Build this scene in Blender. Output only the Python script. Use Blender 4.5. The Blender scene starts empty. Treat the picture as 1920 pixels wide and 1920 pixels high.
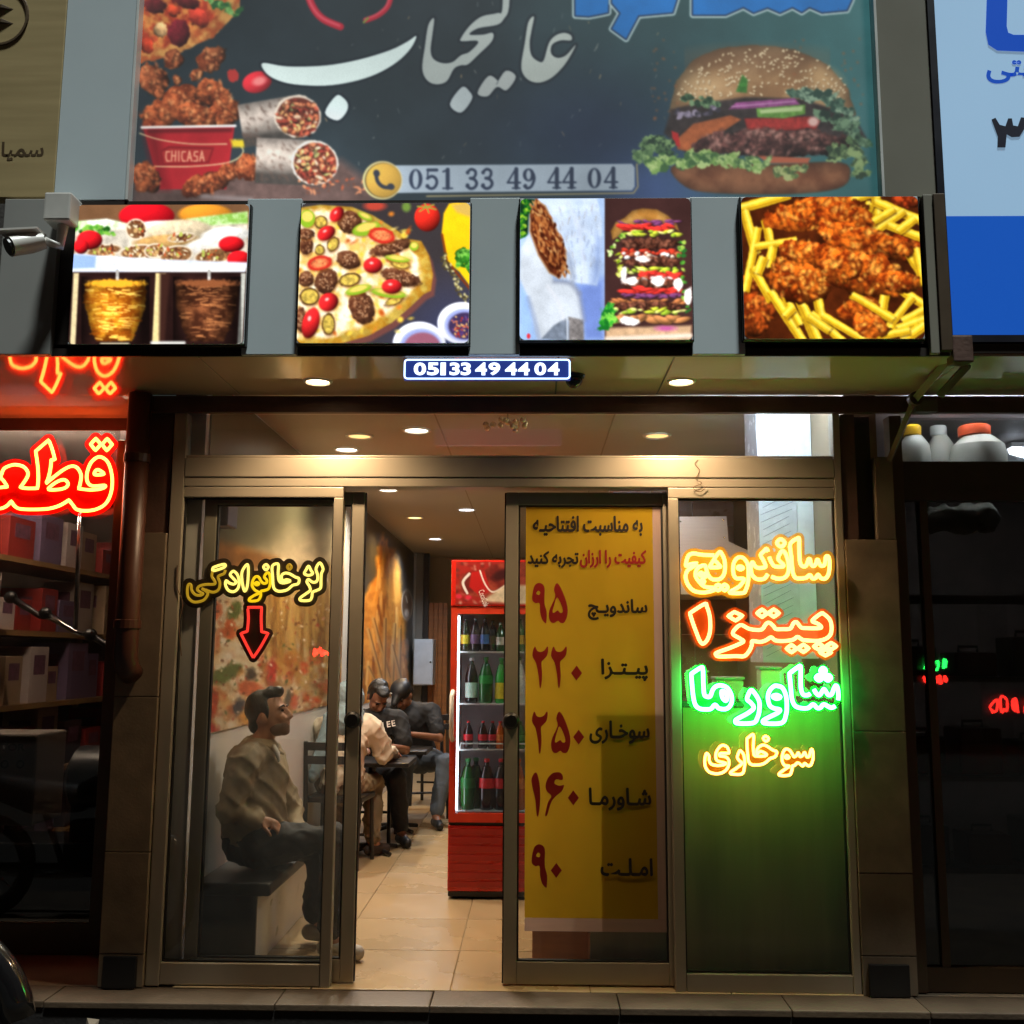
import bpy, bmesh, math, random, unicodedata
import numpy as np
from mathutils import Vector, Matrix
random.seed(7); rng = np.random.default_rng(11)
R = math.radians
sc = bpy.context.scene
COL = sc.collection

# ------------------------------------------------------------------ camera
CAM = Vector((0.0, -4.64, 1.42)); PITCH = R(8.0); YAW = R(1.2); FPX = 1920.0
FWD = Vector((-math.sin(YAW)*math.cos(PITCH), math.cos(YAW)*math.cos(PITCH), math.sin(PITCH)))
RGT0 = Vector((math.cos(YAW), math.sin(YAW), 0.0)); UPV0 = RGT0.cross(FWD); ROLL = 0.0055
RGT = RGT0*math.cos(ROLL)+UPV0*math.sin(ROLL); UPV = RGT.cross(FWD)
cam = bpy.data.cameras.new('camera'); cam.sensor_width = 36.0; cam.lens = 36.0*FPX/1920.0
cam.clip_start = 0.05; cam.clip_end = 500.0
cam_o = bpy.data.objects.new('camera', cam); COL.objects.link(cam_o)
cam_o.matrix_world = Matrix(((RGT.x, UPV.x, -FWD.x, CAM.x), (RGT.y, UPV.y, -FWD.y, CAM.y), (RGT.z, UPV.z, -FWD.z, CAM.z), (0, 0, 0, 1)))
sc.camera = cam_o

# ------------------------------------------------------------------ night sky, street light from high above, exposure
SUN_EL, SUN_AZ = R(75.0), R(32.0)          # azimuth measured from straight in front of the shop towards +x
world = bpy.data.worlds.new('World'); sc.world = world; world.use_nodes = True
wn = world.node_tree; bg = wn.nodes['Background']
sky = wn.nodes.new('ShaderNodeTexSky'); sky.sky_type = 'NISHITA'; sky.sun_disc = False
sky.sun_elevation = R(2.0); sky.sun_rotation = R(180) - SUN_AZ
wn.links.new(sky.outputs[0], bg.inputs[0]); bg.inputs[1].default_value = 0.012
sun = bpy.data.lights.new('street_light', 'SUN'); sun.energy = 5.0; sun.angle = R(6); sun.color = (0.93, 1.0, 0.97)
sun_o = bpy.data.objects.new('street_light', sun); COL.objects.link(sun_o)
sdir = Vector((math.sin(SUN_AZ)*math.cos(SUN_EL), -math.cos(SUN_AZ)*math.cos(SUN_EL), math.sin(SUN_EL)))
sun_o.rotation_euler = sdir.to_track_quat('Z', 'Y').to_euler()
sc.view_settings.view_transform = 'Standard'; sc.view_settings.look = 'None'
sc.view_settings.exposure = 0.0; sc.view_settings.gamma = 1.0; sc.view_settings.use_curve_mapping = False
sc.render.engine = 'CYCLES'
cy = sc.cycles
cy.use_denoising = True; cy.max_bounces = 8; cy.diffuse_bounces = 4; cy.glossy_bounces = 4
cy.transmission_bounces = 6; cy.transparent_max_bounces = 16; cy.sample_clamp_indirect = 6.0
cy.caustics_reflective = False; cy.caustics_refractive = False; cy.use_light_tree = True

# ------------------------------------------------------------------ pixel <-> place
def ray(px, py):
    return FWD*FPX + RGT*(px-960.0) - UPV*(py-960.0)
def PY(px, py, y):
    d = ray(px, py); return CAM + d*((y-CAM.y)/d.y)
def PZ(px, py, z):
    d = ray(px, py); return CAM + d*((z-CAM.z)/d.z)
def PX(px, py, x):
    d = ray(px, py); return CAM + d*((x-CAM.x)/d.x)
def XY(px, py, y): return PY(px, py, y).x
def ZY(px, py, y): return PY(px, py, y).z
def to_px(P):
    P = np.asarray(P, float) - np.array(CAM)
    zc = P @ np.array(FWD); return 960+FPX*(P @ np.array(RGT))/zc, 960-FPX*(P @ np.array(UPV))/zc

# ------------------------------------------------------------------ materials
def lin(c):
    c = np.asarray(c, float)/255.0
    return np.where(c <= 0.04045, c/12.92, ((c+0.055)/1.055)**2.4)
def L3(c): return tuple(float(v) for v in lin(c))
MATS = {}
def mat(name, rgb, rough=0.5, metal=0.0, var=0.12, scale=6.0, bump=0.0, bscale=60.0, spec=0.5, trans=0.0, stretch=None, rvar=0.12, coat=0.0):
    """principled paint/stone/metal: base colour (sRGB 0-255) with uneven tone, uneven gloss and fine relief"""
    if name in MATS: return MATS[name]
    m = bpy.data.materials.new(name); m.use_nodes = True; nt = m.node_tree; N = nt.nodes; K = nt.links
    b = N['Principled BSDF']; c = L3(rgb)
    tc = N.new('ShaderNodeTexCoord'); src = tc.outputs['Object']
    if stretch:
        mp = N.new('ShaderNodeMapping'); mp.inputs['Scale'].default_value = stretch; K.new(src, mp.inputs[0]); src = mp.outputs[0]
    nz = N.new('ShaderNodeTexNoise'); nz.inputs['Scale'].default_value = scale; nz.inputs['Detail'].default_value = 6; K.new(src, nz.inputs[0])
    cr = N.new('ShaderNodeValToRGB'); cr.color_ramp.elements[0].position = 0.3; cr.color_ramp.elements[1].position = 0.7
    cr.color_ramp.elements[0].color = (*[max(0, v*(1-var)) for v in c], 1); cr.color_ramp.elements[1].color = (*[min(1, v*(1+var)) for v in c], 1)
    K.new(nz.outputs[0], cr.inputs[0]); K.new(cr.outputs[0], b.inputs['Base Color'])
    mr = N.new('ShaderNodeMapRange'); mr.inputs['To Min'].default_value = max(0.02, rough-rvar); mr.inputs['To Max'].default_value = min(1, rough+rvar)
    K.new(nz.outputs[0], mr.inputs[0]); K.new(mr.outputs[0], b.inputs['Roughness'])
    b.inputs['Metallic'].default_value = metal; b.inputs['Specular IOR Level'].default_value = spec
    b.inputs['Transmission Weight'].default_value = trans; b.inputs['Coat Weight'].default_value = coat
    if bump > 0:
        n2 = N.new('ShaderNodeTexNoise'); n2.inputs['Scale'].default_value = bscale; n2.inputs['Detail'].default_value = 4; K.new(src, n2.inputs[0])
        bp = N.new('ShaderNodeBump'); bp.inputs['Strength'].default_value = bump; bp.inputs['Distance'].default_value = 0.01
        K.new(n2.outputs[0], bp.inputs['Height']); K.new(bp.outputs[0], b.inputs['Normal'])
    MATS[name] = m; return m
def emit(name, rgb, strength):
    if name in MATS: return MATS[name]
    m = bpy.data.materials.new(name); m.use_nodes = True; nt = m.node_tree; b = nt.nodes['Principled BSDF']
    b.inputs['Base Color'].default_value = (*[v*0.3 for v in L3(rgb)], 1); b.inputs['Roughness'].default_value = 0.4
    b.inputs['Emission Color'].default_value = (*L3(rgb), 1); b.inputs['Emission Strength'].default_value = strength
    MATS[name] = m; return m
def print_mat(name, glow, rough=0.35, base=0.5):
    """printed sheet: colours of the print stored on the mesh; glow > 0 for a backlit sheet"""
    if name in MATS: return MATS[name]
    m = bpy.data.materials.new(name); m.use_nodes = True; nt = m.node_tree; b = nt.nodes['Principled BSDF']
    a = nt.nodes.new('ShaderNodeVertexColor'); a.layer_name = 'print'
    h = nt.nodes.new('ShaderNodeMix'); h.data_type = 'RGBA'; h.blend_type = 'MULTIPLY'; h.inputs[0].default_value = 1.0
    nt.links.new(a.outputs[0], h.inputs[6]); h.inputs[7].default_value = (base, base, base, 1)
    nt.links.new(h.outputs[2], b.inputs['Base Color']); b.inputs['Roughness'].default_value = rough
    nt.links.new(a.outputs[0], b.inputs['Emission Color']); b.inputs['Emission Strength'].default_value = glow
    MATS[name] = m; return m
def glass(name, tint=(235, 240, 238), dirt=0.03, gloss=1.0):
    """clear pane: what lies behind shows through, fresnel reflection, thin film of dust that catches light"""
    if name in MATS: return MATS[name]
    m = bpy.data.materials.new(name); m.use_nodes = True; nt = m.node_tree; N = nt.nodes; K = nt.links
    N.remove(N['Principled BSDF']); out = N['Material Output']
    tr = N.new('ShaderNodeBsdfTransparent'); tr.inputs[0].default_value = (*L3(tint), 1)
    gl = N.new('ShaderNodeBsdfGlossy'); gl.inputs['Roughness'].default_value = 0.012; gl.inputs[0].default_value = (gloss, gloss, gloss, 1)
    fr = N.new('ShaderNodeFresnel'); fr.inputs[0].default_value = 1.5
    ge = N.new('ShaderNodeNewGeometry'); mu = N.new('ShaderNodeMath'); mu.operation = 'SUBTRACT'; mu.inputs[0].default_value = 1.0; K.new(ge.outputs['Backfacing'], mu.inputs[1])
    m3 = N.new('ShaderNodeMath'); m3.operation = 'MULTIPLY'; K.new(fr.outputs[0], m3.inputs[0]); K.new(mu.outputs[0], m3.inputs[1])
    m4 = N.new('ShaderNodeMath'); m4.operation = 'MULTIPLY'; m4.use_clamp = True; m4.inputs[1].default_value = 1.6; K.new(m3.outputs[0], m4.inputs[0])
    m1 = N.new('ShaderNodeMixShader'); K.new(m4.outputs[0], m1.inputs[0]); K.new(tr.outputs[0], m1.inputs[1]); K.new(gl.outputs[0], m1.inputs[2])
    df = N.new('ShaderNodeBsdfDiffuse'); df.inputs[0].default_value = (0.8, 0.78, 0.72, 1)
    tl = N.new('ShaderNodeBsdfTranslucent'); tl.inputs[0].default_value = (0.8, 0.78, 0.72, 1)
    ad = N.new('ShaderNodeMixShader'); K.new(df.outputs[0], ad.inputs[1]); K.new(tl.outputs[0], ad.inputs[2])
    tc = N.new('ShaderNodeTexCoord'); mp = N.new('ShaderNodeMapping'); mp.inputs['Scale'].default_value = (9, 9, 2.2); K.new(tc.outputs['Object'], mp.inputs[0])
    nz = N.new('ShaderNodeTexNoise'); nz.inputs['Scale'].default_value = 2.5; nz.inputs['Detail'].default_value = 8; K.new(mp.outputs[0], nz.inputs[0])
    mr = N.new('ShaderNodeMapRange'); mr.inputs['From Min'].default_value = 0.3; mr.inputs['From Max'].default_value = 0.75
    mr.inputs['To Min'].default_value = dirt*0.45; mr.inputs['To Max'].default_value = dirt*1.7; K.new(nz.outputs[0], mr.inputs[0])
    m2 = N.new('ShaderNodeMixShader'); K.new(mr.outputs[0], m2.inputs[0]); K.new(m1.outputs[0], m2.inputs[1]); K.new(ad.outputs[0], m2.inputs[2])
    K.new(m2.outputs[0], out.inputs[0]); MATS[name] = m; return m
def acrylic(name, rgb, opacity=0.6):
    """tinted clear plastic sheet: part see-through, part lit up by the tube lying on it"""
    if name in MATS: return MATS[name]
    m = bpy.data.materials.new(name); m.use_nodes = True; nt = m.node_tree; N = nt.nodes; K = nt.links
    N.remove(N['Principled BSDF']); c = (*L3(rgb), 1)
    tr = N.new('ShaderNodeBsdfTransparent'); tr.inputs[0].default_value = (*[0.35+0.65*v for v in c[:3]], 1)
    df = N.new('ShaderNodeBsdfDiffuse'); df.inputs[0].default_value = c
    tl = N.new('ShaderNodeBsdfTranslucent'); tl.inputs[0].default_value = c
    ad = N.new('ShaderNodeMixShader'); K.new(df.outputs[0], ad.inputs[1]); K.new(tl.outputs[0], ad.inputs[2]); ad.inputs[0].default_value = 0.4
    mx = N.new('ShaderNodeMixShader'); mx.inputs[0].default_value = opacity; K.new(tr.outputs[0], mx.inputs[1]); K.new(ad.outputs[0], mx.inputs[2])
    K.new(mx.outputs[0], N['Material Output'].inputs[0]); MATS[name] = m; return m

# ------------------------------------------------------------------ objects
def tag(o, label=None, cat=None, group=None, kind=None):
    if label: o['label'] = label
    if cat: o['category'] = cat
    if group: o['group'] = group
    if kind: o['kind'] = kind
    return o
def thing(name, label, cat, loc=(0, 0, 0), group=None, rz=0.0):
    o = bpy.data.objects.new(name, None); COL.objects.link(o); o.location = loc; o.rotation_euler[2] = rz
    o.empty_display_size = 0.1
    return tag(o, label, cat, group)
def base_of(parent):
    p = Vector((0, 0, 0))
    while parent is not None:
        p = p + Vector(parent.location); parent = parent.parent
    return p
class MB:
    """collects shapes (world coordinates) into one mesh"""
    def __init__(s): s.v = []; s.f = []
    def add(s, vs, fs):
        n = len(s.v); s.v += [tuple(p) for p in vs]; s.f += [tuple(i+n for i in f) for f in fs]; return s
    def box(s, a, b, bev=0.0):
        x0, x1 = sorted((a[0], b[0])); y0, y1 = sorted((a[1], b[1])); z0, z1 = sorted((a[2], b[2]))
        if bev <= 0:
            return s.add([(x, y, z) for z in (z0, z1) for y in (y0, y1) for x in (x0, x1)],
                         [(0, 2, 3, 1), (4, 5, 7, 6), (0, 1, 5, 4), (2, 6, 7, 3), (0, 4, 6, 2), (1, 3, 7, 5)])
        bev = min(bev, (x1-x0)*.45, (y1-y0)*.45, (z1-z0)*.45)
        bm = bmesh.new(); bmesh.ops.create_cube(bm, size=1.0)
        for v in bm.verts: v.co = Vector(((x0+x1)/2+v.co.x*(x1-x0), (y0+y1)/2+v.co.y*(y1-y0), (z0+z1)/2+v.co.z*(z1-z0)))
        bmesh.ops.bevel(bm, geom=bm.edges[:], offset=bev, segments=2, affect='EDGES', profile=0.6)
        bm.verts.index_update(); s.add([v.co[:] for v in bm.verts], [[v.index for v in f.verts] for f in bm.faces]); bm.free(); return s
    def prism(s, poly, axis, a, b):
        """polygon (2 coords) swept along axis 0/1/2 from a to b"""
        n = len(poly)
        def mk(p, t): q = list(p); q.insert(axis, t); return q
        vs = [mk(p, a) for p in poly]+[mk(p, b) for p in poly]
        fs = [tuple(range(n)), tuple(range(2*n-1, n-1, -1))]+[(i, i+n, (i+1) % n+n, (i+1) % n) for i in range(n)]
        return s.add(vs, fs)
    def tube(s, pts, r, n=8, closed=False, cap=True):
        pts = [Vector(p) for p in pts]; m = len(pts); rs = r if hasattr(r, '__len__') else [r]*m
        prev = None; rings = []
        for i, p in enumerate(pts):
            a = pts[(i-1) % m] if (closed or i > 0) else p; b = pts[(i+1) % m] if (closed or i < m-1) else p
            t = (b-a); t = t.normalized() if t.length > 1e-9 else Vector((0, 0, 1))
            u = prev - t*prev.dot(t) if prev is not None else None
            if u is None or u.length < 1e-6:
                w = Vector((0, 0, 1)) if abs(t.z) < 0.9 else Vector((1, 0, 0)); u = w - t*w.dot(t)
            u.normalize(); prev = u; w = t.cross(u)
            rings.append([p+(u*math.cos(2*math.pi*k/n)+w*math.sin(2*math.pi*k/n))*rs[i] for k in range(n)])
        vs = [q for rg in rings for q in rg]; fs = []
        for i in range(m if closed else m-1):
            j = (i+1) % m
            for k in range(n): fs.append((i*n+k, i*n+(k+1) % n, j*n+(k+1) % n, j*n+k))
        if cap and not closed: fs += [tuple(range(n-1, -1, -1)), tuple((m-1)*n+k for k in range(n))]
        return s.add(vs, fs)
    def lathe(s, prof, c, n=20, axis=2, cap=True):
        """profile [(r, h)] turned about axis through c"""
        vs = []; m = len(prof)
        for r, h in prof:
            for k in range(n):
                a = 2*math.pi*k/n; q = [r*math.cos(a), r*math.sin(a)]; q.insert(axis, h); vs.append((c[0]+q[0], c[1]+q[1], c[2]+q[2]))
        fs = [(i*n+k, i*n+(k+1) % n, (i+1)*n+(k+1) % n, (i+1)*n+k) for i in range(m-1) for k in range(n)]
        if cap and prof[0][0] > 1e-4: fs.append(tuple(range(n-1, -1, -1)))
        if cap and prof[-1][0] > 1e-4: fs.append(tuple((m-1)*n+k for k in range(n)))
        return s.add(vs, fs)
    def ball(s, c, r, n=16, m=10, rot=None):
        r = r if hasattr(r, '__len__') else (r, r, r); vs = []
        for i in range(m+1):
            t = math.pi*i/m
            for k in range(n):
                a = 2*math.pi*k/n; q = Vector((r[0]*math.sin(t)*math.cos(a), r[1]*math.sin(t)*math.sin(a), r[2]*math.cos(t)))
                if rot is not None: q = rot @ q
                vs.append(Vector(c)+q)
        return s.add(vs, [(i*n+k, (i+1)*n+k, (i+1)*n+(k+1) % n, i*n+(k+1) % n) for i in range(m) for k in range(n)])
    def build(s, name, m, parent=None, smooth=False, recalc=True):
        me = bpy.data.meshes.new(name); off = base_of(parent)
        me.from_pydata([(v[0]-off.x, v[1]-off.y, v[2]-off.z) for v in s.v], [], s.f)
        if recalc:
            bm = bmesh.new(); bm.from_mesh(me); bmesh.ops.remove_doubles(bm, verts=bm.verts[:], dist=1e-5)
            bmesh.ops.recalc_face_normals(bm, faces=bm.faces[:]); bm.to_mesh(me); bm.free()
        if m: me.materials.append(m)
        if smooth:
            me.polygons.foreach_set('use_smooth', [True]*len(me.polygons))
            if smooth == 'auto': me.set_sharp_from_angle(angle=R(35))
        o = bpy.data.objects.new(name, me); COL.objects.link(o); o.parent = parent; return o
def box(name, a, b, m, parent=None, bev=0.0): return MB().box(a, b, bev).build(name, m, parent)
def struct(o, label=None):
    o['kind'] = 'structure'
    if label: o['label'] = label
    return o
def copy_tree(o, parent=None):
    c = o.copy(); COL.objects.link(c); c.parent = parent
    for ch in list(o.children): copy_tree(ch, c)
    return c

# ------------------------------------------------------------------ lettering
NONJOIN = set('اآدذرزژو')
FORMS = {}
for cp in list(range(0xfb50, 0xfdff))+list(range(0xfe70, 0xfeff)):
    d_ = unicodedata.decomposition(chr(cp)).split()
    if len(d_) == 2: FORMS[(chr(int(d_[1], 16)), d_[0].strip('<>'))] = chr(cp)
def shape_text(s):
    """joined letter forms, right-to-left order; digits keep their order"""
    out = []; n = len(s)
    for i, c in enumerate(s):
        if not ('\u0600' <= c <= '\u06ff' and c.isalpha()): out.append(c); continue
        pv = i > 0 and (s[i-1] == 'ـ' or (s[i-1].isalpha() and s[i-1] not in NONJOIN))
        nx = i < n-1 and (s[i+1].isalpha() or s[i+1] == 'ـ') and c not in NONJOIN
        out.append(FORMS.get((c, 'medial' if pv and nx else 'final' if pv else 'initial' if nx else 'isolated'), c))
    return ''.join(reversed(out))
def text_mesh(name, body, origin, ux, uz, width, height, m, parent, rtl=False, bold=0.02, lift=0.0012, mirror=False, thick=0.0):
    """flat lettering fitted in a width x height box at origin (its lower-left corner) in the plane ux, uz"""
    cu = bpy.data.curves.new('lettering_curve', 'FONT'); cu.body = shape_text(body) if rtl else body; cu.offset = bold; cu.resolution_u = 4
    t = bpy.data.objects.new('lettering_curve', cu); COL.objects.link(t)
    dg = bpy.context.evaluated_depsgraph_get(); dg.update(); me = bpy.data.meshes.new_from_object(t.evaluated_get(dg))
    bpy.data.objects.remove(t); bpy.data.curves.remove(cu)
    bm = bmesh.new(); bm.from_mesh(me); bm.verts.ensure_lookup_table()
    seen = {}; k = 0
    for v in bm.verts:
        if v.index in seen: continue
        st = [v]; seen[v.index] = k
        while st:
            w = st.pop()
            for e in w.link_edges:
                q = e.other_vert(w)
                if q.index not in seen: seen[q.index] = k; st.append(q)
        k += 1
    xs = [v.co.x for v in bm.verts]; ys = [v.co.y for v in bm.verts]
    x0, x1, y0, y1 = min(xs), max(xs), min(ys), max(ys)
    ux = Vector(ux).normalized(); uz = Vector(uz).normalized(); nn = ux.cross(uz); off = base_of(parent)
    for v in bm.verts:
        fx = (v.co.x-x0)/(x1-x0)
        if mirror: fx = 1-fx
        p = Vector(origin)+ux*(fx*width)+uz*((v.co.y-y0)/(y1-y0)*height)+nn*(lift+0.0003*(seen[v.index] % 5)); v.co = p-off
    if thick:                                                    # heavier strokes: the letters laid over themselves a hair apart
        src = bm.verts[:]+bm.edges[:]+bm.faces[:]; k_ = 0
        for du, dv in ((thick, 0), (-thick, 0), (0, thick), (0, -thick), (thick*.7, thick*.7), (-thick*.7, -thick*.7)):
            k_ += 1; g = bmesh.ops.duplicate(bm, geom=src)['geom']; bmesh.ops.translate(bm, verts=[e for e in g if isinstance(e, bmesh.types.BMVert)], vec=ux*du+uz*dv+nn*(0.00007*k_))
    bm.to_mesh(me); bm.free(); me.materials.clear(); me.materials.append(m); me.name = name
    o = bpy.data.objects.new(name, me); COL.objects.link(o); o.parent = parent; return o

# ------------------------------------------------------------------ printing: flat pictures painted shape by shape
_PERM = rng.random((256, 256))
def vnoise(x, y, s, seed=0):
    x = np.asarray(x)/s+seed*17.3; y = np.asarray(y)/s+seed*9.7
    xi = np.floor(x).astype(int); yi = np.floor(y).astype(int); fx = x-xi; fy = y-yi
    fx = fx*fx*(3-2*fx); fy = fy*fy*(3-2*fy); g = lambda a, b: _PERM[a % 256, b % 256]
    return (g(xi, yi)*(1-fx)+g(xi+1, yi)*fx)*(1-fy)+(g(xi, yi+1)*(1-fx)+g(xi+1, yi+1)*fx)*fy
def fbm(x, y, s, seed=0, o=4):
    t = 0; a = 0.5; n = 0
    for i in range(o): t = t+a*vnoise(x, y, s/(2**i), seed+i*3); n += a; a *= 0.55
    return t/n
class Paint:
    def __init__(s, x0, y0, x1, y1, step=1.0, bg=(0, 0, 0)):
        s.x0, s.y0, s.step = x0, y0, step
        s.w = int((x1-x0)/step)+1; s.h = int((y1-y0)/step)+1
        s.X, s.Y = np.meshgrid(x0+np.arange(s.w)*step, y0+np.arange(s.h)*step)
        s.img = np.zeros((s.h, s.w, 3))+np.array(bg, float)/255
    def _win(s, bx0, by0, bx1, by1, pad):
        i0 = max(0, int((bx0-pad-s.x0)/s.step)); i1 = min(s.w, int((bx1+pad-s.x0)/s.step)+2)
        j0 = max(0, int((by0-pad-s.y0)/s.step)); j1 = min(s.h, int((by1+pad-s.y0)/s.step)+2)
        return (slice(j0, j1), slice(i0, i1)) if i1 > i0 and j1 > j0 else None
    def put(s, w, a, col, tex=0.0, ts=6, seed=0, col2=None, light=None):
        X, Y = s.X[w], s.Y[w]; c = np.array(col, float)/255; c = np.broadcast_to(c, X.shape+(3,)).copy()
        if col2 is not None:
            t = np.clip((fbm(X, Y, ts, seed)-0.5)*3+0.5, 0, 1)[..., None]; c = c*(1-t)+np.array(col2, float)/255*t
        if tex > 0: c = c*(1+tex*(fbm(X, Y, ts, seed+5)-0.5)*2)[..., None]
        if light is not None: c = c*light[..., None]
        a = np.clip(a, 0, 1)[..., None]; s.img[w] = s.img[w]*(1-a)+np.clip(c, 0, 1)*a
    def dist(s, X, Y, pts, closed):
        d = np.full(X.shape, 1e9); n = len(pts)
        for i in range(n if closed else n-1):
            ax, ay = pts[i]; bx, by = pts[(i+1) % n]; ex, ey = bx-ax, by-ay; q = ex*ex+ey*ey+1e-9
            t = np.clip(((X-ax)*ex+(Y-ay)*ey)/q, 0, 1); d = np.minimum(d, np.hypot(X-ax-t*ex, Y-ay-t*ey))
        return d
    def poly(s, pts, col, soft=0.7, alpha=1.0, grow=0.0, rough=0.0, rs=5, shade=0.0, **k):
        xs = [p[0] for p in pts]; ys = [p[1] for p in pts]; w = s._win(min(xs), min(ys), max(xs), max(ys), 2+soft+grow+rough)
        if w is None: return
        X, Y = s.X[w], s.Y[w]; ins = np.zeros(X.shape, bool); n = len(pts)
        for i in range(n):
            ax, ay = pts[i]; bx, by = pts[(i+1) % n]
            if ay == by: continue
            ins ^= ((ay > Y) != (by > Y)) & (X < (bx-ax)*(Y-ay)/(by-ay)+ax)
        d = s.dist(X, Y, pts, True); sd = np.where(ins, d, -d)+grow
        if rough: sd = sd+(fbm(X, Y, rs, 31)-0.5)*2*rough
        lt = None
        if shade: lt = 1-shade*np.exp(-np.maximum(sd, 0)/(0.18*(max(ys)-min(ys))+2))
        s.put(w, alpha*(sd/(2*soft)+0.5), col, light=lt, **k)
    def ell(s, cx, cy, rx, ry, col, rot=0.0, soft=0.7, alpha=1.0, rough=0.0, rs=5, shade=0.0, **k):
        m = max(rx, ry); w = s._win(cx-m, cy-m, cx+m, cy+m, 2+soft+rough)
        if w is None: return
        X, Y = s.X[w]-cx, s.Y[w]-cy; c, n = math.cos(R(rot)), math.sin(R(rot)); u = (X*c+Y*n)/rx; v = (-X*n+Y*c)/ry
        q = np.hypot(u, v); sd = (1-q)*min(rx, ry)
        if rough: sd = sd+(fbm(s.X[w], s.Y[w], rs, 23)-0.5)*2*rough
        lt = None
        if shade: lt = np.clip(1+shade*(-0.55*u-0.75*v)-shade*0.5*q**3, 0.15, 1.7)
        s.put(w, alpha*(sd/(2*soft)+0.5), col, light=lt, **k)
    def line(s, pts, width, col, soft=0.6, alpha=1.0, **k):
        xs = [p[0] for p in pts]; ys = [p[1] for p in pts]; w = s._win(min(xs), min(ys), max(xs), max(ys), width+2+soft)
        if w is None: return
        d = s.dist(s.X[w], s.Y[w], pts, False); s.put(w, alpha*((width/2-d)/(2*soft)+0.5), col, **k)
    def finish(s, n=2, grain=0.05, tone_var=0.12):
        """soft photographic print: ink spread, grain, uneven tone"""
        for _ in range(n):
            I = np.pad(s.img, ((1, 1), (1, 1), (0, 0)), 'edge'); s.img = (I[1:-1, 1:-1]*4+2*(I[:-2, 1:-1]+I[2:, 1:-1]+I[1:-1, :-2]+I[1:-1, 2:])+I[:-2, :-2]+I[2:, 2:]+I[:-2, 2:]+I[2:, :-2])/16
        s.img = np.clip(s.img*(1+tone_var*(fbm(s.X, s.Y, 130, 41)-.5)*2)[..., None]*(1+grain*(rng.random(s.X.shape)-.5)*2)[..., None], 0, 1); return s
    def sample(s, px, py):
        u = np.clip((px-s.x0)/s.step, 0, s.w-1.001); v = np.clip((py-s.y0)/s.step, 0, s.h-1.001)
        i = u.astype(int); j = v.astype(int); fu = (u-i)[..., None]; fv = (v-j)[..., None]; I = s.img
        return (I[j, i]*(1-fu)+I[j, i+1]*fu)*(1-fv)+(I[j+1, i]*(1-fu)+I[j+1, i+1]*fu)*fv
def print_sheet(name, paint, p00, p10, p01, nu, nv, m, parent, gain=None, keep=None, rcorner=0.0):
    """flat sheet with corner p00, edges to p10 and p01, carrying the painted picture"""
    p00, p10, p01 = (np.array(p, float) for p in (p00, p10, p01))
    u, v = np.meshgrid(np.linspace(0, 1, nu), np.linspace(0, 1, nv)); u0, v0 = u.copy(), v.copy()
    if rcorner:
        W = np.linalg.norm(p10-p00); H = np.linalg.norm(p01-p00); x, y = (u-.5)*W, (v-.5)*H; r = rcorner
        dx = np.maximum(np.abs(x)-(W/2-r), 0); dy = np.maximum(np.abs(y)-(H/2-r), 0); q = np.hypot(dx, dy); k = np.where((dx > 0) & (dy > 0) & (q > 1e-9), np.maximum(np.maximum(dx, dy)/np.maximum(q, 1e-9), 0), 1)
        x = np.sign(x)*(np.minimum(np.abs(x), W/2-r)+dx*k); y = np.sign(y)*(np.minimum(np.abs(y), H/2-r)+dy*k); u, v = x/W+.5, y/H+.5
    P = p00+u[..., None]*(p10-p00)+v[..., None]*(p01-p00)
    px, py = to_px(P.reshape(-1, 3)); rgb = lin(paint.sample(px, py)*255.0)
    off = np.array(base_of(parent)); idx = np.arange(nu*nv).reshape(nv, nu)
    f = np.stack([idx[:-1, :-1], idx[:-1, 1:], idx[1:, 1:], idx[1:, :-1]], -1).reshape(-1, 4)
    me = bpy.data.meshes.new(name); me.vertices.add(nu*nv); me.vertices.foreach_set('co', (P.reshape(-1, 3)-off).ravel())
    me.loops.add(f.size); me.loops.foreach_set('vertex_index', f.ravel()); me.polygons.add(len(f))
    me.polygons.foreach_set('loop_start', np.arange(0, f.size, 4)); me.update(calc_edges=True)
    ca = me.color_attributes.new('print', 'FLOAT_COLOR', 'POINT'); ca.data.foreach_set('color', np.concatenate([rgb, np.ones((len(rgb), 1))], 1).ravel())
    me.materials.append(m); o = bpy.data.objects.new(name, me); COL.objects.link(o); o.parent = parent; return o
def smooth_path(pts, closed, n=5):
    """rounded run through the points (a point given twice is a sharp corner)"""
    P = [np.array(p, float) for p in pts]; m = len(P); out = []
    for i in range(m if closed else m-1):
        a, b, c, d = (P[(i-1) % m] if closed or i > 0 else P[i]), P[i], P[(i+1) % m], (P[(i+2) % m] if closed or i+2 < m else P[(i+1) % m])
        if np.allclose(b, c): continue
        for k in range(n):
            t = k/n; out.append(0.5*((2*b)+(c-a)*t+(2*a-5*b+4*c-d)*t*t+(3*b-a-3*c+d)*t**3))
    if not closed: out.append(P[-1])
    return out
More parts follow.
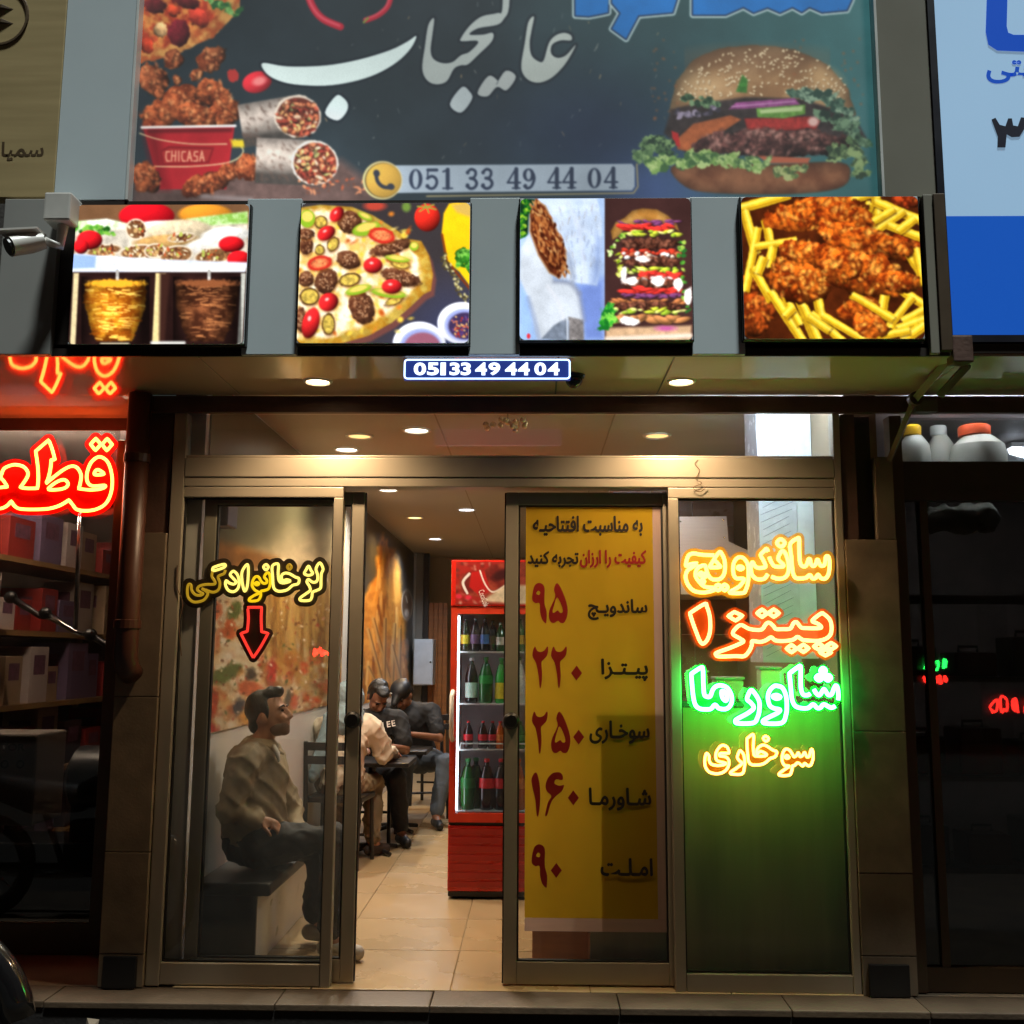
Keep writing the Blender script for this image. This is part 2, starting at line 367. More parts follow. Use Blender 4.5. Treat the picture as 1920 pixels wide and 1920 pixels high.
# ================================================================== the setting
M_STONE = mat('beige stone', (122, 106, 86), 0.55, var=0.28, scale=7, bump=0.08, bscale=90)
M_STONE2 = mat('worn beige stone', (112, 97, 79), 0.6, var=0.32, scale=4, bump=0.08, bscale=60)
M_TILE = mat('beige marble tile', (172, 148, 110), 0.28, var=0.05, scale=2.5, bump=0.03)
M_TILE2 = mat('cream marble tile', (169, 145, 108), 0.32, var=0.05, scale=3.5, bump=0.03)
M_GROUT = mat('grout', (150, 129, 97), 0.9)
M_ALU = mat('champagne aluminium', (168, 158, 140), 0.42, metal=0.35, var=0.10, scale=3, rvar=0.08)
M_ALUD = mat('bronze aluminium', (84, 70, 54), 0.45, metal=0.3, var=0.1)
M_RUB = mat('black rubber', (14, 13, 12), 0.6)
M_STEEL = mat('painted brown steel', (86, 62, 52), 0.55, metal=0.1, var=0.25, scale=9, bump=0.15)
M_SOFF = mat('glossy beige soffit panel', (198, 168, 146), 0.05, var=0.08, scale=1.2, coat=0.2, rvar=0.015)
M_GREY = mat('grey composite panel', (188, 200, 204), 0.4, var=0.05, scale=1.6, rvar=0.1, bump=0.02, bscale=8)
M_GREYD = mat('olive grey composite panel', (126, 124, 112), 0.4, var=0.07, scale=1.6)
M_DARKP = mat('dark brown panel', (46, 40, 36), 0.4, var=0.2, scale=3)
M_CEIL = mat('ceiling paint', (176, 164, 146), 0.5, var=0.04, scale=1.5)
M_WALLW = mat('white wall paint', (206, 200, 194), 0.4, var=0.05, scale=2)
M_WALLB = mat('warm grey wall paint', (150, 132, 106), 0.6, var=0.08, scale=2)
M_CONC = mat('dark render wall', (60, 56, 52), 0.85, var=0.2, scale=2, bump=0.3)
M_ASPH = mat('asphalt', (34, 33, 32), 0.9, spec=0.1, var=0.3, scale=30, bump=0.4, bscale=200)
M_PAVE = mat('dirty pavement', (46, 41, 36), 0.9, spec=0.1, var=0.25, scale=8, bump=0.3)
M_BLACK = mat('black plastic', (16, 16, 17), 0.4, var=0.2)
mat('chrome', (190, 190, 190), 0.15, metal=1.0)
G_PANE = glass('shop window glass', (244, 246, 245), dirt=0.010)
G_DARK = glass('neighbour window glass', (205, 206, 204), dirt=0.012)

struct(box('street', (-60, -40, -0.25), (60, -1.6, -0.19), M_ASPH))
struct(box('pavement', (-60, -1.6, -0.30), (60, -0.30, -0.17), M_PAVE))
struct(box('plinth', (-12, -0.196, -0.30), (12, 0.0, -0.034), mat('dark step riser', (24, 20, 18), 0.8, var=0.3, bump=0.3)))
# shop floor: a bed with tiles on it
fl = struct(box('floor', (-1.62, 0.0, -0.05), (1.50, 9.4, -0.006), M_GROUT))
tile_me = MB().box((0.003, 0.003, -0.005), (0.597, 0.597, 0.0), 0.002).build('tile', None)
tm = tile_me.data; tm2 = tm.copy(); tm.materials.append(M_TILE); tm2.materials.append(M_TILE2); bpy.data.objects.remove(tile_me)
for i in range(5):
    for j in range(16):
        o = bpy.data.objects.new('tile', tm if (i*7+j*3+i*j) % 3 else tm2); COL.objects.link(o); o.parent = fl
        o.location = (-1.55+i*0.6, 0.0+j*0.6-0.02, 0.0)
# stone threshold slabs in front of the shopfront
th = thing('threshold', 'worn beige stone threshold slabs along the foot of the glass shopfront', 'threshold', (-0.1, -0.1, 0))
M_SLAB = mat('worn step stone', (76, 62, 47), .5, var=.2, scale=5, bump=.2); M_SLAB2 = mat('stained step stone', (66, 53, 40), .55, var=.25, scale=4, bump=.2)
xs = [-6.0, -4.6, -3.2, -2.02, -1.06, -0.42, 0.36, 1.06, 1.62, 2.9, 4.2, 6.0]
for a, b in zip(xs[:-1], xs[1:]):
    dz = random.uniform(-0.003, 0.001)
    MB().box((a+0.002, -0.206+random.uniform(-0.004, 0.004), -0.033), (b-0.002, -0.001, -0.003+dz), 0.005).build('stone_slab', random.choice([M_SLAB, M_SLAB2]), th)
# room shell
Z_CEIL = 2.75
struct(box('wall_left', (-1.70, 0.075, 0), (-1.55, 9.5, 2.95), M_WALLW))
struct(box('wall_right', (1.45, 0.075, 0), (1.60, 9.5, 2.95), M_WALLB))
struct(box('wall_back', (-1.55, 9.3, 0), (1.45, 9.45, 2.95), M_WALLB))
ceil = struct(box('ceiling', (-1.55, 0.06, Z_CEIL), (1.45, 9.3, Z_CEIL+0.1), M_CEIL))
for x in (-0.55, 0.45):
    box('ceiling_joint', (x-0.004, 0.07, Z_CEIL-0.003), (x+0.004, 9.29, Z_CEIL-0.0005), M_WALLB, ceil)
struct(box('wall_upper', (-9, 0.0, 2.665), (9, 0.06, 7.5), M_CONC))
# --------------------------------------------------------------- shopfront of aluminium and glass
XL, XR = -1.672, 1.405
sf = thing('shopfront_frame', 'champagne aluminium shopfront frame with fixed glass panels and long transom pane', 'shopfront', (-0.13, 0, 0))
def bar(name, x0, x1, z0, z1, y0, y1, parent, m=M_ALU, bev=0.004): return box(name, (x0, y0, z0), (x1, y1, z1), m, parent, bev)
bar('jamb', XL, -1.612, 0.0, 2.535, -0.01, 0.06, sf); bar('jamb', 1.372, XR, 0.0, 2.535, -0.01, 0.06, sf)
bar('head_rail', -1.612, 1.372, 2.232, 2.322, -0.012, 0.10, sf); bar('track_cover', -1.612, 1.372, 2.188, 2.230, -0.006, 0.10, sf)
bar('transom_bead', -1.612, 1.372, 2.324, 2.336, 0.0, 0.03, sf)
bar('fixed_panel_top_rail', -1.612, -0.872, 2.138, 2.186, -0.004, 0.04, sf); bar('fixed_panel_top_rail', 0.615, 1.372, 2.138, 2.186, -0.004, 0.04, sf)
bar('bottom_rail', -1.612, -0.918, 0.004, 0.094, -0.004, 0.04, sf); bar('bottom_rail', 0.663, 1.372, 0.0, 0.074, -0.004, 0.04, sf)
bar('stile', -0.916, -0.872, 0.0, 2.136, -0.006, 0.042, sf); bar('stile', 0.615, 0.661, 0.0, 2.136, -0.006, 0.042, sf)
for x0, x1, z0 in ((-1.612, -0.916, 0.096), (0.661, 1.372, 0.076)):
    fr = MB()
    for a, b in (((x0, .012, z0), (x0+.007, .03, 2.137)), ((x1-.007, .012, z0), (x1, .03, 2.137)), ((x0+.007, .012, z0), (x1-.007, .03, z0+.007)), ((x0+.007, .012, 2.130), (x1-.007, .03, 2.137))): fr.box(a, b)
    fr.build('gasket', M_RUB, sf)
box('pane', (-1.606, 0.018, 0.10), (-0.922, 0.024, 2.131), G_PANE, sf)
box('pane', (0.667, 0.018, 0.082), (1.366, 0.024, 2.131), G_PANE, sf)
tp = box('transom_pane', (-1.610, 0.014, 2.337), (1.370, 0.020, 2.53), G_PANE, sf)
def sliding_door(x0, x1, label, knob):
    d = thing('sliding_door', label, 'door', ((x0+x1)/2, 0.07, 0), 'sliding shop doors'); w = 0.058
    bar('stile', x0, x0+w, 0.006, 2.172, 0.052, 0.088, d); bar('stile', x1-w, x1, 0.006, 2.172, 0.052, 0.088, d)
    bar('top_rail', x0+w, x1-w, 2.112, 2.172, 0.053, 0.087, d); bar('bottom_rail', x0+w, x1-w, 0.006, 0.10, 0.053, 0.087, d)
    g = MB()
    for a, b in (((x0+w, .058, .10), (x0+w+.008, .082, 2.112)), ((x1-w-.008, .058, .10), (x1-w, .082, 2.112)), ((x0+w+.008, .058, .10), (x1-w-.008, .082, .107)), ((x0+w+.008, .058, 2.105), (x1-w-.008, .082, 2.112))): g.box(a, b)
    g.build('gasket', M_RUB, d)
    box('pane', (x0+w+.002, 0.068, 0.102), (x1-w-.002, 0.073, 2.110), G_PANE, d)
    box('brush_strip', (x0-0.006 if knob > 0.5 else x1+0.0005, 0.06, 0.008), (x0-0.0005 if knob > 0.5 else x1+0.006, 0.08, 2.17), M_RUB, d)
    kx = x0+0.03 if knob > 0.5 else x1-0.03; kz = ZY(663, 1350, 0.03)
    k = MB().lathe([(0.0, -0.030), (0.026, -0.030), (0.036, -0.022), (0.038, -0.010), (0.038, 0.0)], (kx, 0.052, kz), 28, 1).build('knob', M_BLACK, d, smooth='auto')
    return d
sliding_door(-1.53, -0.782, 'sliding glass door pushed open behind the pane with the family lounge sign', 0)
sliding_door(-0.126, 0.655, 'sliding glass door carrying the yellow price poster', 1)
# --------------------------------------------------------------- beam, soffit, fascia
struct(box('beam', (-1.874, -0.034, 2.532), (4.2, -0.001, 2.608), M_STEEL))
struct(box('beam', (-6, 0.432, 2.55), (-1.874, 0.4545, 2.6118), M_STEEL))
ZS = 2.612
so = struct(box('soffit', (-6, -0.655, ZS+0.012), (6, 0.0, ZS+0.05), M_DARKP))
sx = [-6, -4.4, -2.9, -1.36, 0.10-0.0, 0.565, 1.74, 3.2, 6]
box('soffit_panel', (-5.99, -0.033, ZS+.0002), (-1.876, 0.4615, ZS+0.0115), M_SOFF, so, 0.002)
for a, b in zip(sx[:-1], sx[1:]): box('soffit_panel', (a+0.003, -0.652, ZS), (b-0.003, -0.036, ZS+0.0115), M_SOFF, so, 0.002)
TOPZ = 3.275
fa = thing('fascia_box', 'projecting fascia box with grey composite strips between the lit food pictures', 'fascia', (-0.15, -0.4, ZS))
box('backing', (-1.99, -0.655, ZS+0.004), (1.655, -0.03, TOPZ), M_DARKP, fa)
def strip(px0, px1, m, dy=0.0): return box('strip', (XY(px0, 520, -0.685), -0.685-dy, ZS-0.002), (XY(px1, 520, -0.685), -0.656, TOPZ-0.005), m, fa, 0.003)
strip(458, 561, M_GREY); strip(880, 975, M_GREY); strip(1296, 1394, M_GREY); strip(0, 104, mat('darker grey composite panel', (142, 142, 138), .45, var=.08, scale=1.6), 0.006)  # leftmost strip in a darker grey than the others
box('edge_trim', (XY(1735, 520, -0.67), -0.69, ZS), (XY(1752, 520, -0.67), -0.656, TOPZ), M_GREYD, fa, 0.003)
box('edge_trim', (XY(1753, 520, -0.67), -0.70, ZS+0.01), (XY(1774, 520, -0.67), -0.656, TOPZ), M_ALUD, fa, 0.003)
box('lower_lip', (-1.99, -0.668, ZS-0.003), (1.655, -0.656, ZS+0.03), M_DARKP, fa)
# shop name board above
bx0, bx1 = -1.680, 1.418
nb = thing('name_board', 'tall backlit name board with white calligraphy, burger, wraps and fried chicken bucket', 'signboard', (-0.13, -0.5, TOPZ))
box('cabinet', (-2.0, -0.60, TOPZ+0.002), (1.70, -0.02, 4.75), M_DARKP, nb)
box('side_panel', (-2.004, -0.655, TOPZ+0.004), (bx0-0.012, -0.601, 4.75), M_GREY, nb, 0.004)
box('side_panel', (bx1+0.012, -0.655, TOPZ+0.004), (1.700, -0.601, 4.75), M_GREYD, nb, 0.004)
box('frame_strip', (bx0-0.0115, -0.662, TOPZ+0.004), (bx0, -0.601, 4.75), mat('white aluminium trim', (205, 208, 205), 0.4), nb, 0.002)
box('frame_strip', (bx1, -0.662, TOPZ+0.004), (bx1+0.0115, -0.601, 4.75), MATS['white aluminium trim'], nb, 0.002)
# pillars
def pillar(name, x0, x1, y0, cuts, top, label):
    p = thing(name, label, 'pillar', ((x0+x1)/2, y0+0.1, 0))
    zs = [-0.003]+cuts+[top]
    for a, b in zip(zs[:-1], zs[1:]): MB().box((x0, y0+random.uniform(0, .003), a+0.0015), (x1, 0.45 if x0 < 0 else 0.14, b-0.0015), 0.003).build('stone_panel', random.choice([M_STONE, M_STONE2]), p)
    return p
pl = pillar('stone_pillar', -1.872, -1.676, -0.03, [0.135, 0.56, 1.23], 1.97, 'beige stone clad pillar with brown drainpipe beside the motor parts shop')
pr = pillar('stone_pillar', 1.408, 1.640, -0.02, [0.16, 0.50, 1.10], 1.95, 'beige stone clad pillar lit green by the neon beside the dark shop')
box('base_block', (-1.845, -0.052, 0.0), (-1.70, -0.031, 0.13), M_BLACK, pl, 0.004)
box('base_block', (1.43, -0.042, 0.0), (1.60, -0.021, 0.13), M_BLACK, pr, 0.004)
box('steel_post', (-1.80, 0.0, 1.972), (-1.68, 0.10, 2.61), M_STEEL, pl); box('steel_post', (-1.872, 0.0, 1.972), (-1.825, 0.10, 2.61), M_STEEL, pl)
box('recess_back', (-1.824, 0.06, 1.972), (-1.801, 0.12, 2.61), M_DARKP, pl)
box('steel_post', (1.41, 0.0, 1.952), (1.475, 0.08, 2.53), M_STEEL, pr); box('steel_post', (1.56, -0.01, 1.952), (1.638, 0.08, 2.33), M_STONE2, pr)
box('recess_back', (1.475, 0.05, 1.952), (1.56, 0.10, 2.53), M_DARKP, pr)
# ================================================================== printed pictures
def crispy(P, cx, cy, rx, ry, rot=0, base=(190, 95, 35), dark=(105, 42, 14), light=(235, 150, 70), n=None, seed=1, bs=1.0):
    """fried crust: a lumpy mass of bright and dark crumbs"""
    P.ell(cx, cy, rx, ry, base, rot, soft=1.2, rough=min(rx, ry)*0.35, rs=max(6, min(rx, ry)*.7), col2=dark, ts=max(5, min(rx, ry)*.5), seed=seed, shade=0.5)
    rr = random.Random(seed*31+int(cx)); n = n or int(rx*ry/26)
    for _ in range(n):
        a = rr.uniform(0, 6.28); q = math.sqrt(rr.random())*0.92; u, v = q*rx*math.cos(a), q*ry*math.sin(a); c, s_ = math.cos(R(rot)), math.sin(R(rot))
        x, y = cx+u*c-v*s_, cy+u*s_+v*c; w = rr.uniform(2.4, 6.5)*bs; t = rr.random()-0.25*(v/ry)
        col = light if t > 0.62 else dark if t < 0.22 else base
        P.ell(x, y, w*rr.uniform(.8, 1.6), w*.75, col, rr.uniform(0, 180), soft=2.0, alpha=0.5, rough=1.5, rs=3, shade=0.6, tex=.3, ts=3)
def fry(P, x0, y0, x1, y1, w=11, c=(236, 196, 40)):
    dx, dy = x1-x0, y1-y0; l = math.hypot(dx, dy); nx, ny = -dy/l, dx/l
    q = [(x0+nx*w/2, y0+ny*w/2), (x1+nx*w/2, y1+ny*w/2), (x1-nx*w/2, y1-ny*w/2), (x0-nx*w/2, y0-ny*w/2)]
    P.poly([(a+1.5, b+2.5) for a, b in q], (60, 26, 6), soft=2.5, alpha=.8)
    P.poly(q, c, soft=1.0, rough=1.2, rs=12, tex=.18, ts=9)
    s = 1 if ny > 0 else -1
    P.line([(x0+s*nx*w*.32, y0+s*ny*w*.32), (x1+s*nx*w*.32, y1+s*ny*w*.32)], w*.28, (178, 128, 16), soft=1.6, alpha=.75)
    P.line([(x0-s*nx*w*.18, y0-s*ny*w*.18), (x1-s*nx*w*.18, y1-s*ny*w*.18)], w*.25, (255, 236, 110), soft=1.6, alpha=.7)
def leafy(P, pts, w, base=(90, 150, 45), light=(170, 205, 90), dark=(40, 84, 30), seed=3, n=26):
    rr = random.Random(seed)
    for k in range(n):
        t = k/(n-1)*(len(pts)-1); i = min(int(t), len(pts)-2); f = t-i
        x = pts[i][0]*(1-f)+pts[i+1][0]*f+rr.uniform(-w*.3, w*.3); y = pts[i][1]*(1-f)+pts[i+1][1]*f+rr.uniform(-w*.4, w*.4)
        P.ell(x, y, w*rr.uniform(.35, .7), w*rr.uniform(.22, .42), rr.choice([base, base, light, dark]), rr.uniform(-60, 60), soft=1.0, rough=w*.16, rs=5, col2=rr.choice([dark, light]), ts=6, seed=k)
def seeds(P, x0, y0, x1, y1, n, test, col=(232, 214, 176), seed=4, s=2.6):
    rr = random.Random(seed)
    for _ in range(n):
        x, y = rr.uniform(x0, x1), rr.uniform(y0, y1)
        if test(x, y):
            a = rr.uniform(0, 180); P.ell(x+.8, y+1.2, s*1.1, s*.7, (96, 66, 40), a, soft=.9, alpha=.6); P.ell(x, y, s*rr.uniform(.8, 1.2), s*.6, col, a, soft=.7)

# ---- name board
P = Paint(240, -240, 1650, 400, 1.25, (38, 48, 54))
X, Y = P.X, P.Y
t = np.clip((X-900)/650, 0, 1)[..., None]; P.img = P.img*(1-t)+np.array((58, 104, 106))/255*t
t = np.exp(-((X-1120)/190)**2-((Y-250)/120)**2)[..., None]*0.75; P.img = P.img*(1-t)+np.array((34, 44, 70))/255*t
t = np.exp(-((X-1230)/120)**2-((Y-360)/70)**2)[..., None]*0.5; P.img = P.img*(1-t)+np.array((70, 84, 150))/255*t
P.img *= (0.9+0.22*fbm(X, Y, 90, 4))[..., None]
P.poly([(250, 345), (420, 318), (640, 300), (700, 345), (700, 400), (240, 400)], (84, 66, 62), soft=10, tex=.3, ts=20)
rr = random.Random(5)
for _ in range(70):                                              # sparks
    x, y = rr.uniform(470, 1250), rr.uniform(0, 310); l = rr.uniform(2, 9); a = rr.uniform(1.0, 2.4)
    P.line([(x, y), (x+l*math.cos(a), y+l*math.sin(a))], rr.uniform(.8, 2.0), rr.choice([(200, 160, 110), (150, 150, 140), (110, 118, 120)]), alpha=rr.uniform(.25, .8), soft=.9)
for pts, w in ((((572, -30), (585, 10), (605, 35), (638, 50)), 14), (((735, -20), (728, 10), (710, 28), (686, 38)), 10)):   # chillies
    sp = smooth_path(pts, False, 8); P.line(sp, w, (176, 34, 52), soft=1.5); P.line([(a-2, b-2) for a, b in sp], w*.3, (226, 96, 110), soft=2, alpha=.8)
P.line([(690, 34), (682, 42)], 4, (120, 140, 60))
# pizza slice in the corner
P.poly([(250, -60), (455, -60), (448, 20), (400, 70), (335, 100), (280, 116), (250, 120)], (206, 150, 82), soft=1.5, rough=4, rs=14, col2=(170, 84, 44), ts=16, tex=.2)
P.poly([(250, -60), (440, -60), (425, 15), (380, 52), (320, 84), (250, 104)], (164, 56, 34), soft=3, rough=6, rs=12, col2=(208, 130, 66), ts=12, tex=.3)
for x, y, rx, ry, c in ((290, 10, 22, 15, (92, 30, 34)), (335, 62, 20, 26, (104, 26, 36)), (372, 32, 22, 16, (196, 62, 44)), (300, 55, 14, 12, (222, 176, 120)), (350, 5, 26, 12, (88, 28, 30)), (275, 85, 16, 12, (186, 60, 34)), (325, 20, 12, 10, (200, 70, 40))):
    P.ell(x, y, rx, ry, c, rr.uniform(0, 90), soft=1.4, rough=4, rs=8, shade=.5, tex=.3, ts=6)
leafy(P, [(365, -20), (410, 10), (445, 22)], 18, (84, 140, 66), (140, 190, 110), (40, 90, 50), 8, 16)
# drumsticks, bucket, chicken
for a in (((288, 148, 26, 30), (300, 175, 10, 12)), ((395, 112, 30, 22), (368, 140, 14, 10)), ((325, 112, 20, 18), (332, 150, 8, 10))):
    for k, (x, y, rx, ry) in enumerate(a): crispy(P, x, y, rx, ry, -35, (172, 96, 58), (98, 44, 24), (212, 142, 92), seed=int(x))
for x, y, rx, ry in ((300, 215, 34, 26), (345, 190, 40, 30), (400, 175, 34, 26), (420, 212, 34, 26), (365, 218, 38, 24), (290, 236, 26, 14)): crispy(P, x, y, rx, ry, rr.uniform(-30, 30), (176, 92, 52), (98, 42, 22), (214, 138, 88), seed=int(x+y))
P.poly([(268, 238), (440, 236), (424, 355), (300, 355)], (156, 30, 38), soft=1.2, tex=.12, ts=40)
P.poly([(268, 238), (300, 236), (318, 355), (292, 355)], (112, 18, 26), soft=9, alpha=.7); P.line([(266, 239), (441, 236)], 5, (226, 222, 216)); P.line([(280, 246), (432, 244)], 7, (70, 14, 20), soft=3, alpha=.7)
P.poly([(300, 282), (316, 274), (402, 276), (392, 306), (304, 310)], (120, 20, 28), soft=1.0); P.poly([(304, 285), (318, 278), (397, 280), (389, 302), (308, 306)], (150, 40, 40), soft=1)
cx0 = 310
for ch in 'CHICASA':                                             # bucket print
    g = {'C': [[(8, 2), (2, 2), (1, 10), (3, 16), (8, 16)]], 'H': [[(1, 1), (0, 16)], [(8, 1), (7, 16)], [(1, 8), (8, 8)]], 'I': [[(2, 1), (2, 16)]], 'A': [[(0, 16), (4, 1), (8, 16)], [(2, 11), (7, 11)]], 'S': [[(8, 2), (2, 2), (1, 8), (7, 9), (7, 16), (0, 16)]]}[ch]
    for ln in g: P.line([(cx0+a, 282+b*1.25) for a, b in ln], 2.6, (216, 150, 120), soft=.6)
    cx0 += 6.5 if ch == 'I' else 11.6
for pts in (((262, 250), (300, 262), (360, 270), (425, 270)), ((440, 262), (456, 284), (430, 304), (360, 312), (290, 312))): P.line(smooth_path(pts, False, 8), 2.2, (222, 206, 150), soft=1, alpha=.9)
P.poly([(432, 262), (470, 262), (458, 276), (436, 276)], (200, 176, 40), soft=3)
for x, y, rx, ry in ((272, 335, 26, 30), (385, 345, 46, 20), (432, 322, 24, 16), (470, 315, 26, 26)): crispy(P, x, y, rx, ry, -15, (160, 84, 48), (86, 36, 20), (200, 124, 80), seed=int(x))
# tomato pieces and wraps
P.ell(482, 154, 28, 20, (206, 44, 56), -15, shade=.35, soft=1); P.ell(486, 152, 13, 8, (236, 130, 128), -15, soft=3); P.ell(437, 142, 11, 13, (170, 52, 48), rough=3, soft=1)
def wrap(x0, y0, x1, y1, rx, ry):
    dx, dy = x1-x0, y1-y0; l = math.hypot(dx, dy); nx, ny = -dy/l*ry, dx/l*ry
    for k in range(24):                                          # rolled flatbread, rounded from pale top to brown underside
        v0, v1 = -1+k/12, -1+(k+1.4)/12; g = max(.30, 1-abs(v0+.35)**1.6*.75); q = [(x0+nx*v0, y0+ny*v0), (x1+nx*v0, y1+ny*v0), (x1+nx*v1, y1+ny*v1), (x0+nx*v1, y0+ny*v1)]
        P.poly(q, (int(196*g), int(182*g), int(170*g)), soft=1.5, tex=.18, ts=10)
    for _ in range(46): u = rr.random(); v = rr.uniform(-.9, .85); P.ell(x0+dx*u+nx*v, y0+dy*u+ny*v, rr.uniform(2, 5), rr.uniform(1.2, 2.4), (84, 66, 58), rr.uniform(20, 80), soft=2, alpha=.65)
    P.ell(x1, y1, rx, ry, (222, 208, 190), 8, soft=1.2, rough=2, rs=10); P.ell(x1+1, y1+1, rx-4, ry-4, (100, 46, 34), 8, soft=1.6)
    for _ in range(95):
        a = rr.uniform(0, 6.28); q = math.sqrt(rr.random()); P.ell(x1+2+q*(rx-7)*math.cos(a), y1+2+q*(ry-6)*math.sin(a), rr.uniform(3, 9), rr.uniform(2.5, 5.5), rr.choice([(196, 120, 84), (172, 82, 60), (208, 150, 96), (140, 58, 44), (150, 148, 92), (214, 166, 136), (120, 44, 36), (186, 104, 70)]), rr.uniform(0, 180), soft=1.6, rough=2, rs=4, tex=.35, ts=4, shade=.6)
wrap(452, 236, 558, 218, 44, 40); wrap(480, 300, 590, 305, 44, 42)
for _ in range(40): P.ell(rr.uniform(560, 690), rr.uniform(335, 362), rr.uniform(2, 6), rr.uniform(1.5, 3), rr.choice([(150, 74, 50), (190, 120, 84), (90, 60, 50)]), rr.uniform(0, 180), soft=1, alpha=.85)
P.line([(380, 368), (470, 374)], 8, (130, 122, 122), soft=4, alpha=.7)
# burger
by = 0
P.poly([(1255, 205), (1268, 150), (1300, 112), (1350, 90), (1420, 84), (1490, 92), (1550, 120), (1590, 165), (1605, 215), (1570, 232), (1260, 225)], (150, 112, 76), soft=1.5, rough=2, rs=14, col2=(196, 160, 116), ts=50, tex=.12, shade=.45)
for _ in range(60): P.line([(rr.choice([1240, 1500, 1590])+rr.uniform(-20, 30), rr.uniform(70, 230))]*2, rr.uniform(2, 6), (150, 88, 54), alpha=.5, soft=2)
P.ell(1420, 110, 120, 22, (126, 92, 66), soft=14, alpha=.5); P.ell(1330, 165, 45, 26, (206, 172, 126), -20, soft=14, alpha=.7); P.ell(1545, 150, 34, 22, (200, 164, 116), 25, soft=12, alpha=.6)
seeds(P, 1270, 92, 1600, 190, 330, lambda x, y: ((x-1430)/160)**2+((y-185)/96)**2 < 1 and y < 178+((x-1430)/160)**2*10)
P.poly([(1258, 205), (1300, 195), (1400, 182), (1500, 185), (1600, 215), (1625, 260), (1600, 290), (1290, 290), (1245, 250)], (52, 44, 44), soft=3, tex=.4, ts=14)
leafy(P, [(1285, 185), (1320, 190), (1345, 200)], 16, (70, 100, 70), (120, 150, 110), (36, 60, 44), 3, 14); P.poly([(1380, 172), (1392, 140), (1402, 150), (1400, 174)], (60, 120, 50), soft=1.5, tex=.3)
leafy(P, [(1490, 172), (1545, 182), (1575, 200), (1610, 235)], 22, (84, 116, 96), (140, 166, 140), (44, 70, 60), 13, 26); leafy(P, [(1540, 210), (1580, 235), (1615, 262)], 22, (64, 92, 70), (110, 140, 110), (34, 52, 44), 14, 22)
P.poly([(1366, 205), (1380, 192), (1490, 184), (1500, 196), (1440, 202)], (140, 74, 128), soft=1.5, tex=.3, ts=8); P.line([(1372, 200), (1490, 190)], 2.5, (190, 140, 180), alpha=.8)
leafy(P, [(1265, 215), (1300, 212), (1345, 206)], 14, (90, 84, 100), (150, 140, 160), (54, 50, 60), 15, 14)
P.poly([(1395, 222), (1520, 218), (1538, 226), (1530, 244), (1402, 246)], (176, 54, 50), soft=1.5, shade=.3, tex=.2); P.ell(1525, 228, 10, 9, (220, 180, 170), soft=3)
P.poly([(1418, 203), (1510, 196), (1510, 214), (1470, 222), (1420, 220)], (96, 140, 64), soft=1.2, tex=.25, ts=7); P.poly([(1424, 206), (1506, 199), (1504, 208), (1426, 213)], (176, 200, 140), soft=1.5)
P.poly([(1268, 262), (1300, 232), (1370, 216), (1390, 224), (1360, 244), (1310, 262), (1292, 284), (1270, 280)], (190, 104, 60), soft=1.5, tex=.2, ts=10, shade=.2); P.poly([(1259, 245), (1272, 250), (1275, 276), (1262, 270)], (170, 40, 40), soft=1)
crispy(P, 1450, 268, 140, 27, 0, (112, 72, 66), (58, 34, 34), (160, 118, 108), seed=9, bs=1.3)
P.poly(smooth_path([(1258, 314), (1320, 306), (1450, 308), (1575, 304), (1594, 330), (1570, 354), (1480, 364), (1340, 362), (1285, 350)], True, 4), (122, 74, 50), soft=2, col2=(156, 104, 72), ts=40, shade=.4, tex=.15)
P.poly([(1420, 292), (1520, 296), (1515, 306), (1440, 306)], (176, 96, 70), soft=2)
leafy(P, [(1200, 290), (1235, 268), (1250, 290)], 26, (70, 100, 66), (120, 150, 100), (36, 56, 44), 21, 24)
leafy(P, [(1210, 312), (1290, 298), (1350, 302), (1430, 312)], 24, (120, 156, 84), (172, 196, 128), (62, 96, 58), 22, 46); leafy(P, [(1560, 290), (1600, 275), (1620, 320)], 24, (90, 116, 76), (140, 164, 110), (48, 66, 50), 23, 22)
leafy(P, [(1455, 318), (1480, 328), (1510, 310)], 18, (120, 140, 80), (170, 180, 120), (70, 90, 60), 24, 12)
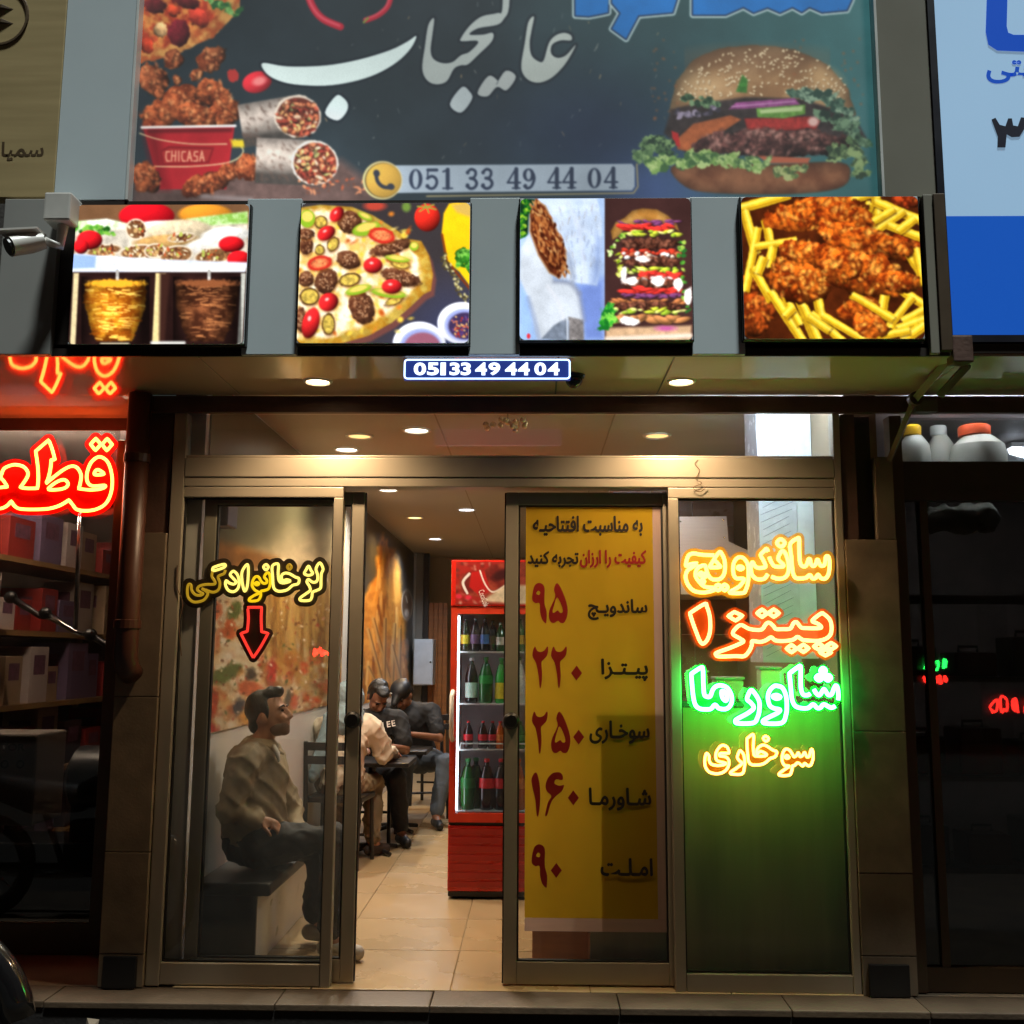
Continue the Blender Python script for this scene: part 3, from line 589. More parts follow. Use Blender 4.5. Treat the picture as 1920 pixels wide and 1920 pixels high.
for pts, f in ((((40, 365), (180, 385), (400, 380), (600, 345), (780, 290), (880, 240), (932, 208), (900, 280), (820, 360), (700, 430), (560, 475), (400, 498), (220, 490), (110, 460), (50, 415)), (214, 232, 228)), (((400, 655), (465, 555), (510, 570), (535, 610), (520, 660), (470, 700)), (206, 224, 222)),
    (((1035, 105), (1000, 145), (980, 270), (965, 380), (975, 440), (1010, 480), (1060, 490), (1110, 470), (1150, 400), (1190, 380), (1230, 375), (1290, 320), (1370, 240), (1375, 190), (1320, 200), (1240, 200), (1290, 165), (1400, 145), (1440, 110), (1470, 40), (1474, -200), (1432, -200), (1430, 50), (1400, 75), (1310, 95), (1240, 150), (1190, 220), (1195, 240), (1290, 240), (1240, 300), (1190, 320), (1140, 360), (1080, 365), (1030, 340), (1015, 290), (1025, 200)), (166, 176, 172)),
    (((1125, 605), (1195, 505), (1240, 530), (1255, 575), (1190, 655)), (172, 184, 186)), (((1285, 540), (1350, 440), (1405, 470), (1395, 490), (1450, 410), (1510, 445), (1455, 525), (1400, 505), (1345, 560)), (166, 174, 172)),
    (((1615, 95), (1580, 130), (1560, 250), (1540, 370), (1550, 430), (1590, 470), (1650, 480), (1720, 450), (1790, 380), (1840, 300), (1855, 260), (1800, 320), (1750, 335), (1715, 310), (1720, 260), (1770, 235), (1830, 235), (1830, 205), (1790, 190), (1740, 205), (1700, 250), (1670, 350), (1640, 355), (1600, 320), (1590, 250), (1600, 180)), (168, 178, 172))):
    q = [tuple(p_) for p_ in smooth_path([(480+a/3.097, b/3.097) for a, b in pts], True, 4)]; P.poly(q, (18, 24, 34), soft=2.5, grow=3.5, alpha=.85); P.poly(q, f, soft=.8)
for pts in (((60, -400), (65, 100), (150, 105), (230, 90), (275, 80), (285, -400)), ((300, -400), (300, 20), (355, 85), (300, 185), (390, 250), (470, 100), (690, 80), (715, 0), (722, -400)), ((820, -400), (820, 95), (1030, 95), (1145, 45), (1210, 82), (1300, 48), (1380, 82), (1460, 45), (1520, 78), (1570, 45), (1650, 80), (1810, 65), (1840, 0), (1855, -400))):
    q = [(1060+a/3.4286, b/3.4286) for a, b in pts]; P.poly(q, (176, 200, 200), grow=6, soft=.9)
    P.poly(q, (26, 42, 70), grow=2.6, soft=.9); P.poly(q, (30, 112, 186), soft=1.2, tex=.1, ts=60)
# phone bar
P.poly([(735, 310), (1185, 307), (1190, 314), (1190, 350), (1185, 357), (735, 362)], (150, 164, 176), soft=1.0, tex=.06, ts=60)
P.line([(1194, 308), (1196, 350), (1188, 362), (800, 368)], 2.4, (160, 146, 104), soft=.8)
P.ell(717, 338, 37, 36, (206, 186, 130), soft=.8); P.ell(718, 338, 34, 33, (60, 56, 40), soft=.8); P.ell(719, 338, 33, 32, (190, 150, 64), soft=1.2, shade=.15)
P.line(smooth_path([(705, 325), (708, 340), (718, 350), (732, 352)], False), 7, (44, 48, 60)); P.ell(706, 325, 6, 7, (44, 48, 60), -20); P.ell(733, 350, 7, 6, (44, 48, 60), 20)
DK = (44, 54, 74); PB = (152, 166, 178)
def digit(c, x, y, w=25, h=38):
    D = lambda pts, t: P.line(smooth_path([(x+a*w, y+b*h) for a, b in pts], False, 6), t, DK, soft=.55)
    if c == '0': P.ell(x+w/2, y+h/2, w/2, h/2, DK); P.ell(x+w/2, y+h/2, w*.22, h*.43, PB)
    elif c == '1': D([(.5, .04), (.5, .95)], 7.5); D([(.15, .96), (.85, .96)], 3); D([(.15, .14), (.45, .05)], 3.2)
    elif c == '4': D([(.68, .03), (.68, .95)], 7.5); D([(.62, .04), (.05, .68)], 3.2); D([(.02, .70), (.98, .70)], 3.4); D([(.4, .97), (.95, .97)], 2.8)
    elif c == '5': D([(.16, .05), (.85, .05)], 5.5); D([(.18, .05), (.14, .48)], 2.8); D([(.14, .47), (.45, .36), (.75, .46), (.84, .68), (.68, .9), (.4, .97), (.1, .86)], 5.2); P.ell(x+.14*w, y+.84*h, 3.6, 3.6, DK)
    elif c == '3': D([(.12, .18), (.4, .03), (.7, .1), (.75, .28), (.6, .44), (.35, .47)], 5); D([(.35, .47), (.68, .54), (.83, .73), (.68, .92), (.38, .98), (.1, .86)], 5.4); P.ell(x+.15*w, y+.82*h, 3.6, 3.6, DK); P.ell(x+.16*w, y+.2*h, 3.2, 3.2, DK)
    elif c == '9': P.ell(x+w*.45, y+h*.32, w*.43, h*.32, DK); P.ell(x+w*.44, y+h*.32, w*.17, h*.24, PB); D([(.82, .3), (.86, .55), (.66, .88), (.35, .98), (.14, .88)], 5); P.ell(x+.2*w, y+.86*h, 3.4, 3.4, DK)
for c, x in zip('05133494404', (767, 798, 827, 873, 902, 951, 980, 1027, 1055, 1102, 1133)): digit(c, x, 317-(x-767)*.006)
P.img *= (1+0.5*np.exp(-((X-560)/240)**2-((Y-360)/150)**2))[..., None]*0.98; P.img = np.clip(P.img+0.015*np.exp(-((X-600)/300)**2)[..., None], 0, 1)  # uneven backlight painted into the print colours, brightest at lower left
P.finish(2, .022, .10)
print_sheet('printed_sheet', P, (bx0, -0.612, 4.72), (bx1, -0.612, 4.72), (bx0, -0.612, TOPZ+0.004), 960, 470, print_mat('backlit banner print', 0.85, 0.75, 0.06), nb)

# ---- the four lit food pictures
def lightbox(label, px0, px1, pyt, pyb, paint):
    x0, x1 = XY(px0, (pyt+pyb)/2, -0.72), XY(px1, (pyt+pyb)/2, -0.72); zt, zb = ZY((px0+px1)/2, pyt, -0.72), ZY((px0+px1)/2, pyb, -0.72)
    t = thing('light_box', label, 'light box', ((x0+x1)/2, -0.69, zb), 'lit food pictures on the fascia')
    box('case', (x0-0.006, -0.712, zb-0.006), (x1+0.006, -0.657, zt+0.006), M_BLACK, t, 0.004)
    paint.finish(2, .04, .08); print_sheet('picture', paint, (x0, -0.7205, zt), (x1, -0.7205, zt), (x0, -0.7205, zb), 250, 200, print_mat('lit food print', 1.35, 0.2, 0.1), t, rcorner=0.022)
    g = MB().box((x0-0.001, -0.7195, zb-0.001), (x1+0.001, -0.7125, zt+0.001), 0.003); g.build('diffuser_edge', mat('milky acrylic', (200, 205, 210), 0.3), t)
# wraps and spits
P = Paint(120, 370, 475, 655, 1.0, (120, 84, 56)); X, Y = P.X, P.Y; rr = random.Random(2)
P.img *= (0.8+.4*fbm(X, Y, 60, 2))[..., None]
P.ell(275, 405, 52, 26, (214, 22, 34), soft=1.2, shade=.4); P.ell(385, 402, 50, 20, (226, 146, 44), soft=2, shade=.3)
P.poly([(140, 415), (200, 410), (245, 420), (260, 436), (140, 440)], (190, 226, 150), soft=2, col2=(250, 255, 246), ts=12); P.poly([(350, 410), (465, 396), (465, 420), (380, 426)], (206, 236, 170), soft=2, col2=(140, 190, 80), ts=9)
P.poly([(140, 432), (465, 420), (465, 500), (140, 500)], (214, 204, 186), soft=3, tex=.25, ts=12)
leafy(P, [(145, 432), (180, 430), (210, 434)], 14, (60, 140, 40), (130, 190, 70), (30, 80, 24), 4, 12)
for x, y, rx, ry, c in ((290, 424, 50, 10, (250, 250, 242)), (335, 432, 60, 20, (228, 208, 172)), (425, 440, 46, 14, (250, 248, 240)), (310, 452, 60, 12, (206, 160, 96)), (400, 460, 50, 16, (246, 240, 230))): P.ell(x, y, rx, ry, c, -4, soft=2, tex=.2, ts=8, shade=.2)
for x, y, rx, ry in ((255, 430, 20, 20), (258, 472, 34, 14), (195, 470, 34, 12), (330, 478, 32, 18), (400, 480, 36, 16), (290, 470, 20, 14), (340, 445, 26, 9)):
    P.ell(x, y, rx, ry, (240, 226, 200), -8, soft=1); P.ell(x, y, rx-3, ry-3, (140, 96, 60), -8, soft=1, tex=.4, ts=5)
    for _ in range(26): P.ell(x+rr.uniform(-.7, .7)*rx, y+rr.uniform(-.7, .7)*ry, rr.uniform(2, 5), rr.uniform(1.2, 3), rr.choice([(240, 226, 190), (116, 60, 34), (186, 196, 90), (214, 170, 110), (90, 50, 34), (200, 90, 50)]), rr.uniform(0, 180), soft=.8)
for x, y, rx, ry in ((168, 450, 24, 18), (152, 462, 14, 14), (434, 458, 24, 15), (448, 486, 22, 16)): P.ell(x, y, rx, ry, (222, 26, 34), soft=1, shade=.6)
P.poly([(130, 476), (200, 480), (300, 486), (465, 492), (460, 512), (130, 512)], (226, 232, 246), soft=2, tex=.05); P.poly([(130, 476), (180, 480), (178, 502), (130, 504)], (150, 180, 236), soft=2); P.ell(268, 500, 40, 12, (252, 253, 255), soft=3); P.ell(380, 506, 70, 10, (255, 255, 255), soft=4)
P.poly([(125, 510), (465, 510), (465, 655), (125, 655)], (40, 22, 20), soft=1.5, tex=.4, ts=40)
for x0, x1, c in ((133, 143, (224, 204, 156)), (287, 306, (236, 214, 150)), (447, 456, (190, 190, 180))): P.poly([(x0+5, 512), (x1+5, 512), (x1-2, 650), (x0-2, 650)], c, soft=1.2, tex=.1)
P.poly([(300, 512), (318, 512), (308, 650), (298, 650)], (60, 34, 28), soft=3)
for cx, c, d, l in ((216, (236, 160, 40), (150, 74, 14), (255, 214, 96)), (388, (128, 74, 44), (62, 32, 20), (176, 112, 66))):
    P.line([(cx+4, 508), (cx+4, 530)], 6, (180, 176, 170)); pts = [(cx-58, 532), (cx-40, 526), (cx+50, 526), (cx+58, 536), (cx+56, 580), (cx+40, 622), (cx+30, 640), (cx-34, 640), (cx-46, 618), (cx-58, 570)]
    P.poly(pts, c, soft=1.4, rough=3, rs=8, col2=d, ts=16, tex=.25, shade=.4)
    for _ in range(150):
        v = rr.random(); yy = 532+v*104; hw = 54-18*max(0, v-.35)/.65; xx = cx+rr.uniform(-.95, .95)*hw; k = 1-abs(xx-cx)/hw
        P.line([(xx-rr.uniform(3, 11), yy+rr.uniform(-2, 2)), (xx+rr.uniform(3, 11), yy+rr.uniform(-2, 2))], rr.uniform(1.2, 3), d if rr.random() > .35+.4*k else l, soft=1, alpha=.7)
    w_ = P._win(cx-62, 520, cx+62, 642, 1); P.img[w_] *= np.clip(1.22-.75*(np.abs(P.X[w_]-cx+6)/58)**2.4, .5, 1.22)[..., None]
    P.ell(cx, 531, 54, 7, tuple(min(255, int(v*1.15)) for v in c), soft=2, rough=3)
P.line([(285, 643), (345, 643)], 6, (220, 220, 214), soft=2); P.line([(190, 645), (240, 645)], 5, (200, 190, 160), soft=2)
lightbox('lit picture of rolled wraps above two shawarma spits', 136, 462, 384, 645, P)
# pizza
P = Paint(545, 365, 895, 655, 1.0, (58, 52, 54)); X, Y = P.X, P.Y; rr = random.Random(3)
t = np.clip((Y-480)/180, 0, 1)[..., None]*np.clip((X-680)/150, 0, 1)[..., None]; P.img = P.img*(1-t*.8)+np.array((56, 66, 112))/255*t*.8
P.ell(703, 386, 20, 9, (190, 70, 54), soft=3); P.ell(762, 388, 8, 9, (110, 140, 60), soft=3); P.ell(801, 408, 24, 26, (224, 44, 32), soft=1.2, shade=.5)
for a in range(6): P.line([(800, 388), (800+18*math.cos(a*1.05+.3), 390+9*math.sin(a*1.05+.3))], 3, (150, 150, 60))
P.poly([(842, 382), (858, 378), (884, 380), (884, 540), (862, 510), (836, 488), (828, 440), (832, 400)], (244, 196, 20), soft=1.5, tex=.08, ts=30); P.poly([(846, 384), (884, 378), (884, 408), (856, 398)], (206, 170, 80), soft=3); P.line([(829, 440), (838, 490), (884, 545)], 4, (120, 50, 20), soft=1.5)
for _ in range(70): u = rr.random(); P.ell(828+u*45+rr.uniform(-4, 6), 475+u*85+rr.uniform(-4, 12), 3, 2, rr.choice([(196, 186, 130), (110, 100, 60), (70, 60, 40)]), rr.uniform(0, 180), soft=.8)
leafy(P, [(858, 490), (872, 470), (880, 500)], 20, (66, 150, 40), (130, 200, 80), (34, 90, 24), 6, 24)
for cx, cy, r, c in ((866, 606, 46, (60, 46, 80)), (786, 646, 50, (150, 90, 110))):
    P.ell(cx, cy, r, r*.86, (236, 238, 250), soft=1.2, shade=.12); P.ell(cx+3, cy+3, r*.78, r*.66, (150, 160, 214), soft=3); P.ell(cx+6, cy+5, r*.68, r*.55, c, soft=2)
for _ in range(60): P.ell(872+rr.uniform(-26, 14), 612+rr.uniform(-18, 20), rr.uniform(1.5, 4), 1.6, rr.choice([(206, 120, 80), (170, 50, 40), (226, 180, 110), (90, 60, 120)]), rr.uniform(0, 180), soft=.7)
c0 = [(545, 392), (600, 384), (660, 388), (700, 404), (745, 432), (765, 448), (790, 452), (805, 480), (812, 515), (808, 545), (794, 552), (770, 575), (735, 605), (690, 630), (640, 644), (545, 650)]
P.poly([(x+6, y+10) for x, y in c0], (110, 66, 60), soft=2.5); P.poly(c0, (228, 160, 44), soft=1.2, tex=.15, ts=12, col2=(246, 208, 90), shade=.25)
P.poly([(545, 398), (600, 392), (650, 396), (690, 412), (738, 442), (772, 462), (786, 492), (788, 530), (770, 552), (725, 590), (680, 612), (620, 630), (545, 640)], (240, 196, 104), soft=4, rough=6, rs=16, col2=(255, 242, 214), ts=15, tex=.12)
for _ in range(120): P.ell(rr.uniform(548, 775), rr.uniform(400, 625), rr.uniform(3, 9), rr.uniform(2, 6), rr.choice([(226, 130, 44), (255, 246, 224), (238, 206, 70), (196, 90, 30), (250, 222, 130)]), rr.uniform(0, 180), soft=1.8, alpha=.7)
okp = lambda x, y: (x-560)**2+(y-520)**2 < 215**2
def Z(x, y): return 520+x/4.8, 360+y/4.8
def topping(kind, x, y, rx, ry, rot=0):
    x, y = Z(x, y); rx, ry = rx/4.8, ry/4.8
    P.ell(x+1.5, y+2.5, rx, ry, (120, 60, 20), rot, soft=2.5, alpha=.6)
    if kind == 'm':
        P.ell(x, y, rx, ry, (122, 76, 50), rot, soft=1.0, rough=3, rs=7, col2=(84, 46, 30), ts=7, shade=.35)
        for _ in range(int(rx*ry/9)): P.ell(x+rr.uniform(-.6, .6)*rx, y+rr.uniform(-.6, .6)*ry, rr.uniform(1.2, 3), 1.2, rr.choice([(176, 122, 84), (66, 34, 22), (206, 160, 120)]), rr.uniform(0, 180), soft=.7, alpha=.8)
    elif kind == 't': P.ell(x, y, rx, ry, (222, 38, 40), rot, soft=1, shade=.55); P.ell(x-rx*.15, y-ry*.3, rx*.2, ry*.16, (255, 200, 190), rot, soft=1.2)
    elif kind == 's': P.ell(x, y, rx, ry, (206, 46, 34), rot, soft=1.2, rough=2); P.ell(x, y, rx*.7, ry*.65, (232, 130, 80), rot, soft=2, tex=.5, ts=4)
    elif kind == 'g': P.ell(x, y, rx, ry, (140, 180, 40), rot, soft=1); P.ell(x, y-ry*.25, rx*.72, ry*.6, (240, 210, 100), rot, soft=1.5)
    elif kind == 'e': P.ell(x, y, rx, ry, (90, 62, 30), rot, soft=1, rough=2); P.ell(x, y, rx*.82, ry*.8, (206, 176, 76), rot, soft=1.2, tex=.4, ts=5)
for a in (('m', 650, 270, 110, 100, 20), ('m', 260, 480, 60, 90), ('m', 640, 610, 110, 80, 20), ('m', 1020, 500, 190, 60, -15), ('m', 440, 800, 100, 120, 20), ('m', 1110, 770, 180, 70, 15), ('m', 760, 1040, 110, 150, -20), ('m', 260, 780, 70, 70), ('m', 210, 1150, 50, 110), ('m', 250, 380, 80, 50), ('e', 390, 270, 60, 60), ('e', 500, 470, 50, 70, 30), ('e', 650, 790, 100, 60, -10), ('e', 290, 940, 90, 80), ('e', 460, 1190, 60, 100), ('e', 1050, 980, 90, 35, -20), ('e', 380, 520, 45, 45), ('e', 1110, 650, 90, 40, 10),
          ('g', 270, 240, 70, 80), ('g', 800, 330, 130, 60, -15), ('g', 790, 220, 70, 30, 25), ('g', 1080, 600, 110, 30, 8), ('g', 1000, 910, 160, 40, 8), ('g', 730, 880, 120, 40, -15), ('g', 1230, 490, 40, 40), ('t', 535, 200, 75, 55, -50), ('t', 440, 370, 85, 60, -30), ('t', 1390, 1, 1, 1), ('s', 940, 390, 120, 70, 10), ('s', 380, 640, 110, 65, -10), ('t', 860, 660, 85, 70), ('t', 1030, 850, 90, 65), ('t', 460, 990, 90, 80, -30), ('t', 300, 1180, 75, 140, 15)): topping(*a)
lightbox('lit picture of a meat and pepper pizza with cherry tomato', 561, 880, 381, 643, P)
# wrap and tower burger
P = Paint(960, 355, 1310, 655, 1.0, (206, 224, 250)); X, Y = P.X, P.Y; rr = random.Random(4)
def Z(x, y): return 940+x/4.8, 350+y/4.8
ZP = lambda *pts: [Z(*p) for p in pts]
P.poly(ZP((680, 880), (930, 820), (935, 1390), (740, 1390)), (150, 170, 226), soft=10)
P.poly(ZP((160, 100), (310, 110), (250, 250), (240, 430), (170, 470)), (30, 70, 40), soft=2, tex=.4); leafy(P, ZP((200, 140), (250, 200), (190, 260), (200, 320), (190, 430)), 12, (110, 180, 40), (200, 226, 80), (20, 100, 50), 9, 22)
P.poly(ZP((330, 110), (860, 105), (905, 300), (900, 700), (860, 890), (640, 860), (520, 830), (420, 500)), (222, 232, 246), soft=2, tex=.05, ts=30, col2=(240, 246, 255))
for _ in range(90): x, y = rr.uniform(520, 880), rr.uniform(150, 820); P.line(ZP((x, y), (x+rr.uniform(-10, 10), y+rr.uniform(20, 60))), rr.uniform(1, 2.4), rr.choice([(176, 186, 206), (196, 200, 212), (206, 196, 186)]), soft=1.4, alpha=.6)
P.poly(ZP((860, 400), (905, 500), (900, 800), (860, 890), (800, 880)), (170, 186, 220), soft=6, alpha=.7)
P.poly(ZP((245, 430), (175, 560), (165, 820), (240, 1000), (330, 1390), (370, 1370), (560, 1200), (740, 1210), (700, 960), (640, 860), (480, 850), (330, 600)), (250, 251, 252), soft=2, shade=.05)
P.poly(ZP((360, 1370), (470, 1250), (590, 1180), (600, 1390)), (150, 156, 166), soft=2, tex=.2, ts=10); P.poly(ZP((605, 1170), (740, 1200), (745, 1390), (605, 1390)), (166, 156, 150), soft=2, tex=.3, ts=8); P.line(ZP((590, 1180), (595, 1390)), 2, (240, 240, 240))
P.poly(ZP((165, 880), (240, 1000), (310, 1390), (170, 1390)), (190, 216, 250), soft=4)
q = ZP((320, 115), (255, 260), (250, 400), (330, 620), (430, 780), (520, 830), (585, 740), (590, 580), (500, 380), (400, 170)); P.poly(q, (206, 160, 116), soft=1.5); P.poly(q, (126, 62, 34), grow=-3, soft=1.5, tex=.3, ts=6)
for _ in range(260):
    t = rr.random(); x = 300+t*250+rr.uniform(-110, 110)*(1-abs(t-.5)); y = 170+t*600+rr.uniform(-60, 60); a = rr.uniform(40, 100)
    if 0 < t < 1: P.ell(*Z(x, y), rr.uniform(3, 7), rr.uniform(1.3, 2.6), rr.choice([(196, 122, 66), (226, 170, 110), (150, 80, 44), (92, 40, 22), (214, 140, 80)]), a, soft=.8, alpha=.85)
w_ = P._win(960, 355, 1134, 655, 0); P.img[w_] = P.img[w_]**1.25*np.array((.86, .89, .93))*(0.9+.18*fbm(P.X[w_], P.Y[w_], 26, 17))[..., None]; P.ell(*Z(245, 1345), 3.5, 5, (220, 50, 60))
for pts, c, w_ in ((((480, 850), (620, 870), (700, 960)), (120, 128, 152), 8), (((240, 1000), (300, 1200), (340, 1380)), (136, 152, 186), 7), (((600, 600), (650, 800), (640, 860)), (140, 150, 172), 7), (((740, 1200), (700, 960)), (130, 138, 164), 7), (((600, 150), (700, 400), (760, 850)), (204, 212, 230), 5), (((420, 900), (520, 1050), (560, 1190)), (222, 224, 232), 6)): P.line(smooth_path(ZP(*pts), False, 5), w_, c, soft=4, alpha=.7)
P.poly(ZP((930, 60), (1760, 60), (1760, 1420), (930, 1420)), (62, 38, 36), soft=.8, tex=.2, ts=60)
P.poly(ZP((940, 1270), (1710, 1250), (1710, 1400), (940, 1400)), (196, 160, 124), soft=3, tex=.25, ts=14); P.line(ZP((950, 1370), (1700, 1340)), 8, (230, 214, 196), soft=3)
P.ell(*Z(1480, 1275), 18, 5, (190, 90, 150), soft=3)
P.poly(ZP((1000, 480), (985, 400), (1030, 320), (1110, 280), (1180, 215), (1270, 195), (1400, 205), (1500, 260), (1580, 340), (1600, 400), (1500, 340), (1300, 310), (1120, 370), (1050, 450)), (206, 140, 62), soft=1.5, shade=.4, col2=(226, 170, 92), ts=20, tex=.15)
LAY = [(330, 'o'), (370, 't'), (420, 'l'), (510, 'm'), (590, 't2'), (620, 'w'), (680, 'm'), (755, 'l'), (800, 't'), (840, 'w'), (890, 'm'), (935, 't'), (985, 'o'), (1040, 'c'), (1080, 'm'), (1120, 'l'), (1190, 'b')]
for y, k in LAY:
    x0, x1 = (1080, 1590) if y < 600 else (1100, 1620) if y < 1000 else (1010, 1640)
    if k == 'm': crispy(P, *Z((x0+x1)/2, y), (x1-x0)/9.6, 9, 0, (104, 58, 42), (56, 28, 22), (150, 92, 70), seed=y, n=110)
    for _ in range(0 if k == 'm' else 22):
        x = rr.uniform(x0, x1); yy = y+rr.uniform(-20, 20)
        c, rx, ry = {'o': ((120, 64, 110), 8, 3), 't': ((222, 54, 46), 12, 5), 't2': ((196, 60, 40), 7, 4), 'l': (rr.choice([(196, 206, 60), (150, 180, 50), (226, 226, 130)]), 8, 3.5), 'w': (rr.choice([(252, 250, 246), (180, 90, 60), (236, 214, 190)]), 6, 4), 'c': ((196, 120, 70), 10, 4), 'b': ((196, 130, 78), 14, 6)}[k]
        P.ell(*Z(x, yy), rx*rr.uniform(.6, 1.3), ry*rr.uniform(.6, 1.2), c, rr.uniform(-25, 25), soft=1, shade=.45)
leafy(P, ZP((1090, 430), (1020, 520), (975, 620)), 9, (180, 214, 90), (236, 244, 180), (90, 150, 40), 5, 12); leafy(P, ZP((950, 1060), (970, 1160), (950, 1260)), 20, (60, 180, 50), (140, 220, 80), (24, 110, 36), 6, 22)
leafy(P, ZP((1060, 620), (1070, 720), (1060, 800)), 10, (190, 200, 40), (240, 240, 160), (120, 150, 30), 7, 10); leafy(P, ZP((1600, 600), (1640, 500), (1640, 820), (1680, 1120)), 11, (90, 160, 50), (170, 200, 80), (40, 100, 40), 8, 16)
for x, y, rx, ry in ((1170, 850, 12, 8), (1410, 850, 12, 10), (1590, 880, 9, 12), (1680, 980, 7, 17), (1270, 650, 14, 6), (1150, 1210, 18, 8), (1100, 790, 6, 14)): P.ell(*Z(x, y), rx, ry, (250, 248, 244), rr.uniform(-20, 20), soft=1.2, rough=3, rs=6)
lightbox('lit picture of a cut wrap beside a tower burger', 975, 1297, 372, 637, P)
# chicken and fries
P = Paint(1380, 350, 1745, 650, 1.0, (66, 26, 8)); X, Y = P.X, P.Y; rr = random.Random(6)
P.img *= (0.5+fbm(X, Y, 30, 8))[..., None]
def Z(x, y): return 1340+x/3.31, 340+y/3.31
def F(x0, y0, x1, y1, w=14): ex, ey = (x1-x0)*.14, (y1-y0)*.14; fry(P, *Z(x0-ex, y0-ey), *Z(x1+ex, y1+ey), w)
for a in ((180, 900, 420, 960), (200, 650, 330, 700)): crispy(P, *Z(*a[:2]), 28, 22, 0, (196, 84, 22), (96, 28, 6), (240, 140, 50), seed=a[0])
crispy(P, *Z(250, 820), 36, 40, 20, (190, 80, 24), (100, 34, 8), (236, 136, 50), seed=3); crispy(P, *Z(1200, 400), 34, 30, 20, (184, 70, 16), (100, 30, 6), (226, 120, 40), seed=4); crispy(P, *Z(1190, 120), 26, 14, 0, (170, 60, 20), (96, 26, 8), (214, 104, 40), seed=5)
for a in ((185, 160, 430, 90), (190, 210, 250, 420), (320, 260, 350, 400), (260, 330, 200, 640), (280, 400, 480, 370), (360, 420, 340, 520), (250, 560, 340, 720), (300, 480, 270, 560), (820, 130, 960, 80), (1000, 90, 1010, 240), (870, 300, 1040, 250), (890, 290, 960, 150), (1030, 140, 1270, 240), (980, 320, 1150, 200), (1100, 280, 1260, 340), (1150, 300, 1230, 240), (1190, 430, 1270, 560), (1250, 440, 1290, 620), (370, 720, 540, 980), (440, 720, 520, 870), (520, 720, 620, 970), (560, 800, 640, 980), (640, 730, 660, 830), (620, 840, 780, 980), (700, 850, 920, 980), (880, 720, 1080, 840), (1060, 690, 1040, 800), (1150, 670, 1290, 760), (1210, 740, 1090, 890), (1290, 800, 1180, 860), (1040, 950, 1290, 860), (1100, 900, 1060, 980), (1180, 980, 1290, 900), (480, 790, 440, 830), (960, 970, 1180, 930)): F(*a, w=rr.uniform(14, 19))
for x, y, rx, ry, rot, s in ((640, 200, 92, 32, -8, 11), (820, 230, 60, 26, 10, 12), (910, 370, 92, 28, 14, 13), (1110, 400, 40, 16, 20, 14), (520, 600, 62, 46, 20, 15), (620, 450, 66, 24, 10, 16), (940, 570, 96, 40, 16, 17), (780, 530, 44, 30, 10, 18), (1150, 620, 40, 18, 5, 19), (890, 790, 40, 20, -10, 20), (970, 900, 32, 26, 10, 21)): crispy(P, *Z(x, y), rx, ry, rot, (218, 104, 26), (116, 38, 8), (250, 158, 62), seed=s, bs=1.25)
F(880, 720, 1080, 840); F(600, 850, 700, 920, 16); F(1000, 240, 1100, 180)
lightbox('lit picture of fried chicken strips on french fries', 1393, 1727, 369, 635, P)

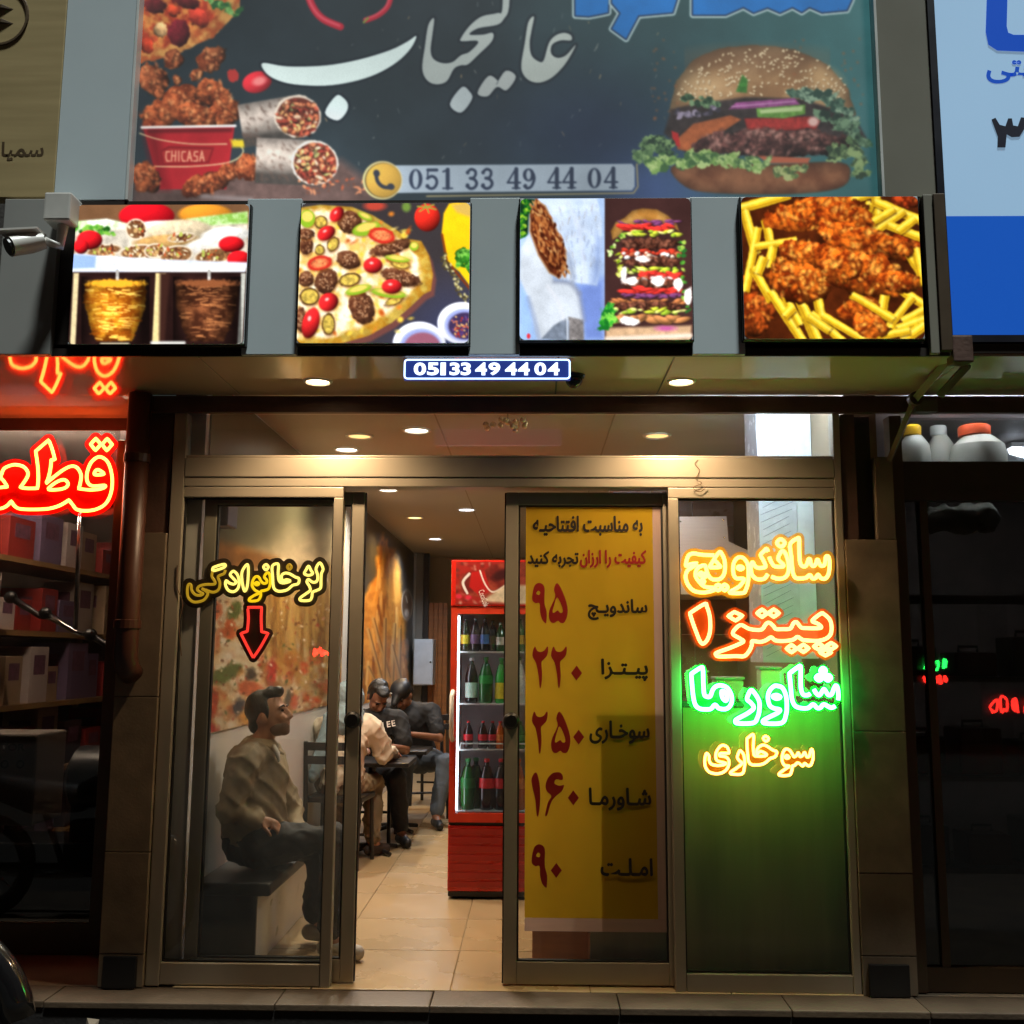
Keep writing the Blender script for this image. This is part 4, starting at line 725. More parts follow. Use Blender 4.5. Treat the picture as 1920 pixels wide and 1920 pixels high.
# ================================================================== neon signs
def neon(name, label, paths, org, scale, Y, col, power, r_px, m_back, grow, group=None, back_name='backing_sheet', cat='neon sign', dy=0.011, sub=None, clip=None):
    """bent light tubes on a cut-out backing sheet; paths in picture coordinates laid on the plane at depth Y"""
    S = [(c, [(org[0]+a/scale, org[1]+b/scale) for a, b in p]) for c, p in paths]
    W = [PY(x, y, Y) for _, p in S for x, y in p]; t = thing(name, label, cat, (sum(w.x for w in W)/len(W), Y, min(w.z for w in W)), group)
    rad = r_px*(Y-CAM.y)/FPX; runs = []
    for k, (c, p) in enumerate(S):
        sp = smooth_path(p, c, 5); runs.append((c, sp)); mb = MB().tube([PY(x, y, Y-0.0004*(k % 4)) for x, y in sp], rad, 8, closed=c)
        cc = sub.get(k) if sub else None
        mb.build('light_tube', cc or emit('neon '+name+str(col), col, power), t, smooth=True)
    xs = [q[0] for _, p in runs for q in p]; ys = [q[1] for _, p in runs for q in p]; g = grow+4; st = 1.6
    nx, ny = int((max(xs)-min(xs)+2*g)/st)+2, int((max(ys)-min(ys)+2*g)/st)+2
    GX, GY = np.meshgrid(min(xs)-g+np.arange(nx)*st, min(ys)-g+np.arange(ny)*st); D = np.full(GX.shape, 1e9); ins = np.zeros(GX.shape, bool)
    for c, p in runs:
        n = len(p); i_ = np.zeros(GX.shape, bool)
        for i in range(n if c else n-1):
            ax, ay = p[i]; b_, by_ = p[(i+1) % n]; ex, ey = b_-ax, by_-ay; q = ex*ex+ey*ey+1e-9
            tt = np.clip(((GX-ax)*ex+(GY-ay)*ey)/q, 0, 1); D = np.minimum(D, np.hypot(GX-ax-tt*ex, GY-ay-tt*ey))
            if c and abs(ey) > 1e-9: i_ ^= ((ay > GY) != (by_ > GY)) & (GX < ex*(GY-ay)/ey+ax)
        ins |= i_
    sd = np.where(ins, np.maximum(D, grow), 0)+np.where(ins, 0, grow-D); gy, gx = np.gradient(sd, st)
    move = np.abs(sd) < st*1.1; nn = np.maximum(gx*gx+gy*gy, .3); VX = np.where(move, GX-gx*sd/nn, GX); VY = np.where(move, GY-gy*sd/nn, GY)
    ok = sd > -0.7*st; cell = ok[:-1, :-1] & ok[1:, :-1] & ok[:-1, 1:] & ok[1:, 1:]; used = np.zeros(GX.shape, bool)
    for a in (slice(None, -1), slice(1, None)):
        for b in (slice(None, -1), slice(1, None)): used[a, b] |= cell
    idx = -np.ones(GX.shape, int); idx[used] = np.arange(used.sum()); yb = Y+rad+dy
    V = [PY(x, y, yb) for x, y in zip(VX[used], VY[used])]; jj, ii = np.nonzero(cell)
    mb = MB(); mb.v = [tuple(v) for v in V]; mb.f = [(int(idx[j, i]), int(idx[j+1, i]), int(idx[j+1, i+1]), int(idx[j, i+1])) for j, i in zip(jj, ii)]
    mb.build(back_name, m_back, t, recalc=False); return t
T, O = True, False
NG = 'neon words mounted on the end pane'; NY = -0.055
neon('neon_sign', 'orange neon word for sandwich, topmost of the neon words in the end pane', [
    (T, [(1355, 130), (1440, 62), (1460, 62), (1462, 150), (1465, 280), (1480, 370), (1520, 398), (1550, 380), (1575, 312), (1592, 315), (1604, 370), (1632, 392), (1660, 370), (1682, 312), (1698, 345), (1722, 388), (1762, 382), (1775, 330), (1783, 285), (1808, 275), (1825, 330), (1825, 420), (1810, 500), (1770, 545), (1720, 535), (1690, 495), (1660, 535), (1620, 540), (1590, 500), (1540, 535), (1440, 540), (1400, 510), (1380, 430), (1370, 300)]),
    (T, [(1240, 70), (1290, 115), (1245, 160), (1195, 115)]),
    (O, [(1100, 280), (1130, 350), (1170, 395), (1260, 400), (1272, 378), (1230, 335), (1210, 300), (1240, 230), (1275, 212), (1310, 270), (1335, 370), (1330, 470), (1290, 530), (1210, 545), (1130, 520)]),
    (O, [(1090, 222), (1070, 185), (1040, 215), (1000, 260), (1030, 320), (1058, 388), (1040, 410), (970, 415), (930, 390), (905, 345), (885, 380), (885, 450), (905, 510), (960, 550), (1040, 545), (1085, 490)]),
    (T, [(635, 700), (740, 640), (800, 562), (780, 542), (710, 540), (675, 490), (670, 400), (690, 330), (740, 287), (800, 302), (846, 380), (853, 500), (846, 600), (820, 680), (790, 715), (650, 717)]), (T, [(722, 412), (755, 396), (790, 415), (755, 434)]),
    (O, [(440, 262), (300, 258), (200, 242), (140, 262), (110, 330), (105, 392), (150, 372), (240, 362), (190, 400), (120, 450), (100, 530), (130, 620), (200, 690), (310, 710), (420, 690), (470, 660)]),
    (O, [(430, 652), (330, 640), (270, 590), (222, 520), (225, 450), (270, 400), (330, 385), (345, 420), (370, 500), (420, 550), (500, 552), (550, 510), (572, 430), (565, 320), (530, 240), (505, 225), (460, 280), (430, 330), (390, 402), (430, 408), (510, 405), (505, 382), (450, 325)]),
    (T, [(455, 650), (490, 615), (525, 650), (490, 685)]), (T, [(535, 650), (568, 615), (605, 650), (568, 685)]), (T, [(262, 490), (285, 470), (308, 492), (284, 512)]), (T, [(312, 500), (330, 482), (348, 505), (330, 525)]), (T, [(280, 575), (302, 555), (324, 578), (300, 600)])],
    (1270, 1000), 6.4, NY, (255, 204, 92), 4.2, 3.5, acrylic('orange acrylic', (255, 196, 40), .6), 10, NG)
neon('neon_sign', 'orange red neon word for pizza between the orange and the green neon words', [
    (T, [(85, 190), (85, 190), (262, 80), (290, 110), (325, 230), (330, 390), (300, 500), (250, 555), (210, 530), (160, 410), (120, 300)]), (T, [(545, 225), (545, 225), (620, 175), (620, 175), (720, 220), (720, 220), (635, 280), (635, 280)]),
    (T, [(690, 333), (790, 375), (870, 390), (950, 385), (1000, 320), (1040, 305), (1090, 345), (1120, 380), (1200, 382), (1290, 375), (1330, 310), (1370, 300), (1420, 360), (1480, 370), (1640, 370), (1660, 348), (1610, 310), (1555, 280), (1660, 195), (1700, 205), (1760, 260), (1785, 330), (1780, 430), (1730, 490), (1640, 520), (1540, 520), (1440, 510), (1380, 475), (1320, 510), (1200, 525), (1110, 515), (1060, 480), (1000, 515), (930, 535), (835, 525), (830, 570), (800, 640), (740, 705), (640, 705), (440, 710), (400, 690), (410, 665), (560, 610), (690, 555), (730, 525), (680, 490), (600, 430)])]
    + [(T, [(x-w, y), (x-w, y), (x, y-h), (x, y-h), (x+w, y), (x+w, y), (x, y+h), (x, y+h)]) for x, y, w, h in ((953, 191, 62, 46), (1093, 189, 66, 46), (1306, 615, 62, 46), (1448, 611, 66, 46), (1632, 590, 60, 40), (1782, 586, 64, 40), (1714, 661, 70, 38))],
    (1280, 1120), 6.4, NY, (255, 150, 84), 6.0, 3.5, acrylic('red orange acrylic', (255, 130, 44), .6), 9, NG)
neon('neon_sign', 'bright green neon word for shawarma glowing in the end pane', [
    (T, [(100, 145), (100, 145), (215, 72), (235, 100), (240, 250), (250, 380), (280, 410), (320, 405), (350, 330), (390, 290), (450, 280), (520, 310), (565, 390), (570, 470), (540, 530), (490, 555), (420, 545), (375, 505), (330, 550), (270, 558), (200, 550), (150, 510), (125, 420), (110, 280)]), (T, [(452, 350), (490, 355), (518, 420), (500, 458), (462, 420)]),
    (T, [(800, 335), (850, 390), (890, 470), (890, 570), (870, 650), (820, 715), (640, 720), (612, 690), (650, 660), (760, 600), (826, 540), (790, 480), (748, 440), (770, 370)]), (T, [(1100, 285), (1160, 310), (1200, 400), (1210, 520), (1200, 620), (1150, 715), (960, 720), (935, 690), (1000, 650), (1100, 600), (1130, 562), (1060, 545), (1010, 510), (990, 420), (1010, 340), (1060, 290)]), (T, [(1045, 408), (1090, 392), (1135, 415), (1090, 434)]),
    (O, [(1770, 520), (1720, 538), (1640, 500), (1600, 538), (1560, 540), (1515, 500), (1460, 540), (1390, 545), (1310, 520), (1270, 440), (1255, 300), (1240, 140), (1240, 140), (1350, 60), (1370, 70), (1370, 200), (1375, 320), (1400, 385), (1450, 392), (1480, 375)]), (O, [(1525, 325), (1550, 370), (1590, 392), (1632, 330), (1650, 330), (1690, 388), (1730, 382), (1755, 320), (1778, 282), (1800, 310), (1810, 400), (1805, 450)]),
    (T, [(1600, 110), (1630, 78), (1662, 110), (1630, 145)]), (T, [(1548, 190), (1585, 160), (1622, 190), (1585, 222)]), (T, [(1650, 190), (1688, 160), (1722, 190), (1688, 222)])],
    (1280, 1240), 6.194, NY, (60, 255, 110), 34.0, 3.7, acrylic('green tinted acrylic', (40, 240, 110), .3), 7, NG)
neon('neon_sign', 'thin yellow neon word for fried food, lowest of the neon words in the end pane', [
    (T, [(1290, 642), (1380, 575), (1440, 532), (1370, 520), (1335, 460), (1335, 370), (1360, 300), (1400, 275), (1450, 300), (1490, 360), (1512, 392), (1550, 370), (1575, 330), (1600, 388), (1640, 370), (1670, 325), (1702, 392), (1740, 380), (1760, 300), (1780, 280), (1795, 330), (1795, 420), (1765, 510), (1720, 525), (1670, 490), (1640, 530), (1570, 482), (1520, 520), (1490, 530), (1475, 600), (1440, 665), (1310, 672)]), (T, [(1375, 395), (1405, 372), (1436, 398), (1405, 416)]),
    (T, [(805, 120), (805, 120), (880, 60), (905, 80), (900, 220), (905, 340), (935, 380), (1050, 382), (1100, 360), (1060, 328), (1000, 312), (960, 350), (950, 300), (990, 240), (1050, 215), (1110, 235), (1190, 290), (1250, 315), (1240, 370), (1210, 400), (1150, 420), (1080, 480), (1000, 510), (880, 510), (830, 460), (815, 350), (805, 200)]), (T, [(1085, 82), (1130, 120), (1090, 160), (1048, 116)]),
    (T, [(705, 300), (750, 350), (770, 440), (765, 560), (725, 650), (580, 650), (560, 622), (650, 560), (730, 490), (690, 450), (660, 400), (680, 330)]),
    (T, [(200, 340), (235, 380), (240, 450), (270, 500), (350, 522), (440, 515), (490, 490), (420, 470), (360, 450), (335, 390), (350, 310), (400, 240), (450, 220), (510, 250), (535, 330), (490, 338), (400, 342), (400, 380), (480, 390), (530, 440), (530, 520), (490, 590), (420, 635), (330, 645), (240, 620), (190, 560), (170, 480), (180, 390)])],
    (1300, 1370), 8.0, NY, (255, 206, 84), 7.0, 2.4, acrylic('amber acrylic', (214, 120, 20), .5), 4.5, NG)
YD = emit('dim yellow neon', (226, 176, 40), 0.62); YM = emit('amber yellow neon', (255, 208, 20), 1.25)
neon('neon_sign', 'yellow neon family lounge lettering on a dark cut-out board', [
    (T, [(1725, 130), (1765, 200), (1745, 260), (1740, 340), (1735, 430), (1690, 460), (1640, 482), (1630, 540), (1600, 580), (1500, 582), (1490, 552), (1560, 500), (1610, 460), (1600, 410), (1570, 360), (1590, 330), (1640, 362), (1690, 350), (1700, 280), (1680, 200)]), (T, [(1590, 170), (1620, 220), (1640, 260), (1590, 280), (1540, 260), (1560, 215)]),
    (T, [(1155, 170), (1215, 140), (1230, 170), (1225, 260), (1240, 350), (1290, 372), (1370, 350), (1330, 332), (1280, 342), (1265, 290), (1300, 255), (1360, 260), (1430, 300), (1475, 320), (1465, 380), (1400, 400), (1340, 450), (1270, 470), (1210, 465), (1170, 420), (1160, 300)]), (T, [(1360, 150), (1385, 180), (1360, 210), (1335, 180)]),
    (T, [(1110, 250), (1130, 300), (1130, 380), (1110, 440), (1060, 462), (1020, 472), (1015, 530), (980, 580), (890, 588), (880, 562), (940, 520), (1000, 490), (950, 460), (915, 410), (920, 350), (950, 300), (990, 300), (1020, 350), (1050, 376), (1085, 370), (1090, 340), (1060, 300), (1080, 260)]), (T, [(945, 380), (970, 364), (995, 382), (970, 396)]), (T, [(1080, 150), (1108, 180), (1080, 215), (1050, 180)]),
    (T, [(850, 150), (868, 200), (862, 350), (850, 430), (825, 470), (805, 420), (790, 320), (795, 230)]), (T, [(690, 230), (740, 280), (758, 370), (740, 440), (690, 476), (630, 460), (595, 400), (600, 345), (640, 372), (690, 386), (722, 360), (680, 310), (650, 270)]),
    (O, [(440, 232), (430, 290), (465, 350), (460, 385), (350, 390), (280, 410), (255, 450), (290, 482), (325, 500), (290, 520), (230, 510), (190, 460), (180, 395), (150, 390), (135, 450), (145, 540), (200, 595), (270, 597), (340, 570), (382, 500), (350, 462), (310, 440), (380, 465), (450, 482), (510, 450), (527, 370), (505, 295), (575, 260), (592, 215)]), (T, [(440, 203), (460, 180), (570, 147), (593, 165), (560, 192), (450, 225)])],
    (330, 1035), 6.4, 0.034, (255, 226, 110), 1.9, 2.6, mat('dark cut-out board', (52, 38, 24), 0.35), 11, 'neon signs behind the lounge pane', sub={9: YD, 3: YD, 4: YM, 5: YM}, dy=0.004)
neon('neon_sign', 'red neon arrow pointing down to the lounge bench', [(T, [(555, 917), (555, 917), (655, 917), (655, 917), (652, 1000), (655, 1093), (655, 1093), (702, 1104), (702, 1104), (655, 1190), (602, 1270), (590, 1270), (553, 1200), (505, 1105), (505, 1105), (552, 1090), (552, 1090), (560, 1000)])],
    (320, 900), 3.842, 0.034, (255, 56, 44), 1.5, 2.6, MATS['dark cut-out board'], 9, 'neon signs behind the lounge pane', dy=0.004)
neon('neon_sign', 'large red neon lettering in the window of the motor parts shop', [
    (T, [(20, 640), (60, 550), (150, 505), (240, 490), (350, 520), (412, 590), (415, 660), (370, 740), (305, 830), (305, 830), (400, 845), (562, 845), (562, 845), (575, 700), (565, 500), (535, 288), (535, 288), (730, 120), (730, 120), (780, 250), (825, 415), (825, 415), (770, 415), (770, 415), (755, 560), (725, 690), (690, 772), (690, 772), (850, 640), (980, 550), (1080, 512), (1160, 540), (1215, 640), (1205, 760), (1180, 850), (1180, 850), (1350, 868), (1500, 855), (1572, 825), (1562, 800), (1400, 810), (1325, 770), (1300, 680), (1320, 560), (1380, 440), (1490, 372), (1600, 430), (1660, 560), (1685, 740), (1660, 930), (1580, 1080), (1440, 1160), (1280, 1182), (1150, 1160), (1090, 1090), (1035, 1020), (1035, 1020), (900, 1100), (730, 1150), (500, 1162), (300, 1152), (220, 1110), (170, 1038), (170, 1038), (100, 1110), (0, 1150), (-200, 1170), (-420, 1120), (-480, 900), (-470, 600), (-430, 600), (-420, 780), (-300, 835), (-100, 840), (110, 822), (110, 822), (60, 740), (12, 685)]),
    (T, [(1420, 602), (1470, 565), (1560, 630), (1430, 640)]), (T, [(728, 860), (790, 790), (890, 730), (970, 718), (1020, 770), (990, 830), (880, 862)])]
    + [(T, [(x-78, y), (x-78, y), (x, y-88), (x, y-88), (x+76, y), (x+76, y), (x-4, y+92), (x-4, y+92)]) for x, y in ((1437, 184), (1607, 187))],
    (0, 810), 8.0, 0.39, (255, 104, 40), 17.0, 3.1, acrylic('red acrylic', (232, 22, 12), .75), 11)
# phone number in lit digits under the fascia
zt, zb = ZY(913, 673, -0.64), ZY(913, 712, -0.64); xl, xr = XY(757, 692, -0.64), XY(1070, 692, -0.64)
ls = thing('phone_number_sign', 'small lit phone number sign with white digits hanging under the fascia', 'sign', ((xl+xr)/2, -0.63, zb))
box('panel', (xl, -0.64, zb), (xr, -0.615, zt), emit('lit blue panel', (44, 66, 150), 0.7), ls, 0.006)
fr = MB(); pts = []
for cx, cz, a0 in ((xr-.016, zt-.016, 0), (xl+.016, zt-.016, 90), (xl+.016, zb+.016, 180), (xr-.016, zb+.016, 270)):
    for k in range(5): a = R(a0+k*22.5); pts.append((cx+.012*math.cos(a), -0.643, cz+.012*math.sin(a)))
fr.tube(pts, 0.0032, 6, closed=True); fr.build('border_tube', emit('white blue led', (190, 220, 255), 3.0), ls)
for ch, (a, b) in zip('05133494404', ((776, 799), (801, 823), (826, 836), (843, 862), (864, 883), (891, 913), (916, 938), (947, 969), (971, 993), (1002, 1024), (1027, 1049))): text_mesh('lettering', ch, (XY(a, 692, -.64), -0.641, ZY(913, 704, -.64)), (1, 0, 0), (0, 0, 1), XY(b, 692, -.64)-XY(a, 692, -.64), ZY(913, 680, -.64)-ZY(913, 704, -.64), emit('white led digits', (215, 232, 255), 2.2), ls, bold=0.035, lift=0.002)
for x in (xl+.06, xr-.06): MB().tube([(x, -.628, zt-.002), (x, -.628, ZS+.003)], 0.004, 6).build('hanger', M_BLACK, ls)
# yellow price poster on the door
po_y = 0.064
x0, x1, zt, zb = XY(985, 1300, po_y), XY(1228, 1300, po_y), ZY(1110, 950, po_y), ZY(1110, 1722, po_y)
po = thing('price_poster', 'yellow price list poster with red numbers taped inside the glass door', 'poster', ((x0+x1)/2, po_y, zb-.03))
def sheet_mat(name, rgb):
    m = bpy.data.materials.new(name); m.use_nodes = True; N = m.node_tree.nodes; K = m.node_tree.links; N.remove(N['Principled BSDF'])
    nz = N.new('ShaderNodeTexNoise'); nz.inputs['Scale'].default_value = 3; cr = N.new('ShaderNodeValToRGB'); c = L3(rgb)
    cr.color_ramp.elements[0].color = (*[v*.88 for v in c], 1); cr.color_ramp.elements[1].color = (*[min(1, v*1.08) for v in c], 1); K.new(nz.outputs[0], cr.inputs[0])
    a = N.new('ShaderNodeBsdfDiffuse'); b = N.new('ShaderNodeBsdfTranslucent'); K.new(cr.outputs[0], a.inputs[0]); K.new(cr.outputs[0], b.inputs[0])
    x = N.new('ShaderNodeMixShader'); x.inputs[0].default_value = .5; K.new(a.outputs[0], x.inputs[1]); K.new(b.outputs[0], x.inputs[2]); K.new(x.outputs[0], N['Material Output'].inputs[0]); return m
M_YEL = sheet_mat('yellow poster film', (200, 162, 44)); M_PINK = sheet_mat('pale poster margin', (206, 176, 164))
def film(name, xa, xb, za, zb_, m):
    mb = MB(); n = 14; zz = np.linspace(za, zb_, n); xx = np.linspace(xa, xb, 6)
    vs = [(x, po_y+0.0012*math.sin(7*z+3*x)*math.cos(5*x), z) for z in zz for x in xx]; mb.add(vs, [(j*6+i, j*6+i+1, (j+1)*6+i+1, (j+1)*6+i) for j in range(n-1) for i in range(5)]); return mb.build(name, m, po, smooth=True)
film('sheet', x0, x1, zb, zt, M_YEL); xm = XY(1250, 1300, po_y); film('margin', x1+.0005, xm, zb, zt, M_PINK); film('margin', x0, xm, ZY(1110, 1747, po_y), zb-.0005, M_PINK)
M_INK = mat('black poster ink', (34, 24, 16), 0.5); M_RINK = mat('red poster ink', (150, 26, 20), 0.5)
def ptext(s, a, b, t, u, m, rtl=True, bold=.035):
    za, zb2 = ZY((a+b)/2, u, po_y-.003), ZY((a+b)/2, t, po_y-.003); xa, xb = XY(a, (t+u)/2, po_y-.003), XY(b, (t+u)/2, po_y-.003)
    text_mesh('lettering', s, (xa, po_y-.003, za), (1, 0, 0), (0, 0, 1), xb-xa, zb2-za, m, po, rtl=rtl, bold=0.0, lift=0.0, thick=.0028)
ptext('به مناسبت افتتاحیـه', 1000, 1204, 968, 1004, M_INK); ptext('کیفیت را ارزان', 1088, 1211, 1032, 1064, M_RINK); ptext('تجربه کنید', 990, 1084, 1034, 1064, M_INK)
for w, a, b, t, u in (('ساندویـچ', 1103, 1213, 1124, 1162), ('پیـتـزا', 1128, 1214, 1236, 1276), ('سوخـاری', 1106, 1217, 1352, 1394), ('شـاورمـا', 1105, 1220, 1478, 1519), ('امـلـت', 1127, 1223, 1610, 1642)): ptext(w, a, b, t, u, M_INK)
NUM = {'9': ([(300, 845), (335, 855), (352, 890), (350, 960), (352, 1020), (368, 1080), (365, 1165), (355, 1170), (330, 1140), (315, 1080), (310, 1010), (280, 1010), (252, 985), (255, 930), (270, 870)], [(300, 908), (316, 922), (306, 942), (284, 932)]),
       '5': ([(455, 848), (500, 920), (538, 1040), (535, 1120), (510, 1170), (480, 1170), (462, 1155), (430, 1172), (400, 1160), (388, 1110), (400, 1050), (440, 960), (430, 900)], [(455, 965), (490, 1030), (500, 1080), (480, 1090), (460, 1070), (430, 1090), (418, 1080), (430, 1030)]),
       '2': ([(270, 1365), (290, 1400), (320, 1410), (350, 1395), (372, 1365), (380, 1385), (370, 1440), (340, 1475), (325, 1500), (330, 1600), (322, 1690), (310, 1700), (300, 1600), (280, 1500), (250, 1440)], None),
       '1': ([(225, 515), (245, 580), (250, 680), (240, 780), (228, 780), (220, 690), (200, 600), (198, 550)], None),
       '6': ([(370, 510), (390, 530), (388, 560), (350, 555), (340, 580), (370, 595), (400, 590), (385, 630), (350, 660), (320, 700), (295, 780), (282, 780), (300, 700), (320, 660), (292, 630), (285, 590), (300, 545), (330, 515)], None)}
def numeral(c, a, b, t, u):
    o, h = NUM[c]; mnx, mxx, mny, mxy = min(p[0] for p in o), max(p[0] for p in o), min(p[1] for p in o), max(p[1] for p in o)
    f = lambda p: PY(a+(p[0]-mnx)/(mxx-mnx)*(b-a), t+(p[1]-mny)/(mxy-mny)*(u-t), po_y-.003)-base_of(po)
    bm = bmesh.new(); ed = []
    for lp in (smooth_path(o, True, 3), smooth_path(h, True, 3) if h else None):
        if lp is None: continue
        vs = [bm.verts.new(f(p)) for p in lp]; ed += [bm.edges.new((vs[i], vs[(i+1) % len(vs)])) for i in range(len(vs))]
    bmesh.ops.triangle_fill(bm, edges=ed, use_beauty=True, use_dissolve=False); me = bpy.data.meshes.new('numeral'); bm.to_mesh(me); bm.free()
    me.materials.append(M_RINK); q = bpy.data.objects.new('numeral', me); COL.objects.link(q); q.parent = po
for w, xs_, t, u in (('95', ((998, 1025), (1029, 1064)), 1093, 1168), ('22', ((998, 1028), (1033, 1063)), 1212, 1289), ('25', ((997, 1027), (1033, 1069)), 1334, 1412), ('16', ((997, 1013), (1022, 1058)), 1448, 1528), ('9', ((997, 1026),), 1583, 1664)):
    for ch, (a, b) in zip(w, xs_): numeral(ch, a, b, t, u)
for cx, cyy in ((1081, 1262), (1085, 1382), (1075, 1496), (1043, 1632)):
    r = 10.5; MB().add([PY(cx+a*r, cyy+b*r*1.35, po_y-.003) for a, b in ((0, -1), (1, 0), (0, 1), (-1, 0))], [(0, 1, 2, 3)]).build('numeral', M_RINK, po)
# ================================================================== inside the shop
M_WOODO = mat('orange wood board', (150, 92, 44), 0.45, var=0.25, scale=3, stretch=(1, 1, 8))
M_CHAIR = mat('black lacquered metal', (22, 20, 20), 0.35, var=0.2)
M_VINYL = mat('black vinyl cushion', (26, 25, 25), 0.42, var=0.15, bump=0.15, bscale=120)
M_BENCHF = mat('dark grey bench board', (52, 52, 54), 0.5, var=0.1)
M_RED = mat('red enamel', (196, 34, 20), 0.28, var=0.06, coat=0.2)
M_CHROME = MATS['chrome']
# ---- recessed lights
def downlight(pos, r, col, watt, label, group, glow=9.0):
    t = thing('downlight', label, 'ceiling light', pos, group); x, y, z = pos
    MB().lathe([(r*0.80, -0.004), (r*0.86, -0.010), (r, -0.007), (r*1.04, -0.0008)], pos, 28, cap=False).build('trim_ring', mat('white trim ring', (215, 210, 200), 0.35), t, smooth='auto')
    MB().lathe([(0.0001, -0.0035), (r*0.79, -0.0032)], pos, 24).build('lens', emit('lamp lens %d %d' % (col[2], int(glow)), col, glow), t)
    l = bpy.data.lights.new('lamp', 'SPOT'); l.energy = watt; l.color = L3(col); l.spot_size = R(150); l.spot_blend = 0.7; l.shadow_soft_size = r*0.6
    o = bpy.data.objects.new('lamp', l); COL.objects.link(o); o.parent = t; o.location = (0, 0, -0.02)
WARM, COOL, AMB = (255, 240, 220), (232, 242, 255), (255, 206, 130)
for (px, py, c, w, gl, lb) in ((781, 806, WARM, 130, 9, 'warm recessed ceiling light nearest the transom'), (650, 842, WARM, 130, 9, 'warm recessed ceiling light over the man on the bench'), (674, 817, AMB, 34, 2, 'dim amber ceiling light beside the warm pair over the bench'), (1232, 816, AMB, 40, 2, 'dim amber ceiling light over the counter'),
        (728, 918, WARM, 130, 9, 'white ceiling light just above the door opening'), (875, 955, COOL, 120, 10, 'cool white ceiling light in front of the drinks fridge'), (778, 970, AMB, 100, 4, 'amber ceiling light over the dining tables'), (816, 1010, COOL, 120, 9, 'cool white ceiling light above the seated diners at the back')):
    p = PZ(px, py, Z_CEIL); downlight((p.x, p.y, Z_CEIL), 0.085, c, w, lb, 'recessed lights in the shop ceiling', gl)
for px, lb in ((596, 'warm soffit light above the lounge pane'), (1277, 'warm soffit light above the neon pane')):
    p = PZ(px, 714, ZS); downlight((p.x, p.y, ZS), 0.062, (255, 218, 172), 60, lb, 'recessed lights under the fascia', 14)
lt = thing('tube_light', 'hidden cool tube light added over the counter to brighten the duct', 'tube light', (1.05, 0.35, 2.70))  # added lamp, out of sight behind the beam, to light up the duct
box('housing', (0.72, 0.22, 2.722), (1.36, 0.28, 2.748), mat('white enamel', (225, 225, 222), 0.35), lt, 0.004)
MB().tube([(0.74, 0.25, 2.708), (1.34, 0.25, 2.708)], 0.013, 10).build('tube', emit('cool tube', (214, 232, 255), 220.0), lt, smooth=True)
cr = thing('reflection_beads', 'golden beads added in place of a reflection in the transom glass', 'bead cluster', PZ(952, 772, Z_CEIL))  # beads standing in for a golden reflection in the transom glass
c = PZ(952, 772, Z_CEIL); rr = random.Random(8)
MB().tube([(c.x, c.y, Z_CEIL), (c.x, c.y, Z_CEIL-.05)], .004, 6).build('stem', M_CHROME, cr)
for k in range(16):
    a = rr.uniform(0, 6.28); q = rr.uniform(.02, .16); MB().ball((c.x+q*math.cos(a), c.y+q*math.sin(a)*.5, Z_CEIL-.04-rr.uniform(0, .06)), .017, 10, 6).build('bead', mat('gold glass bead', (236, 190, 130), 0.2, metal=.6), cr, smooth=True)
# ---- wall pictures
P = Paint(330, 900, 660, 1400, 1.0, (96, 88, 62)); X, Y = P.X, P.Y; rr = random.Random(12)
t = np.clip((Y-1020+0.22*(X-380)-60*(fbm(X, Y, 60, 3)-.5))/70, 0, 1)[..., None]; pz = np.array((206, 178, 138))/255*(0.75+.5*fbm(X, Y, 26, 5))[..., None]; P.img = P.img*(0.8+.3*fbm(X, Y, 50, 1))[..., None]*(1-t)+pz*t
P.poly([(390, 1010), (440, 1020), (520, 1045), (470, 1075), (385, 1085)], (150, 96, 44), soft=8, tex=.3, ts=14)
for _ in range(260):
    x, y = rr.uniform(365, 520), rr.uniform(1090, 1375); P.ell(x, y, rr.uniform(4, 15), rr.uniform(3, 10), rr.choice([(224, 206, 176), (214, 170, 110), (196, 128, 70), (232, 216, 190), (186, 92, 50), (206, 186, 150)]), rr.uniform(0, 180), soft=3.5, alpha=.75, rough=2)
for k in range(170):                                             # strings of cheese
    x = rr.uniform(490, 650); y0 = rr.uniform(1050, 1150); P.line(smooth_path([(x, y0), (x+rr.uniform(-8, 8), y0+50), (x+rr.uniform(-10, 10), y0+rr.uniform(80, 150))], False, 4), rr.uniform(2, 7), rr.choice([(150, 104, 44), (186, 140, 66), (206, 168, 92), (110, 70, 30), (136, 90, 40)]), soft=2.5, alpha=.6)
for _ in range(170):
    x, y = rr.uniform(490, 655), rr.uniform(1225, 1372); P.ell(x, y, rr.uniform(4, 14), rr.uniform(3, 9), rr.choice([(196, 146, 76), (214, 176, 104), (170, 104, 48), (186, 130, 60), (140, 90, 44), (206, 90, 50)]), rr.uniform(0, 180), soft=3, alpha=.75, rough=2)
for x, y, rx, ry, c, ro in ((420, 1265, 34, 14, (92, 104, 54), -25), (390, 1320, 18, 34, (176, 66, 40), 10), (400, 1145, 16, 20, (206, 110, 66), 0), (440, 1145, 12, 18, (90, 100, 44), 30), (468, 1290, 22, 14, (196, 98, 60), 0), (470, 1265, 10, 12, (70, 60, 50), 0), (432, 1180, 12, 20, (196, 96, 50), 0), (510, 1260, 8, 24, (170, 50, 40), 5), (392, 1180, 12, 14, (84, 74, 64), 0), (390, 1365, 18, 10, (190, 50, 44), 0), (448, 1325, 10, 16, (64, 62, 70), 20), (540, 1310, 6, 16, (90, 80, 60), 10), (470, 1345, 20, 14, (214, 150, 70), 0)): P.ell(x, y, rx, ry, c, ro, soft=3, rough=4, tex=.25, ts=8)
